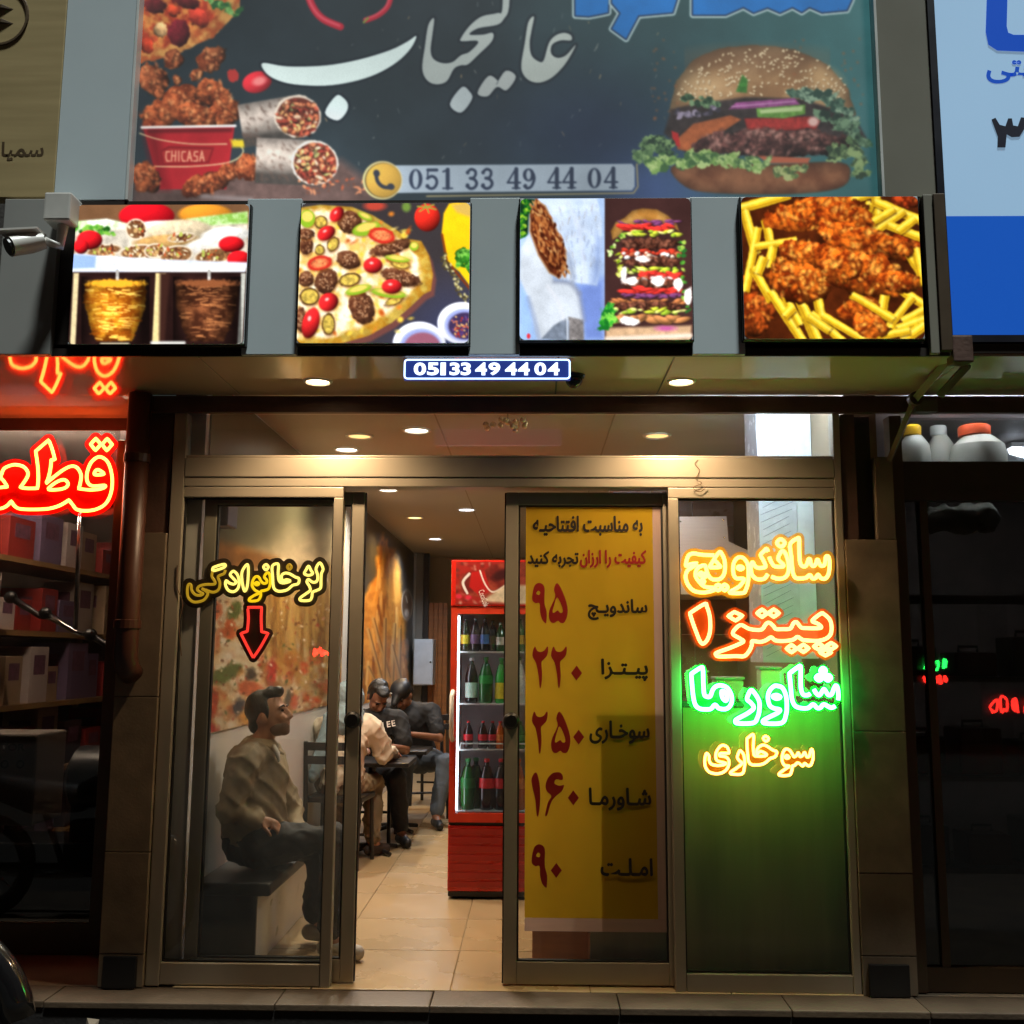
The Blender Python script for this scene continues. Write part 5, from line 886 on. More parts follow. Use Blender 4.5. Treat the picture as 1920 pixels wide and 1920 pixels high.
for _ in range(420):                                             # crumbs, herbs and browned spots
    x, y = rr.uniform(365, 655), rr.uniform(1085, 1374); P.ell(x, y, rr.uniform(1.5, 5), rr.uniform(1, 3), rr.choice([(236, 222, 196), (120, 66, 34), (90, 100, 50), (176, 70, 44), (150, 100, 54), (246, 232, 206)]), rr.uniform(0, 180), soft=.8, alpha=.7)
wx = -1.545
w1 = thing('wall_picture', 'large wall print of cheesy pizza behind the man on the bench', 'wall print', (wx, 1.8, 1.045), 'food prints along the side wall')
P.finish(1, .04, .08)
print_sheet('print', P, (wx, 0.13, 2.74), (wx, 3.7, 2.74), (wx, 0.13, 1.045), 620, 330, print_mat('matt wall print', 0.0, 0.35, 1.0), w1)
P = Paint(650, 940, 800, 1400, 1.0, (74, 70, 64)); rr = random.Random(13)
P.img *= (0.75+.4*fbm(P.X, P.Y, 40, 2))[..., None]
P.poly([(718, 1000), (726, 1025), (742, 1028), (752, 1090), (760, 1180), (770, 1340), (680, 1345), (680, 1120), (705, 1080), (708, 1030)], (176, 110, 44), soft=4, rough=5, rs=12, col2=(214, 150, 66), ts=14)
for _ in range(90):
    v = rr.random(); y = 1010+v*330; hw = 6+v*46; x = 722+rr.uniform(-1, 1)*hw+v*4; P.line([(x, y), (x+rr.uniform(-7, 7), y+rr.uniform(18, 60))], rr.uniform(2, 6), rr.choice([(226, 160, 70), (196, 120, 44), (140, 78, 28), (236, 186, 110), (206, 140, 60)]), soft=1.6, alpha=.8)
for x0, y0, x1, y1 in ((690, 1180, 720, 1290), (700, 1160, 730, 1270), (722, 1160, 720, 1300), (740, 1170, 735, 1290), (690, 1250, 725, 1320), (750, 1180, 748, 1280), (735, 1210, 760, 1310)): P.line([(x0, y0), (x1, y1)], 6, (206, 160, 96), soft=2); P.line([(x0+2, y0), (x1+2, y1)], 2, (120, 76, 36), soft=1.5)
P.ell(763, 1134, 10.5, 29, (206, 196, 180), soft=1); P.ell(763, 1134, 9, 27, (96, 76, 60), soft=1); P.ell(763, 1150, 5, 8, (190, 180, 170), soft=2); P.line([(761, 1118), (764, 1130)], 2, (206, 196, 180))
w2 = thing('wall_picture', 'tall dark wall print of a tower of chips and fried chicken', 'wall print', (wx, 6.2, 1.0), 'food prints along the side wall')
print_sheet('print', P, (wx, 4.0, 2.735), (wx, 8.6, 2.735), (wx, 4.0, 0.98), 200, 200, MATS['matt wall print'], w2)
box('edge_strip', (-1.548, 8.602, 0.98), (-1.52, 8.63, 2.735), mat('steel strip', (160, 158, 150), 0.35, metal=.6), w2)
# back corner: post, boards, electric box
cp = thing('service_post', 'grey service post with brown boards in the far corner', 'post', (-1.40, 8.7, 0))
box('post', (-1.54, 8.66, 0), (-1.43, 8.80, 2.745), mat('grey paint', (128, 122, 112), .5), cp); box('pipe_cover', (-1.425, 8.70, 0), (-1.36, 8.82, 2.745), M_DARKP, cp)
for k in range(4): box('board', (-1.355+k*.062, 8.72+.004*(k % 2), 0.02), (-1.297+k*.062, 8.76, 2.1), M_WOODO, cp, .003)
eb = thing('electric_box', 'pale grey electric box on the far corner post', 'electric box', (-1.38, 8.3, 1.06)); a, b = PY(776, 1198, 8.3), PY(811, 1285, 8.3)
box('case', (a.x, 8.30, b.z), (b.x, 8.66, a.z), mat('pale grey enamel', (176, 184, 190), .4), eb, .01); box('lid', (a.x+.012, 8.292, b.z+.015), (b.x-.012, 8.2995, a.z-.015), mat('pale grey enamel lid', (188, 196, 204), .4), eb, .003)
MB().ball((b.x-.03, 8.29, (a.z+b.z)/2), .012, 8, 6).build('latch', M_BLACK, eb)
# ---- bench
bn = thing('bench', 'low box bench with black vinyl cushion and white side under the lounge sign', 'bench', (-1.37, 0.6, 0))
box('front_board', (-1.548, 0.225, 0.005), (-1.262, 0.243, 0.325), M_BENCHF, bn); box('side_board', (-1.28, 0.2435, 0.005), (-1.262, 1.40, 0.325), mat('white laminate', (204, 200, 196), .3), bn); box('end_board', (-1.548, 1.382, 0.005), (-1.281, 1.40, 0.325), M_BENCHF, bn)
box('cushion', (-1.548, 0.20, 0.327), (-1.195, 1.42, 0.385), M_VINYL, bn, .012)
# ---- counter and cooking end
co = thing('counter', 'tall serving counter with brown back panel standing against the neon pane', 'counter', (0.83, 0.4, 0))
box('back_panel', (0.257, 0.125, 0.0), (1.44, 0.145, 1.19), mat('brown counter board', (176, 160, 120), .5, var=.1, scale=2, stretch=(9, 1, .6)), co); box('top', (0.245, 0.115, 1.192), (1.446, 0.70, 1.222), mat('dark stone top', (70, 60, 50), .25), co, .006)
box('side_panel', (0.257, 0.1455, 0.0), (0.275, 0.66, 1.19), M_WOODO, co); box('base_drawer', (0.0, 0.30, 0.035), (0.2565, 0.62, 0.60), M_WOODO, co, .004)
for x, y, w, h, c, lb in ((0.78, .30, .09, .12, (196, 190, 180), 'white napkin holder standing on the counter'), (0.93, .34, .13, .09, (176, 170, 160), 'low white food container on the counter'), (1.12, .30, .10, .14, (206, 196, 190), 'tall white canister on the counter by the duct')):
    t = thing('container', lb, 'container', (x, y, 1.223), 'containers on the counter'); MB().box((x-w/2, y-w/2, 1.223), (x+w/2, y+w/2, 1.223+h), .01).build('body', mat('container %d' % c[0], c, .4), t); MB().box((x-w/2-.004, y-w/2-.004, 1.2235+h), (x+w/2+.004, y+w/2+.004, 1.238+h), .005).build('lid', mat('container lid', (150, 150, 150), .4), t)
du = thing('extractor_duct', 'bright white clad extractor duct standing from counter to ceiling', 'duct', (1.29, 0.7, 1.36))
x0, xm, x1 = XY(1424, 1000, .62), XY(1496, 1000, .62), XY(1531, 1000, .62); zb = ZY(1430, 1242, .62)
M_DUCT = mat('white veined cladding', (222, 226, 232), .25, var=.06, scale=14, stretch=(1, 1, 1))
box('front_panel', (x0, .62, zb), (xm-.002, .92, Z_CEIL-.002), M_DUCT, du); box('corner_panel', (xm, .625, zb+.02), (min(x1, 1.446), .92, Z_CEIL-.002), mat('white steel', (232, 236, 240), .3), du)
M_VEIN = mat('grey vein', (120, 124, 140), .5)
for k in range(34):
    z = zb+.03+k*.038; a = rr.uniform(0, .02); MB().tube([(x0+.004+a, .619, z), (xm-.02-a*1.5, .619, z+.07)], .0009, 4).build('vein_line', M_VEIN, du)
ho = thing('extractor_hood', 'pale steel extractor hood with sloping side over the cooking end', 'hood', (1.2, 2.2, 1.8))
q = lambda px, py: (PY(px, py, 2.0).x, PY(px, py, 2.0).z)
MB().prism([q(1180, 970), q(1362, 968), q(1366, 1015), q(1424, 1042), q(1427, 1112), q(1180, 1116)], 1, 2.0, 2.7).build('canopy', mat('pale brushed steel', (206, 196, 194), .38, metal=.35, var=.05, stretch=(1, 1, 20)), ho)
for x, y in ((1276, 978), (1356, 975), (1358, 1008)): p = PY(x, y, 1.999); MB().ball(p, .006, 8, 6).build('rivet', M_CHROME, ho)
bw = thing('wall_tiles', 'brown tiled back wall of the cooking end behind the hood', 'tiled wall', (1.2, 2.72, 0))
for i in range(3):
    for j in range(7): box('tile', (0.55+i*.3+.002, 2.72, .02+j*.39), (.85+i*.3-.002, 2.735, .02+(j+1)*.39-.004), mat('brown wall tile', (142, 104, 74), .3, var=.15), bw)
# ---- drinks fridge
fx0, fx1, fy = XY(842, 1400, 1.62), XY(842, 1400, 1.62)+0.66, 1.62
fz = lambda py: ZY(870, py, fy)
f = thing('drinks_fridge', 'red glass door drinks fridge full of bottles with cola header', 'fridge', ((fx0+fx1)/2, 1.9, 0))
zt, zh, zg1, zg0, zl = fz(1050), fz(1137), fz(1151), fz(1525), fz(1542)
cab = MB(); cab.box((fx0, fy+.045, .10), (fx0+.03, 2.24, zt)).box((fx1-.03, fy+.045, .10), (fx1, 2.24, zt)); cab.build('side_wall', M_RED, f)
box('back_wall', (fx0+.031, 2.21, .10), (fx1-.031, 2.238, zt), mat('white liner', (206, 210, 212), .4), f); box('roof', (fx0+.031, fy+.046, zt-.03), (fx1-.031, 2.209, zt-.001), M_RED, f)
box('header_box', (fx0, fy-.005, zh), (fx1, fy+.044, zt), M_RED, f, .006)
dr = MB(); dw = .042
for a, b in (((fx0+.002, fy, zl), (fx0+dw, fy+.04, zh-.004)), ((fx1-dw, fy, zl), (fx1-.002, fy+.04, zh-.004)), ((fx0+dw, fy+.001, zg1), (fx1-dw, fy+.039, zh-.004)), ((fx0+dw, fy+.001, zl), (fx1-dw, fy+.039, zg0))): dr.box(a, b)
d = dr.build('door', mat('red door frame', (206, 58, 30), .3), f); box('pane', (fx0+dw+.002, fy+.016, zg0), (fx1-dw-.002, fy+.021, zg1), glass('fridge glass', (240, 244, 242), .012), d)
hz0, hz1 = fz(1388), fz(1296); MB().tube([(fx0+.02, fy-.002, hz1), (fx0+.016, fy-.04, hz1-.03), (fx0+.016, fy-.045, (hz0+hz1)/2), (fx0+.016, fy-.04, hz0+.03), (fx0+.02, fy-.002, hz0)], .014, 10).build('handle', mat('ivory plastic', (214, 204, 188), .4), d, smooth=True)
box('light_strip', (fx0+dw+.002, fy+.05, zg0+.01), (fx0+dw+.009, fy+.062, zg1-.01), emit('fridge led', (225, 240, 255), 14.0), f)
box('lower_panel', (fx0, fy+.01, fz(1672)), (fx1, 2.23, fz(1549)), M_RED, f, .005); box('gap_strip', (fx0+.004, fy+.02, fz(1548)), (fx1-.004, 2.2, zl-.002), M_BLACK, f)
for k in range(7): z = fz(1664-k*16.5); box('grille_slat', (fx0+.008, fy+.002, z), (fx1-.008, fy+.0095, z+.034), mat('dark red enamel', (156, 30, 20), .35), f, .003)
box('base', (fx0+.004, fy+.015, fz(1682)), (fx1-.004, 2.2, fz(1673)), M_BLACK, f)
for x in (fx0+.04, fx1-.04):
    for y in (fy+.06, 2.15): MB().lathe([(.02, -.012), (.024, -.008), (.024, .008), (.02, .012)], (x, y, .024), 14, 0).build('caster', M_BLACK, f)
SH = [fz(1221), fz(1320), fz(1407), fz(1523)]
for z in SH: box('shelf', (fx0+.033, fy+.075, z-.008), (fx1-.033, 2.20, z), mat('white wire shelf', (214, 216, 216), .4), f)
rl = MB().tube([(fx0+.06, fy+.07, SH[2]+.004), (fx0+.065, fy+.07, SH[2]+.035), (fx1-.06, fy+.07, SH[2]+.035), (fx1-.06, fy+.07, SH[2]+.004)], .004, 6); rl.build('shelf_rail', mat('white wire', (214, 216, 216), .4), f)
P = Paint(840, 1040, 1120, 1150, .8, (150, 34, 26)); rr = random.Random(9)
for _ in range(160): P.ell(rr.uniform(846, 1110), rr.uniform(1052, 1134), rr.uniform(2, 6), rr.uniform(1.5, 4), rr.choice([(96, 40, 34), (196, 150, 130), (120, 30, 24), (170, 90, 70)]), rr.uniform(0, 180), soft=1.5, alpha=.55)
P.poly(smooth_path([(866, 1110), (862, 1085), (880, 1072), (905, 1070), (930, 1058), (990, 1052), (1040, 1070), (1000, 1096), (940, 1110), (912, 1120)], True, 4), (104, 30, 24), soft=2, col2=(150, 60, 40), ts=20)
P.line(smooth_path([(876, 1112), (868, 1092), (880, 1076)], False), 5, (222, 206, 190)); P.poly([(884, 1072), (908, 1070), (920, 1108), (900, 1118), (880, 1100)], (176, 28, 24), soft=1.2)
P.line(smooth_path([(900, 1070), (910, 1096), (926, 1110), (955, 1092)], False), 3, (226, 214, 196)); P.ell(940, 1078, 18, 9, (60, 22, 20), -20, soft=3); P.poly([(900, 1128), (950, 1096), (1000, 1098), (1000, 1134)], (196, 170, 136), soft=3, tex=.2, ts=8)
for x, y in ((860, 1118), (878, 1120)): P.ell(x, y, 6, 4, (206, 44, 60), soft=1.5)
print_sheet('header_print', P, (fx0+.028, fy-.0062, zt-.012), (fx1-.02, fy-.0062, zt-.012), (fx0+.028, fy-.0062, zh+.012), 150, 60, print_mat('lit header print', .25, .3, .8), f)
a, b = PY(886, 1112, fy-.008), PY(886, 1080, fy-.008); text_mesh('lettering', 'CocaCola', (a.x+.035, fy-.0075, a.z+.012), (.35, 0, -.94), (.94, 0, .35), .105, .036, mat('cream print', (230, 220, 205), .4), f, bold=0.0)
# bottles: each is a thing of its own
def bottle(x, y, z, h, r, glass_c, label_c, cap_c, label_txt, clear=False, neck=.32, lab=(.22, .5)):
    t = thing('bottle', label_txt, 'bottle', (x, y, z), 'bottles in the drinks fridge')
    pr = [(r*.86, 0), (r, .012), (r, h*.55), (r*.94, h*.62), (r*.5, h*(1-neck*.5)), (r*neck, h*.86), (r*neck, h*.95)]
    MB().lathe(pr, (x, y, z), 16).build('body', mat('bottle %d %d %d' % glass_c, glass_c, .12, var=.05, coat=.4), t, smooth='auto')
    if label_c: MB().lathe([(r*1.012, h*lab[0]), (r*1.012, h*lab[1])], (x, y, z), 16, cap=False).build('label', mat('bottle label %d %d %d' % label_c, label_c, .45, var=.25, scale=40), t, smooth=True)
    MB().lathe([(r*neck*1.15, h*.93), (r*neck*1.2, h*.94), (r*neck*1.2, h*.99), (r*neck*.9, h)], (x, y, z), 12).build('cap', mat('cap %d %d %d' % cap_c, cap_c, .4), t, smooth='auto')
fyb = fy+.13
def at(px): return XY(px, 1300, fyb)
DG, GR, BR, CO = (16, 30, 18), (20, 92, 36), (34, 22, 14), (26, 8, 6)
for px, h, r, g, l, c, s in ((871, .20, .030, (30, 40, 14), (206, 190, 40), (30, 30, 26), 'dark malt bottle with yellow label on the fridge top shelf'), (890, .205, .030, (26, 18, 24), (110, 84, 120), (150, 150, 150), 'dark malt bottle with purple label on the fridge top shelf'), (908, .205, .030, (22, 22, 26), (70, 110, 180), (150, 150, 150), 'dark malt bottle with blue label on the fridge top shelf'), (923, .19, .024, BR, (80, 60, 30), (40, 34, 26), 'slim brown bottle without bright label on the fridge top shelf'), (938, .175, .031, (40, 90, 40), (222, 226, 220), (225, 225, 220), 'small green bottle with white label and white cap'), (975, .20, .028, (30, 120, 50), (226, 190, 40), (20, 110, 40), 'green bottle with yellow label beside the poster edge')): bottle(at(px), fyb, SH[0]+.001, h, r, g, l, c, s)
for px, h, r, g, l, c, s, lb in ((884, .275, .039, (16, 18, 18), (170, 200, 186), (160, 160, 160), 'tall black bottle with pale label on the second fridge shelf', (.12, .45)), (911, .28, .044, (14, 90, 34), (20, 130, 50), (20, 110, 40), 'tall green lemonade bottle on the second fridge shelf', (.42, .6)), (940, .275, .040, (40, 150, 60), (206, 186, 40), (30, 140, 60), 'light green bottle with yellow label on the second fridge shelf', (.1, .45)), (972, .28, .048, (226, 230, 228), (235, 238, 236), (30, 130, 60), 'tall white doogh bottle with green cap in the fridge', (.2, .6))): bottle(at(px), fyb, SH[1]+.001, h, r, g, l, c, s, lab=lb)
for px, s in ((879, 'small cola bottle with red cap by the fridge wall on the third shelf'), (906, 'small cola bottle with red cap standing alone on the third shelf'), (924, 'small cola bottle with red cap next to the orange soda'), (938, 'small orange soda bottle with red cap on the third shelf')): bottle(at(px), fyb, SH[2]+.001, .165, .030, CO if px < 930 else (190, 84, 20), (190, 20, 34) if px < 930 else (206, 110, 30), (196, 24, 30), s, lab=(.3, .52))
bottle(at(976), fyb, SH[2]+.001, .165, .03, (24, 120, 50), (40, 150, 70), (30, 110, 50), 'small green soda bottle beside the poster edge', lab=(.3, .5))
for px, g, l, c, s in ((879, (14, 84, 30), (16, 100, 40), (30, 120, 50), 'large green lemonade bottle at the side of the bottom shelf'), (893, (14, 70, 28), None, (30, 120, 50), 'large green bottle without label pressed behind its neighbour'), (914, CO, (206, 30, 36), (206, 30, 36), 'large cola bottle with red label next to the green bottles'), (941, CO, (196, 26, 34), (206, 30, 36), 'large cola bottle with red label by the door stile'), (972, (206, 96, 16), (226, 120, 20), (226, 110, 20), 'large orange soda bottle on the bottom shelf')): bottle(at(px), fyb+(.05 if px == 893 else 0), SH[3]+.001, .30, .046, g, l, c, s, lab=(.42, .62))
# ---- tables and chairs
def table(x, y, z, w, d, lb):
    t = thing('dining_table', lb, 'table', (x, y, 0), 'black dining tables along the wall'); box('table_top', (x-w/2, y-d/2, z-.03), (x+w/2, y+d/2, z), M_CHAIR, t, .006)
    MB().tube([(x, y, .03), (x, y, z-.031)], .03, 12).build('column', M_CHAIR, t, smooth='auto')
    for a in range(4): an = R(45+90*a); MB().tube([(x, y, .05), (x+.24*math.cos(an), y+.24*math.sin(an), .02)], [.022, .015], 8).build('foot', M_CHAIR, t)
table(-1.18, 3.05, .66, .60, .50, 'black table in front of the woman in the blue headscarf'); table(-1.13, 3.98, .66, .56, .50, 'black table with the drink of the man in the cap')
def chair(x, y, rz, lb):
    """origin at the floor under the seat centre; back rest on the -y side before turning"""
    t = thing('cafe_chair', lb, 'chair', (0, 0, 0), 'black slatted cafe chairs'); w, dp, sz = .40, .40, .45
    for sx in (-1, 1):
        MB().tube([(sx*w*.46, -dp*.52, 0), (sx*w*.46, -dp*.46, sz), (sx*w*.46, -dp*.56, .84)], .016, 8).build('back_post', M_CHAIR, t); MB().tube([(sx*w*.46, dp*.5, 0), (sx*w*.44, dp*.44, sz-.02)], .015, 8).build('leg', M_CHAIR, t)
    box('seat', (-w*.5, -dp*.44, sz-.02), (w*.5, dp*.5, sz+.02), M_VINYL, t, .012)
    for z0, z1 in ((.78, .835), (.69, .745)): MB().box((-w*.445, -dp*.56-.012, z0), (w*.445, -dp*.56+.010, z1), .004).build('back_slat', M_CHAIR, t)
    MB().tube([(-w*.45, 0, .2), (w*.45, 0, .2)], .01, 6).build('stretcher', M_CHAIR, t); t.location = (x, y, 0); t.rotation_euler[2] = rz
chair(-1.33, 2.62, R(-6), 'black chair carrying the woman in the blue headscarf'); chair(-0.97, 4.78, R(180+14), 'black chair behind the man in the cap'); chair(-1.28, 3.62, R(180), 'black chair of the diner in the lettered shirt'); chair(-0.95, 5.55, R(170), 'empty slatted chair beside the fridge door')
# ================================================================== people
def remesh(name, mb, m, parent, vox=.012, sm=4, crease=0.0, cs=.05):
    """fuse overlapping shapes into one continuous skin"""
    o = mb.build(name, None, None); md = o.modifiers.new('r', 'REMESH'); md.mode = 'VOXEL'; md.voxel_size = vox; s = o.modifiers.new('s', 'SMOOTH'); s.iterations = sm; s.factor = .5
    dg = bpy.context.evaluated_depsgraph_get(); me = bpy.data.meshes.new_from_object(o.evaluated_get(dg)); bpy.data.objects.remove(o); off = base_of(parent)
    n = len(me.vertices); co = np.empty(n*3); no = np.empty(n*3); me.vertices.foreach_get('co', co); me.vertices.foreach_get('normal', no); co = co.reshape(-1, 3); no = no.reshape(-1, 3)
    if crease:
        u = co[:, 0]*100; v = co[:, 1]*100; w = co[:, 2]*100    # cloth folds: thin ridges running slantwise
        f1 = fbm(u*.5+w*.55+v*.3, (w-u)*.22+v*.4, 7, 2, 3); f2 = fbm(u*.6-w*.5+v*.2, (w+u)*.25-v*.3, 4.2, 8, 2)
        k = (1-np.abs(2*f1-1))**6*1.4+(1-np.abs(2*f2-1))**6*.7-.5; co = co+no*(crease*k)[:, None]
    me.vertices.foreach_set('co', (co-np.array(off)).ravel()); me.materials.clear(); me.materials.append(m); me.polygons.foreach_set('use_smooth', [True]*len(me.polygons)); me.name = name
    q = bpy.data.objects.new(name, me); COL.objects.link(q); q.parent = parent; return q
def limb(mb, pts, rs, n=12):
    mb.tube(pts, rs, n)
    for p, r in zip(pts, rs): mb.ball(p, r*.985, n, 8)
M_SKIN = mat('skin', (176, 126, 98), .5, var=.08, scale=30); M_SKIN2 = mat('tanned skin', (128, 86, 62), .5, var=.08, scale=30)
M_HAIR = mat('black hair', (14, 12, 11), .45, var=.3, scale=60, bump=.5, bscale=150, stretch=(1, 1, .25))
def frame_of(fwd, up=(0, 0, 1)):
    f = Vector(fwd).normalized(); s = f.cross(Vector(up)).normalized(); u = s.cross(f); return f, s, u
def head(mb, c, fwd, k=1.0, face=True):
    """skull, jaw, brow, nose, lips, ears around c; fwd is where the face looks"""
    f, s, u = frame_of(fwd); rot = Matrix((s, f, u)).transposed()
    at_ = lambda a, b, d: Vector(c)+(s*a+f*b+u*d)*k
    mb.ball(at_(0, -.012, .022), (.074*k, .094*k, .098*k), 20, 14, rot); mb.ball(at_(0, .030, -.045), (.057*k, .062*k, .066*k), 16, 10, rot); mb.ball(at_(0, .062, -.092), (.026*k, .026*k, .022*k), 12, 8, rot)
    for a in (-1, 1):
        mb.ball(at_(a*.075, -.006, -.012), (.010*k, .021*k, .031*k), 10, 8, rot); mb.ball(at_(a*.035, .070, -.026), (.026*k, .022*k, .024*k), 10, 8, rot); mb.ball(at_(a*.030, .078, .022), (.026*k, .014*k, .009*k), 10, 8, rot)
    limb(mb, [at_(0, .086, .012), at_(0, .104, -.020), at_(0, .108, -.030)], [.010*k, .013*k, .014*k], 8); mb.ball(at_(.012, .096, -.033), .010*k, 8, 6); mb.ball(at_(-.012, .096, -.033), .010*k, 8, 6)
    mb.ball(at_(0, .088, -.058), (.024*k, .011*k, .007*k), 10, 6, rot); mb.ball(at_(0, .085, -.068), (.021*k, .011*k, .008*k), 10, 6, rot)
    return at_, rot
def hand(mb, wrist, d, palm_n, k=1.0, curl=.6):
    """palm, four curled fingers of unequal length and a thumb from the side of the palm"""
    d = Vector(d).normalized(); pn = Vector(palm_n); pn = (pn-d*pn.dot(d)).normalized(); s = d.cross(pn)
    w = Vector(wrist); limb(mb, [w, w+d*.045*k, w+d*.08*k], [.022*k, .026*k, .024*k], 8)
    for i, (o, l) in enumerate(((-.028, .062), (-.010, .075), (.010, .072), (.027, .055))):
        b = w+d*.078*k+s*o*k; p1 = b+(d*math.cos(curl*.5)+pn*math.sin(curl*.5))*l*.42*k; p2 = p1+(d*math.cos(curl*1.4)+pn*math.sin(curl*1.4))*l*.34*k; p3 = p2+(d*math.cos(curl*2.1)+pn*math.sin(curl*2.1))*l*.26*k; limb(mb, [b, p1, p2, p3], [.0095*k, .009*k, .0085*k, .007*k], 8)
    b = w+d*.02*k-s*.022*k; limb(mb, [b, b+(d*.7-s*.6+pn*.3)*.032*k, b+(d*1.25-s*.6+pn*.6)*.050*k], [.012*k, .011*k, .009*k], 8)
def shoe(mb, heel, toe, k=1.0):
    h, t = Vector(heel), Vector(toe); d = (t-h).normalized(); limb(mb, [h+Vector((0, 0, .045)), h+d*.09+Vector((0, 0, .045)), h+d*.17+Vector((0, 0, .032)), t+Vector((0, 0, .026))], [.040*k, .042*k, .036*k, .022*k], 12)
def person(label, J, skin, shirt, pants, shoes, hair='short', sleeve=1.0, headdir=(1, 0, .2), vox=.011, crease=.006, scarf=None, hands=None):
    """J: pelvis, chest, neck, head, shoulders, elbows, wrists, hips, knees, ankles, toes"""
    t = thing('person', label, 'person', (J['pelvis'][0], J['pelvis'][1], 0)); V = {k: Vector(v) for k, v in J.items()}
    b = MB(); limb(b, [V['pelvis'], V['belly'], V['chest']], [.12, .115, .12]); limb(b, [V['chest'], V['neck'], V['head']+Vector((0, 0, -.05))], [.09, .055, .052])
    for e in 'lr':
        limb(b, [V['chest']*.4+V['sh'+e]*.6, V['sh'+e], V['el'+e], V['wr'+e]], [.06, .052, .040, .026]); limb(b, [V['pelvis'], V['hip'+e], V['kn'+e], V['an'+e]], [.10, .085, .055, .038])
        dd = (hands or {}).get(e, ((V['wr'+e]-V['el'+e]), (0, 0, -1), .6)); hand(b, V['wr'+e], dd[0], dd[1], 1.0, dd[2])
        limb(b, [V['an'+e], V['to'+e]+Vector((0, 0, .03))], [.036, .022])
    at_, rot = head(b, V['head'], headdir); body = remesh('body', b, skin, t, .0075, 3)
    for a in (-1, 1):                                            # eyes, brows
        MB().ball(at_(a*.031, .0815, .006), (.013, .007, .0065), 10, 8, rot).build('eye', mat('eye', (40, 30, 26), .2), t, smooth=True)
        MB().tube([at_(a*.012, .092, .024), at_(a*.032, .091, .030), at_(a*.052, .076, .024)], [.004, .005, .003], 6).build('eyebrow', M_HAIR, t)
    s = MB(); limb(s, [V['pelvis']+Vector((0, 0, .03)), V['belly'], V['chest'], V['chest']*.35+V['neck']*.65], [.155, .15, .155, .085], 16)
    s.tube([V['shl'], V['shr']], .085, 14)
    for e in 'lr':
        end = V['el'+e].lerp(V['wr'+e], sleeve-.08) if sleeve > .5 else V['sh'+e].lerp(V['el'+e], .75); pts = [V['sh'+e], V['el'+e], end] if sleeve > .5 else [V['sh'+e], end]; limb(s, pts, [.078, .062, .045] if sleeve > .5 else [.078, .066])
    remesh('shirt', s, shirt, t, vox, 5, crease)
    p = MB(); limb(p, [V['pelvis']+Vector((0, 0, .02)), V['pelvis']], [.148, .15], 16)
    for e in 'lr': limb(p, [V['hip'+e], V['kn'+e], V['kn'+e].lerp(V['an'+e], .9)], [.108, .080, .062])
    remesh('trousers', p, pants, t, vox, 5, crease*.8)
    for e in 'lr':
        q = MB(); d = (V['to'+e]-V['an'+e]); d.z = 0; d.normalize(); hl = Vector((V['an'+e].x, V['an'+e].y, V['to'+e].z))-d*.035; shoe(q, hl, V['to'+e]); so = remesh('shoe', q, shoes, t, .008, 3)
    h = MB()
    if hair == 'short':
        h.ball(at_(0, -.030, .040), (.080, .090, .094), 20, 14, rot); h.ball(at_(0, .030, .100), (.058, .055, .034), 14, 10, rot); h.ball(at_(0, .066, .106), (.044, .030, .026), 14, 10, rot); h.ball(at_(0, -.072, -.03), (.058, .040, .055), 14, 10, rot)
        for a in (-1, 1): h.ball(at_(a*.070, .006, .022), (.010, .026, .045), 10, 8, rot)
        remesh('hair', h, M_HAIR, t, .007, 2, .004, .02)
        g = MB(); g.ball(at_(0, .036, -.068), (.0575, .0575, .046), 16, 10, rot); g.ball(at_(0, .064, -.094), (.0275, .0275, .0235), 12, 8, rot); remesh('stubble', g, mat('stubble', (112, 84, 66), .7, var=.2, scale=80), t, .007, 2)
    elif hair == 'cap':
        h.ball(at_(0, -.012, .045), (.086, .104, .085), 20, 14, rot); h.ball(at_(0, -.05, .0), (.078, .066, .07), 16, 10, rot); remesh('hair', h, M_HAIR, t, .008, 2)
        q = MB(); q.ball(at_(0, -.008, .070), (.090, .108, .070), 20, 12, rot); limb(q, [at_(0, .08, .055), at_(0, .15, .040)], [.045, .03]); remesh('cap', q, mat('black cap', (22, 22, 24), .5), t, .009, 2)
        MB().tube([at_(.03, .085, .10), at_(.055, .07, .088)], .006, 6).build('cap_mark', mat('white print', (220, 220, 220), .5), t)
    elif hair == 'scarf':
        h.ball(at_(0, -.02, .02), (.104, .118, .122), 20, 14, rot); limb(h, [at_(0, -.03, -.06), V['neck']+Vector((0, 0, .02)), V['chest']+Vector((0, -.06, .12))], [.09, .105, .13]); limb(h, [V['chest']+Vector((-.10, -.09, .14)), V['chest']+Vector((-.14, -.14, -.08)), V['pelvis']+Vector((-.17, -.14, .06))], [.06, .06, .035]); remesh('headscarf', h, scarf, t, .01, 4, .008)
    return t, body, at_
def W(px, py, y): return PY(px, py, y)
# man on the bench, leaning back against the wall, looking up to the side
J = dict(pelvis=W(472, 1568, .52), belly=W(480, 1510, .52), chest=W(482, 1440, .53), neck=W(493, 1386, .54), head=W(505, 1340, .54), shr=W(462, 1424, .36), shl=W(498, 1420, .72), elr=W(432, 1516, .33), ell=W(545, 1520, .80), wrr=W(486, 1536, .36), wrl=W(560, 1560, .66),
         hipr=W(488, 1585, .44), hipl=W(492, 1585, .62), knr=W(622, 1572, .42), knl=W(600, 1590, .68), anr=W(622, 1738, .42), anl=W(592, 1715, .66), tor=W(652, 1772, .40), tol=W(570, 1730, .60))
J['tor'].z = .005; J['tol'] = Vector((J['anl'].x+.12, .62, .012)); J['anr'].z = .10; J['anl'].z = .13
M_SHIRT = mat('khaki overshirt', (158, 140, 112), .8, var=.1, scale=14, bump=.12, bscale=200)
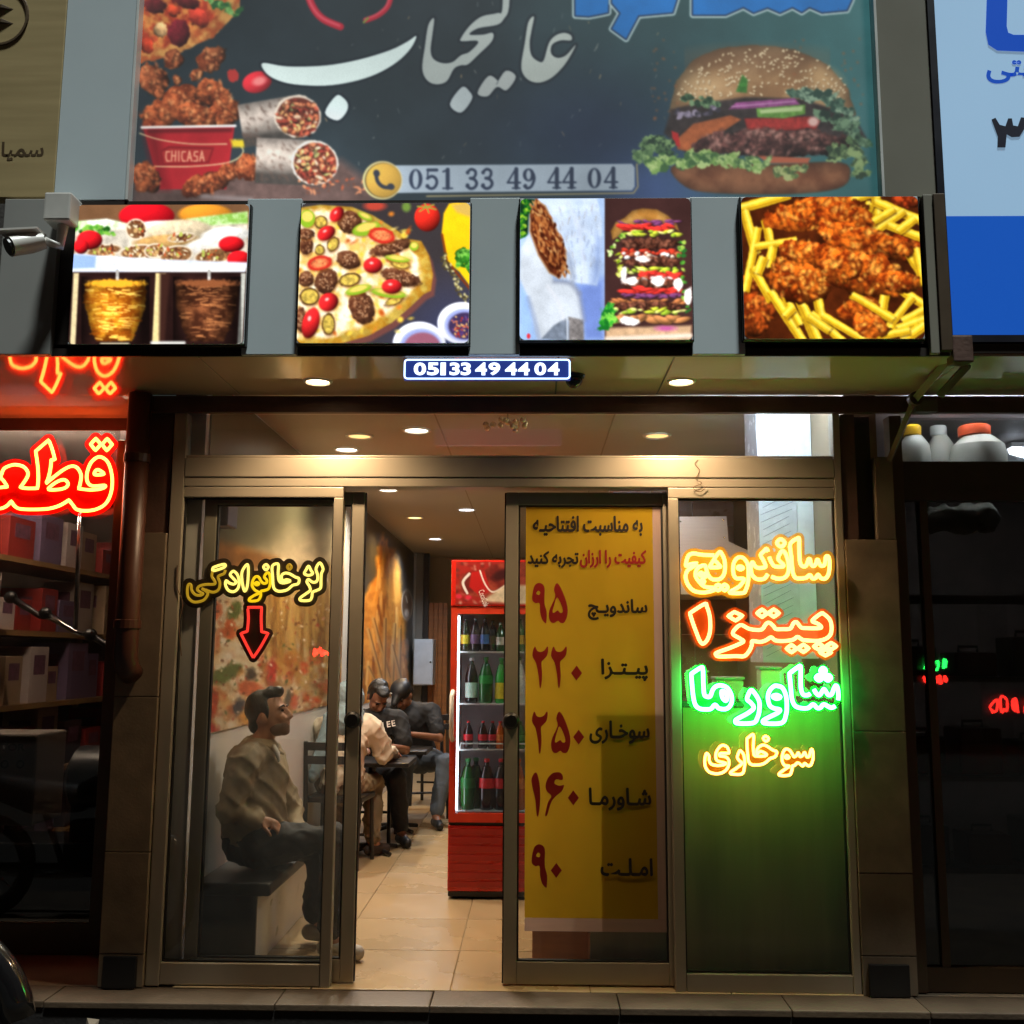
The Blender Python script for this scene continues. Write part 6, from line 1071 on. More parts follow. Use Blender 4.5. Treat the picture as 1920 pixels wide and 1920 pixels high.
pm, _, at1 = person('man in khaki overshirt and dark trousers sitting on the low bench looking up', J, M_SKIN, M_SHIRT, mat('black trousers', (20, 19, 20), .75, var=.2), mat('pale grey trainers', (176, 170, 160), .6), crease=.013, headdir=(1, -.10, .22), hands={'r': ((1, .1, -.35), (0, .3, -1), .8), 'l': ((.8, -.2, -.4), (0, 0, -1), .8)})
tw = MB(); a = J['chest']; tw.tube([W(513, 1398, .46), W(520, 1412, .42), W(523, 1428, .40)], [.010, .013, .006], 8); tw.build('undershirt', mat('white cotton', (196, 190, 182), .8), pm, smooth=True)
co_ = MB(); nk = J['neck']; co_.tube([nk+Vector((-.06, -.05, -.01)), nk+Vector((.0, -.085, -.025)), nk+Vector((.07, -.06, -.05)), nk+Vector((.10, 0, -.07))], [.018, .022, .022, .012], 8); co_.build('collar', M_SHIRT, pm, smooth=True)
# woman with headscarf, back to the street
J = dict(pelvis=(-1.33, 2.66, .53), belly=(-1.33, 2.67, .66), chest=(-1.31, 2.72, .84), neck=(-1.30, 2.74, 1.00), head=(-1.30, 2.76, 1.10), shl=(-1.47, 2.74, .92), shr=(-1.14, 2.72, .92), ell=(-1.46, 2.86, .70), elr=(-1.05, 2.80, .72), wrl=(-1.34, 3.02, .70), wrr=(-1.03, 3.02, .71), hipl=(-1.42, 2.72, .51), hipr=(-1.23, 2.72, .51), knl=(-1.42, 3.02, .50), knr=(-1.16, 3.00, .50), anl=(-1.42, 3.02, .10), anr=(-1.14, 2.90, .10), tol=(-1.42, 3.16, .005), tor=(-1.08, 2.98, .005))
person('woman in cream jacket and pale blue headscarf seated with her back to the street', J, M_SKIN, mat('cream jacket', (198, 184, 162), .8, var=.08), mat('khaki trousers', (112, 96, 70), .8, var=.15), mat('brown shoes', (46, 32, 26), .6), hair='scarf', headdir=(.25, 1, 0), scarf=mat('pale blue scarf', (128, 148, 156), .85, var=.1), crease=.016)
# diner in a lettered black shirt
J = dict(pelvis=(-1.26, 3.62, .53), belly=(-1.25, 3.60, .66), chest=(-1.23, 3.54, .85), neck=(-1.22, 3.50, 1.00), head=(-1.21, 3.46, 1.10), shl=(-1.05, 3.52, .92), shr=(-1.42, 3.52, .92), ell=(-.98, 3.40, .70), elr=(-1.44, 3.40, .70), wrl=(-1.09, 3.22, .74), wrr=(-1.30, 3.20, .72), hipl=(-1.16, 3.58, .51), hipr=(-1.36, 3.58, .51), knl=(-1.04, 3.34, .50), knr=(-1.36, 3.30, .50), anl=(-.99, 3.34, .10), anr=(-1.36, 3.32, .10), tol=(-.93, 3.22, .005), tor=(-1.36, 3.18, .005))
pb, _, _ = person('diner in black T-shirt with white letters leaning over a plate', J, M_SKIN2, mat('black cotton', (18, 17, 18), .8, var=.2), mat('dark jeans', (26, 28, 34), .8, var=.2), mat('black shoes', (16, 15, 15), .5), sleeve=.4, headdir=(.45, -.7, -.95))
for k, ch in enumerate('IEE'): text_mesh('lettering', ch, (-1.15+.036*k, 3.335+.004*k, .865+.007*k), (.96, .1, .18), (-.18, .1, .96), .012 if ch == 'I' else .028, .045, mat('white shirt print', (210, 206, 200), .6), pb, bold=.02)
# man with cap, drinking
J = dict(pelvis=(-1.00, 4.62, .53), belly=(-1.02, 4.58, .66), chest=(-1.06, 4.48, .86), neck=(-1.10, 4.42, 1.00), head=(-1.13, 4.36, 1.08), shl=(-.88, 4.46, .93), shr=(-1.26, 4.46, .93), ell=(-.80, 4.30, .72), elr=(-1.30, 4.28, .74), wrl=(-1.00, 4.12, .76), wrr=(-1.16, 4.12, .84), hipl=(-.90, 4.56, .51), hipr=(-1.10, 4.56, .51), knl=(-.74, 4.26, .52), knr=(-1.08, 4.22, .50), anl=(-.80, 4.12, .10), anr=(-1.10, 4.16, .10), tol=(-.76, 4.0, .005), tor=(-1.12, 4.02, .005))
person('man in black cap and T-shirt bending over his drink at the far table', J, M_SKIN2, MATS['black cotton'], mat('faded blue jeans', (70, 78, 88), .85, var=.15), MATS['black shoes'], hair='cap', sleeve=.4, headdir=(-.35, -.8, -.8))
cu = thing('drink_cup', 'pale paper cup with straw held over the far black table', 'cup', (-1.10, 4.06, .735)); MB().lathe([(.028, 0), (.040, .11)], (-1.10, 4.06, .735), 16).build('cup', mat('paper cup', (196, 190, 170), .6), cu, smooth='auto'); MB().lathe([(.042, .111), (.042, .118), (.01, .122)], (-1.10, 4.06, .735), 16).build('lid', mat('cup lid', (220, 220, 215), .4), cu); MB().tube([(-1.10, 4.06, .855), (-1.115, 4.09, .96)], .004, 6).build('straw', mat('straw', (214, 206, 190), .4), cu)
sw = thing('wrapped_sandwich', 'wrapped sandwich in orange paper on the far black table', 'sandwich', (-1.22, 4.02, .661)); limb(q := MB(), [(-1.27, 4.0, .69), (-1.17, 4.03, .69)], [.028, .026]); remesh('paper_wrap', q, mat('orange paper', (190, 90, 40), .6), sw, .007, 2, .003); MB().ball((-1.155, 4.035, .692), (.018, .022, .022), 10, 8).build('filling', mat('filling', (150, 120, 60), .7), sw, smooth=True)
# ================================================================== neighbours and small things
# ---- motor parts shop
M_TAN = mat('brushed gold panel', (176, 156, 112), .42, metal=.25, var=.08, scale=2, stretch=(1, 1, 14))
M_BRN = mat('brown letter', (74, 56, 30), .5)
ns = thing('neighbour_signboard', 'tan metal signboard with brown lettering over the motor parts shop', 'signboard', (-2.6, -.6, 3.27))
xe = XY(112, 200, -.66); box('panel', (-4.2, -.66, 3.29), (xe, -.60, 4.75), M_TAN, ns, .004); box('edge_return', (xe+.001, -.655, 3.29), (-2.006, -.56, 4.75), M_DARKP, ns)
ring = [PY(-4+56*math.cos(R(a)), 28+56*math.sin(R(a)), -.658) for a in range(-95, 96, 8)]; MB().tube(ring, .009, 6).build('emblem', M_BRN, ns)
for y in (18, 45): MB().tube([PY(-30, y, -.658), PY(5, y-4, -.658), PY(26, y, -.658)], [.004, .014, .002], 6).build('emblem', M_BRN, ns)
a, b = PY(-50, 305, -.658), PY(84, 266, -.658); text_mesh('lettering', 'سمپاش', (a.x, -.6596, a.z), (1, 0, 0), (0, 0, 1), b.x-a.x, b.z-a.z, M_BRN, ns, rtl=True, bold=.02)
nw = thing('neighbour_shopfront', 'dark glazed front of the motor parts shop with bronze frame', 'shopfront', (-3.0, .1, 0))
xp0, xp1 = XY(186, 1400, .43), XY(214, 1400, .43)
box('post', (xp0, .43, 0), (xp1, .49, 2.498), M_ALUD, nw, .004); box('bottom_rail', (-5, .435, 0), (xp0-.001, .485, .14), M_ALUD, nw); box('transom_rail', (-5, .436, 2.275), (xp0-.001, .484, 2.31), M_ALUD, nw)
box('pane', (-5, .455, .141), (xp0-.001, .460, 2.274), G_DARK, nw); box('transom_pane', (-5, .455, 2.311), (xp0-.001, .460, 2.61), G_DARK, nw); box('side_pane', (xp1+.001, .455, .0), (-1.874, .460, 2.61), G_DARK, nw)
M_NW = mat('dim store wall', (104, 92, 84), .8, var=.15)
struct(box('wall_store', (-5.1, 3.3, 0), (-1.72, 3.4, 2.75), M_NW)); struct(box('wall_store', (-5.1, .16, 0), (-5.0, 3.3, 2.75), M_NW)); struct(box('wall_store', (-1.80, .46, 0), (-1.71, 3.3, 2.75), M_NW))
struct(box('ceiling_store', (-5.1, .462, 2.62), (-1.72, 3.3, 2.70), mat('store ceiling', (160, 150, 146), .6))); struct(box('floor_store', (-5.1, 0, -.05), (-1.72, 3.3, -.005), M_STONE2))
tl = thing('tube_light', 'hidden tube light added to brighten the inside of the motor parts shop', 'tube light', (-2.7, .46, 2.58)); box('housing', (-3.0, .51, 2.603), (-2.1, .57, 2.618), MATS['white enamel'], tl); MB().tube([(-2.98, .54, 2.588), (-2.12, .54, 2.588)], .013, 8).build('tube', emit('dim tube', (255, 226, 200), 320.0), tl)  # added lamp tucked behind the lintel to brighten the racks
M_RACK = mat('yellowed steel rack', (150, 116, 70), .5, var=.15)
def rack(x0, x1, y0, y1, zs, lb):
    t = thing('storage_rack', lb, 'rack', ((x0+x1)/2, (y0+y1)/2, 0), 'racks in the motor parts shop')
    for x in (x0, x1-.03):
        for y in (y0, y1-.03): box('upright', (x, y, 0), (x+.03, y+.03, zs[-1]+.25), M_RACK, t)
    for z in zs: box('shelf_board', (x0-.002, y0-.002, z), (x1+.002, y1+.002, z+.03), M_RACK, t)
    return t
rack(-3.35, -2.92, .55, 2.9, [.30, .70, 1.10, 1.52, 1.93], 'long steel rack of boxed parts down the side of the motor parts shop'); rack(-2.88, -1.84, 2.85, 3.25, [.30, .70, 1.10, 1.52, 1.93], 'steel rack across the back of the motor parts shop')
ORD = ('', 'first', 'second', 'third', 'fourth', 'fifth', 'sixth', 'seventh', 'eighth', 'ninth', 'tenth', 'eleventh', 'twelfth')
rr = random.Random(21); BC = [((206, 190, 184), 'white'), ((150, 40, 34), 'red'), ((176, 150, 120), 'brown card'), ((60, 40, 44), 'dark'), ((116, 98, 128), 'violet'), ((190, 176, 160), 'cream')]
def carton(x, y, z, w, d, h, ci, lb, rz=0):
    t = thing('parts_box', lb, 'box', (x, y, z), 'boxes on the parts racks'); c, n = BC[ci]
    MB().box((x-w/2, y-d/2, z), (x+w/2, y+d/2, z+h), .004).build('carton', mat('carton '+n, c, .6, var=.08), t)
    MB().box((x-w*.3, y-d/2-.0022, z+h*.55), (x+w*.3, y-d/2-.0008, z+h*.8)).build('label', mat('carton label', (110, 70, 90), .5, var=.4, scale=30), t)
    MB().box((x+w/2+.0008, y-d*.3, z+h*.5), (x+w/2+.0022, y+d*.3, z+h*.85)).build('label', MATS['carton label'], t)
for zi, z in enumerate((.331, .731, 1.131, 1.551, 1.961)):
    y = .70; nb_ = 0
    while y < 2.7:
        d = rr.uniform(.16, .30); h = rr.uniform(.16, .36); ci = rr.choice([0, 1, 1, 2, 3, 4, 5]); nb_ += 1; carton(-3.10, y+d/2, z, rr.uniform(.22, .34), d, h, ci, '%s box on the %s board of the long rack, %s from window' % (BC[ci][1], ('lowest', 'second', 'third', 'fourth', 'top')[zi], ORD[nb_])); y += d+rr.uniform(.02, .10)
    x = -2.80; nb_ = 0
    while x < -1.98:
        w = rr.uniform(.14, .26); h = rr.uniform(.14, .34); ci = rr.choice([0, 0, 1, 2, 3, 4]); nb_ += 1; carton(x+w/2, 3.03, z, w, .24, h, ci, '%s box on the %s board of the back rack, %s from long rack' % (BC[ci][1], ('lowest', 'second', 'third', 'fourth', 'top')[zi], ORD[nb_])); x += w+rr.uniform(.02, .09)
gb = thing('generator_carton', 'grey white generator carton standing on a machine in the motor parts shop', 'carton', (-2.3, .5, .55)); a, b = PY(-90, 1548, .52), PY(72, 1376, .52)
MB().box((a.x, .52, a.z), (b.x, .84, b.z), .012).build('carton', mat('grey white card', (150, 142, 134), .6, var=.08), gb)
c0, c1 = PY(-84, 1407, .519), PY(48, 1396, .519); text_mesh('lettering', 'GENERATOR', (c0.x, .519, c0.z), (1, 0, 0), (0, 0, 1), c1.x-c0.x, .034, mat('carton print', (40, 32, 34), .6), gb, bold=.03)
for px in (9, 38): p = PY(px, 1433, .519); MB().lathe([(.012, -.002), (.021, -.002), (.021, 0.0), (.012, 0.0)], p, 16, 1, cap=False).build('printed_icon', MATS['carton print'], gb)
mc = thing('pump_machine', 'black pump machine on a stand behind the parts shop window', 'machine', (-2.35, .62, 0)); box('stand', (-2.88, .50, 0), (-2.02, .85, .50), M_BLACK, mc, .01); MB().lathe([(.10, -.2), (.16, -.16), (.16, .16), (.10, .2)], (-2.12, .62, .80), 18, 0).build('motor', M_BLACK, mc, smooth='auto'); box('mount', (-2.28, .52, .501), (-2.02, .75, .68), M_BLACK, mc, .01)
MB().tube([PY(150, 960, .50), PY(141, 1180, .50)], .012, 8).build('chrome_tube', M_CHROME, thing('hanging_pole', 'thin shiny pole standing behind the red neon', 'pole', PY(141, 1180, .50)), smooth=True)
for k, (px, py, c) in enumerate(((20, 1120, 3), (85, 1150, 0), (170, 1190, 3))):
    p = PY(px, py, .9); t = thing('hand_tool', ('black handled tool hanging behind the window', 'pale blade tool hanging behind the window', 'dark nozzle hanging beside the post')[k], 'tool', p, 'tools hung in the parts window'); MB().tube([p, p+Vector((.16, .02, -.10)), p+Vector((.26, .05, -.12))], [.02, .016, .010], 8).build('shaft', M_CHROME if c == 0 else M_BLACK, t, smooth=True); MB().ball(p, .035, 10, 8).build('grip', M_BLACK, t)
pp = thing('drainpipe', 'brown drainpipe running down the pillar and ending above the pavement', 'pipe', (XY(243, 1200, -.10), -.10, 1.2)); px_ = XY(243, 1100, -.10)
MB().tube([(px_, -.10, 2.60), (px_, -.10, 1.42), (px_+.004, -.085, 1.36), (px_+.01, -.045, 1.33)], .052, 16).build('pipe', mat('brown plastic pipe', (72, 40, 28), .4, var=.15), pp, smooth=True)
for z in (1.55, 2.3): MB().lathe([(.054, -.02), (.058, -.018), (.058, .018), (.054, .02)], (px_, -.10, z), 18, cap=False).build('collar', MATS['brown plastic pipe'], pp); 
for z in (1.55, 2.3): box('bracket', (px_-.012, -.046, z-.012), (px_+.012, -.031, z+.012), M_STEEL, pp)
# ---- security cameras
sc_ = thing('security_camera', 'white bullet security camera on a square junction box beside the wraps picture', 'camera', PY(110, 420, -.75)); M_CAMW = mat('white camera plastic', (188, 186, 180), .4)
a, b = PY(93, 424, -.74), PY(146, 372, -.74); MB().box((a.x, -.80, a.z), (b.x, -.692, b.z), .008).build('junction_box', M_CAMW, sc_)
MB().tube([PY(118, 424, -.75), PY(112, 462, -.76), PY(84, 452, -.80)], [.022, .018, .018], 10).build('bracket', M_CAMW, sc_, smooth=True)
MB().tube([PY(84, 452, -.80), PY(58, 456, -.82), PY(18, 462, -.88)], [.030, .040, .040], 14).build('body', M_CAMW, sc_, smooth='auto'); MB().tube([PY(18, 462, -.88), PY(14, 463, -.885)], .034, 14).build('lens', M_BLACK, sc_)
u, v = PY(78, 436, -.81), PY(2, 440, -.90); MB().add([u+Vector((0, .04, 0)), u+Vector((0, -.04, 0)), v+Vector((0, -.04, 0)), v+Vector((0, .04, 0)), u+Vector((0, .04, .008)), u+Vector((0, -.04, .008)), v+Vector((0, -.04, .008)), v+Vector((0, .04, .008))], [(0, 1, 2, 3), (7, 6, 5, 4), (0, 4, 5, 1), (1, 5, 6, 2), (2, 6, 7, 3), (3, 7, 4, 0)]).build('sunshield', M_CAMW, sc_)
dc = thing('dome_camera', 'small dark dome camera under the soffit next to the phone number sign', 'camera', PY(1076, 715, -.40)); c = PZ(1076, 704, ZS-.002)
MB().lathe([(.045, -.012), (.048, 0)], (c.x, c.y, ZS-.001), 20).build('base', M_BLACK, dc); MB().ball((c.x, c.y, ZS-.022), (.036, .036, .036), 16, 10).build('dome', mat('smoked dome', (24, 26, 34), .12), dc, smooth=True)
# ---- dark shop on the other side
bs = thing('neighbour_signboard', 'pale blue lit signboard with deep blue band over the dark shop', 'signboard', (2.6, -.6, 2.6)); xe = XY(1768, 300, -.66)
zband, zbot = ZY(1850, 405, -.66), ZY(1850, 628, -.66)
def litpanel(n, rgb, g):
    m = mat(n, rgb, .3, var=.04, scale=1.2); b = m.node_tree.nodes['Principled BSDF']; b.inputs['Emission Color'].default_value = (*L3(rgb), 1); b.inputs['Emission Strength'].default_value = g; return m
box('upper_panel', (xe, -.66, zband+.0005), (4.4, -.62, 4.75), litpanel('pale blue film', (150, 184, 214), .55), bs); box('lower_panel', (xe, -.66, zbot), (4.4, -.62, zband-.0005), litpanel('deep blue film', (22, 78, 170), .75), bs)
box('cabinet', (xe-.03, -.618, zbot-.03), (4.4, -.05, 4.76), mat('dark blue frame', (22, 24, 36), .4), bs); box('frame_edge', (xe-.03, -.664, zbot-.03), (xe-.001, -.619, 4.76), MATS['dark blue frame'], bs); box('frame_edge', (xe, -.664, zbot-.03), (4.4, -.619, zbot-.001), MATS['dark blue frame'], bs)
M_BL = litpanel('royal blue letter', (24, 74, 176), .6)
def flat(n, pts, m, par, y=-.660): q = [PY(x_, y_, y) for x_, y_ in pts]; MB().prism([(p_.x, p_.z) for p_ in q], 1, y-.003, y-.0005).build(n, m, par)
flat('lettering', [(1856, -180), (1848, 60), (1853, 84), (1870, 95), (1920, 97), (2040, 97), (2040, 66), (1900, 66), (1890, 62), (1887, 50), (1893, -180)], M_BL, bs)
a, b = PY(1851, 156, -.664), PY(1960, 112, -.664); text_mesh('lettering', 'صنعتی', (a.x, -.6596, a.z), (1, 0, 0), (0, 0, 1), (b.x-a.x)*1.6, b.z-a.z, M_BL, bs, rtl=True, bold=.02)
flat('lettering', [(1150+x_/2.4935, y_/2.4935) for x_, y_ in ((1768, 560), (1785, 552), (1805, 585), (1832, 592), (1845, 555), (1862, 555), (1868, 588), (1890, 592), (1905, 550), (1922, 552), (1920, 605), (1898, 640), (1862, 642), (1838, 628), (1832, 690), (1795, 690), (1797, 640))], mat('navy letter', (16, 22, 50), .5), bs)
rw = thing('neighbour_shopfront', 'dark shopfront with brown header board beside the green lit pillar', 'shopfront', (2.6, .1, 0)); xq = 1.642
box('post', (xq, .02, 0), (xq+.055, .10, 2.53), M_ALUD, rw, .004); box('header_board', (xq+.056, .03, 2.135), (5, .09, 2.318), mat('dark header board', (64, 52, 44), .5, var=.2), rw, .004); box('bottom_rail', (xq+.056, .04, 0), (5, .10, .10), M_ALUD, rw); box('mullion', (xq+.13, .045, .101), (xq+.165, .095, 2.134), M_ALUD, rw)
box('pane', (xq+.056, .062, .101), (5, .067, 2.134), G_DARK, rw); box('transom_pane', (xq+.056, .062, 2.319), (5, .067, 2.53), G_DARK, rw)
struct(box('wall_store', (1.62, 3.3, 0), (5.1, 3.4, 2.75), M_NW)); struct(box('wall_store', (5.0, .11, 0), (5.1, 3.3, 2.75), M_NW)); struct(box('ceiling_store', (1.62, .10, 2.66), (5.1, 3.3, 2.72), MATS['store ceiling'])); struct(box('floor_store', (1.62, 0, -.05), (5.1, 3.3, -.005), M_STONE2))
tl = thing('tube_light', 'hidden white tube light added to brighten the shelf of jerrycans', 'tube light', (2.3, .3, 2.63)); box('housing', (1.8, .27, 2.645), (3.0, .33, 2.658), MATS['white enamel'], tl); MB().tube([(1.82, .30, 2.633), (2.98, .30, 2.633)], .010, 8).build('tube', emit('shelf tube', (230, 238, 255), 70.0), tl)  # unseen lamp added above the header to light the cans
sh = thing('top_shelf', 'dark shelf behind the header board of the dark shop', 'shelf', (2.2, .45, 2.25)); box('board', (1.68, .12, 2.25), (3.2, .75, 2.28), M_DARKP, sh); box('bracket', (1.70, .12, 2.10), (1.73, .70, 2.249), M_STEEL, sh)
M_HD = mat('white plastic drum', (206, 206, 190), .45, var=.05)
def jerry(px0, px1, y, cap, lb, h=.30):
    x0, x1 = XY(px0, 850, y), XY(px1, 850, y); cx, r = (x0+x1)/2, (x1-x0)/2; t = thing('jerrycan', lb, 'jerrycan', (cx, y, 2.281), 'white cans on the top shelf'); zb = 2.281
    zc = ZY((px0+px1)/2, 818, y)
    MB().lathe([(r*.9, 0), (r, .02), (r, zc-zb-.10), (r*.93, zc-zb-.05), (r*.62, zc-zb-.012), (r*.5, zc-zb)], (cx, y, zb), 24).build('body', M_HD, t, smooth='auto')
    MB().lathe([(r*.56, 0), (r*.58, .004), (r*.58, .045), (r*.5, .052)], (cx-r*.1, y, zc+.001), 20).build('cap', mat('cap '+cap[0], cap[1], .4), t, smooth='auto')
jerry(1784, 1884, .42, ('orange', (232, 90, 44)), 'white jerrycan with big orange cap on the top shelf'); jerry(1684, 1744, .40, ('yellow', (222, 170, 20)), 'white jerrycan with yellow cap on the top shelf'); jerry(1738, 1790, .62, ('pale', (196, 200, 190)), 'pale jerrycan between the yellow and orange capped ones')
p = PY(1898, 846, 1.2); tl = thing('tube_light', 'bright white tube light glaring inside the dark shop', 'tube light', p); MB().tube([p, p+Vector((.5, .5, .02))], .02, 8).build('tube', emit('bright white tube', (225, 235, 255), 40.0), tl); box('housing', (p.x-.01, p.y-.02, p.z+.022), (p.x+.55, p.y+.53, p.z+.05), MATS['white enamel'], tl)
rack2 = thing('storage_rack', 'dark steel rack of tools inside the dark shop', 'rack', (2.6, .9, 0))
for z in (.35, .80, 1.30, 1.72): box('shelf_board', (1.90, .75, z), (3.4, 1.15, z+.025), M_STEEL, rack2)
for x in (1.9, 3.37):
    for y in (.751, 1.12): box('upright', (x, y, 0), (x+.03, y+.03, 2.05), M_STEEL, rack2)
a, b = PY(1762, 986, .7), PY(1896, 944, .7); wsn = thing('plastic_sack', 'pale crumpled sack lying on the top of the tool rack', 'sack', (a.x, .8, a.z)); mb = MB(); limb(mb, [(a.x+.06, .9, a.z+.06), (b.x-.05, .9, a.z+.07)], [.07, .075]); remesh('sack', mb, mat('pale sack', (150, 152, 138), .7, var=.1), wsn, .012, 3, .015)
rr = random.Random(33)
for k, z in enumerate((.376, .826, 1.326)):
    for i in range(4):
        x = 2.02+i*.30+rr.uniform(-.03, .03); t = thing('tool_case', '%s tool case on the %s board of the dark rack' % (('black', 'rusty red', 'grey', 'dark green')[i], ('lowest', 'second', 'third')[k]), 'tool case', (x, .93, z), 'cases on the dark rack'); h = rr.uniform(.12, .24)
        MB().box((x-.11, .82, z), (x+.11, 1.04, z+h), .015).build('case', mat('case %d' % i, ((24, 24, 26), (92, 34, 26), (84, 84, 84), (34, 54, 40))[i], .45), t); MB().tube([(x-.05, .92, z+h-.002), (x-.05, .92, z+h+.03), (x+.05, .92, z+h+.03), (x+.05, .92, z+h-.002)], .008, 6).build('handle', M_BLACK, t)
# ---- awning arm by the blue sign
aw = thing('awning_arm', 'rusty brown folding awning arm bolted above the dark shop', 'awning arm', PY(1690, 760, -.15)); p = [PY(1806, 640, -.66), PY(1716, 748, -.30), PY(1668, 862, -.05)]
MB().tube([p[0], p[1]], .022, 4).build('upper_bar', M_STEEL, aw); MB().tube([p[1]+Vector((0, .01, 0)), p[2]], .015, 4).build('lower_bar', M_STEEL, aw); MB().box(p[0]+Vector((-.05, -.02, -.09)), p[0]+Vector((.03, .05, .02)), .006).build('end_bracket', M_STEEL, aw); MB().tube([PY(1762, 742, -.5), PY(1815, 684, -.62)], .020, 4).build('brace', M_STEEL, aw); MB().lathe([(.03, -.02), (.03, .02)], p[1], 12, 1).build('hinge', M_STEEL, aw)
MB().box(PY(1716, 748, -.10), PY(1748, 778, -.03), .004).build('wall_plate', mat('grey plate', (96, 84, 74), .5), aw)
cb = thing('loose_cable', 'thin brown cable curling down over the aluminium header', 'cable', PY(1307, 860, -.02)); MB().tube(smooth_path([PY(x, y, -.016) for x, y in ((1309, 862), (1303, 870), (1312, 882), (1305, 898), (1316, 906), (1300, 914), (1312, 922), (1326, 912))], False, 5), .0016, 6).build('cable', mat('brown cable', (96, 70, 44), .6), cb)
cb2 = thing('cable', 'thin cable hanging on the jamb beside the lounge sign', 'cable', PY(338, 1150, -.016)); MB().tube(smooth_path([PY(x, y, -.014) for x, y in ((333, 1060), (332, 1100), (342, 1130), (336, 1170), (340, 1230))], False, 5), .002, 6).build('wire', MATS['brown cable'], cb2)
wb = thing('wall_box', 'small grey violet junction box high on the wall above the bench', 'box', PX(410, 985, -1.54)); a = PX(398, 985, -1.545); MB().box((-1.543, a.y, a.z), (-1.47, a.y+.16, a.z+.17), .008).build('case', mat('grey violet plastic', (120, 112, 130), .4), wb); MB().box((-1.505, a.y-.0022, a.z+.09), (-1.485, a.y-.0005, a.z+.13)).build('label', MATS['white print'], wb)
# ---- parked motorcycle, mostly out of the picture
mo = thing('motorcycle', 'dark motorcycle parked on the pavement before the motor parts shop', 'motorcycle', (-2.6, -.95, -.17)); M_MB = mat('black gloss paint', (16, 15, 16), .18, coat=.6); YB = -.95
def wheel(cx):
    ring = [(cx+.27*math.cos(2*math.pi*k/28), YB, .12+.27*math.sin(2*math.pi*k/28)) for k in range(28)]; w = MB().tube(ring, .045, 10, closed=True).build('tyre', M_RUB, mo, smooth=True)
    rm = MB().tube([(cx+.225*math.cos(2*math.pi*k/28), YB, .12+.225*math.sin(2*math.pi*k/28)) for k in range(28)], .014, 8, closed=True); rm.build('rim', M_CHROME, w, smooth=True)
    for k in range(10): a = 2*math.pi*k/10; MB().tube([(cx, YB, .12), (cx+.222*math.cos(a), YB, .12+.222*math.sin(a))], .004, 5).build('spoke', M_CHROME, w)
    MB().lathe([(.05, -.05), (.06, -.03), (.06, .03), (.05, .05)], (cx, YB, .12), 16, 1).build('hub', M_BLACK, w)
wheel(-2.10); wheel(-3.38)
fe = MB(); arc = [(-2.10+.345*math.cos(R(a)), YB, .12+.345*math.sin(R(a))) for a in range(10, 171, 10)]; fe.tube(arc, .055, 8); fe.build('mudguard', M_MB, mo, smooth=True)
for s in (-1, 1): MB().tube([(-2.10, YB+s*.075, .12), (-2.30, YB+s*.075, .72)], .018, 10).build('fork', M_CHROME, mo, smooth=True)
MB().tube([(-2.33, YB-.34, .80), (-2.29, YB-.18, .80), (-2.31, YB, .76), (-2.29, YB+.18, .80), (-2.33, YB+.34, .80)], .013, 8).build('handlebar', M_CHROME, mo, smooth=True); MB().lathe([(.04, -.06), (.085, 0.0), (.085, .03)], (-2.20, YB, .66), 18, 0).build('headlamp', M_MB, mo, smooth='auto')
limb(q := MB(), [(-2.40, YB, .58), (-2.62, YB, .60), (-2.80, YB, .54)], [.09, .12, .08]); remesh('tank', q, M_MB, mo, .014, 3); limb(q := MB(), [(-2.82, YB, .53), (-3.10, YB, .54), (-3.35, YB, .60)], [.09, .11, .08]); remesh('saddle', q, M_VINYL, mo, .014, 3)
MB().box((-2.86, YB-.11, .10), (-2.52, YB+.11, .40), .03).build('engine', M_BLACK, mo); MB().tube([(-2.32, YB, .66), (-2.48, YB, .30), (-2.90, YB, .12), (-3.38, YB, .12)], .022, 8).build('frame_tube', M_BLACK, mo); MB().tube([(-2.90, YB, .14), (-3.05, YB, .50)], .02, 8).build('frame_tube', M_BLACK, mo); MB().tube([(-2.70, YB, .11), (-2.72, YB-.16, -.155)], .012, 8).build('side_stand', M_CHROME, mo)
MB().tube([(-2.60, YB-.10, .25), (-2.56, YB-.15, .06), (-3.0, YB-.15, .04), (-3.5, YB-.15, .08)], [.022, .024, .03, .04], 10).build('exhaust', M_CHROME, mo, smooth=True)
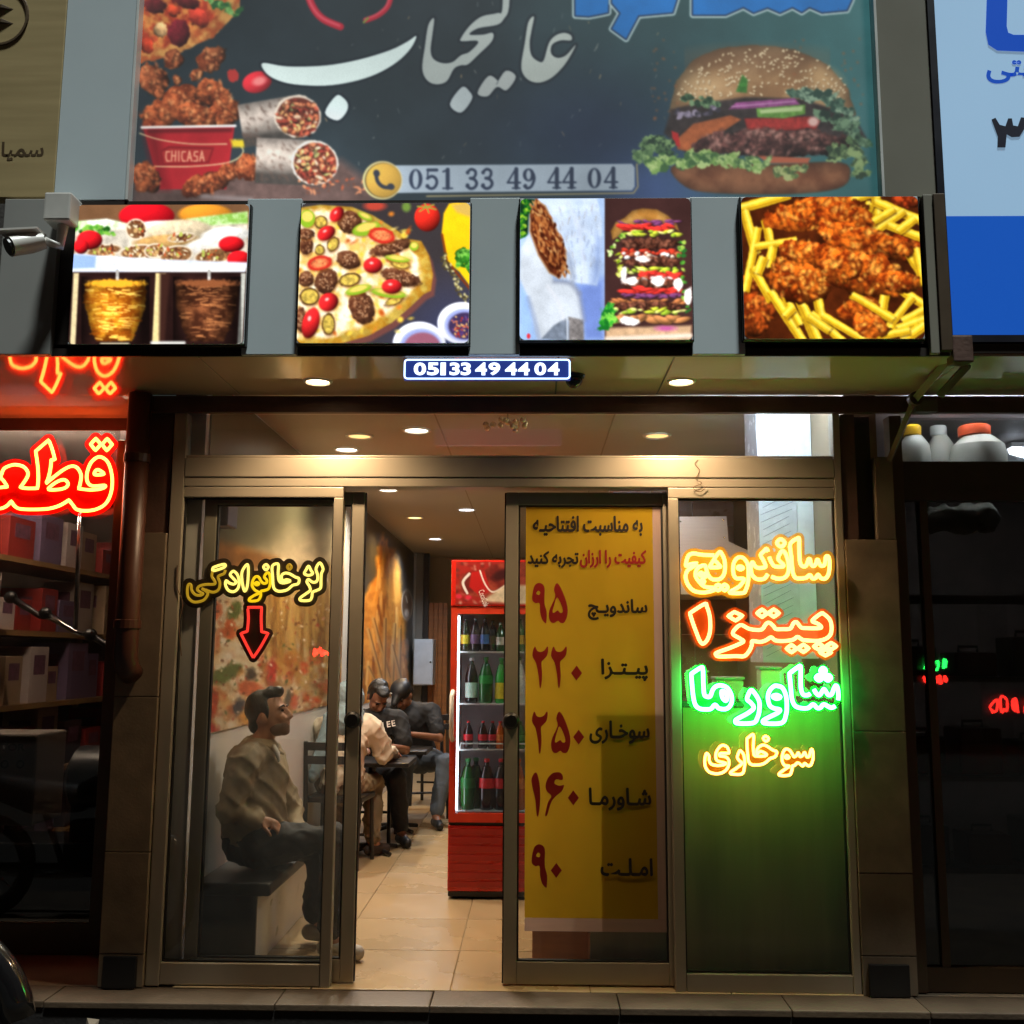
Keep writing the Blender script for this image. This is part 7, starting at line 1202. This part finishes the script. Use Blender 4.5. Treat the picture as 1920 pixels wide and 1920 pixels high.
pc = thing('paper_scrap', 'small torn paper scrap on the step below the parts shop pillar', 'paper', PY(175, 1912, -.21)); a = PY(160, 1916, -.205); MB().add([a+Vector((0, -.004, -.05)), a+Vector((.05, -.012, -.05)), a+Vector((.06, -.006, .012)), a+Vector((.012, -.014, .02)), a+Vector((.03, -.02, -.02))], [(0, 1, 4), (1, 2, 4), (2, 3, 4), (3, 0, 4)]).build('paper', mat('dirty paper', (150, 136, 118), .8), pc)
# ---- building across the street
ob = thing('opposite_building', 'dark rendered building across the street behind the small neon signs', 'building', (0, -15.6, -.19))
box('wall', (-14, -16.2, -.19), (14, -15.4, 9.0), mat('dark facade', (38, 36, 36), .9, spec=.1), ob); box('roof_parapet', (-14.1, -16.3, 9.001), (14.1, -15.3, 9.5), MATS['dark facade'], ob)
for i in range(7):
    for z in (4.2, 7.0): w = box('window', (-11.6+i*3.6, -15.398, z), (-10.2+i*3.6, -15.36, z+1.5), M_ALUD, ob); box('window_pane', (-11.5+i*3.6, -15.3595, z+.1), (-10.3+i*3.6, -15.352, z+1.4), mat('dark window', (20, 22, 26), .1), w)
    box('shutter', (-12.4+i*3.6, -15.398, -.15), (-9.4+i*3.6, -15.36, 2.5), mat('grey shutter', (70, 70, 72), .6), ob)
# ---- lit shop signs across the street (seen only as reflections in the panes)
def far_sign(px, py, w, h, col, yp, seed, lb):
    v = PY(px, py, 15.0); y = 2*yp-15.0; t = thing('far_neon_sign', lb, 'neon sign', (v.x, y, v.z-h/2), 'neon signs across the street'); rr = random.Random(seed); x = v.x-w/2
    box('backing_board', (v.x-w/2-.1, y-.12, v.z-h/2-.1), (v.x+w/2+.1, y-.08, v.z+h/2+.1), M_BLACK, t)
    while x < v.x+w/2:
        q = [(x+rr.uniform(0, h*.5), y, v.z+rr.uniform(-h/2, h/2)) for _ in range(5)]; MB().tube(smooth_path(q, True, 4), .022, 6, closed=True).build('light_tube', emit('far neon %d' % col[0], col, 30.0), t); x += h*.55
for a in ((605, 1222, .34, .16, (255, 40, 30), .02, 1, 'small red neon sign across the street facing the lounge pane'), (1752, 1246, .40, .20, (40, 255, 90), .064, 2, 'small green neon sign across the street facing the dark shop'), (1752, 1274, .40, .16, (255, 60, 30), .064, 3, 'orange red neon sign right under the green one across the street'), (1888, 1322, .66, .34, (255, 30, 24), .064, 4, 'larger red neon sign across the street facing the dark shop')): far_sign(*a)
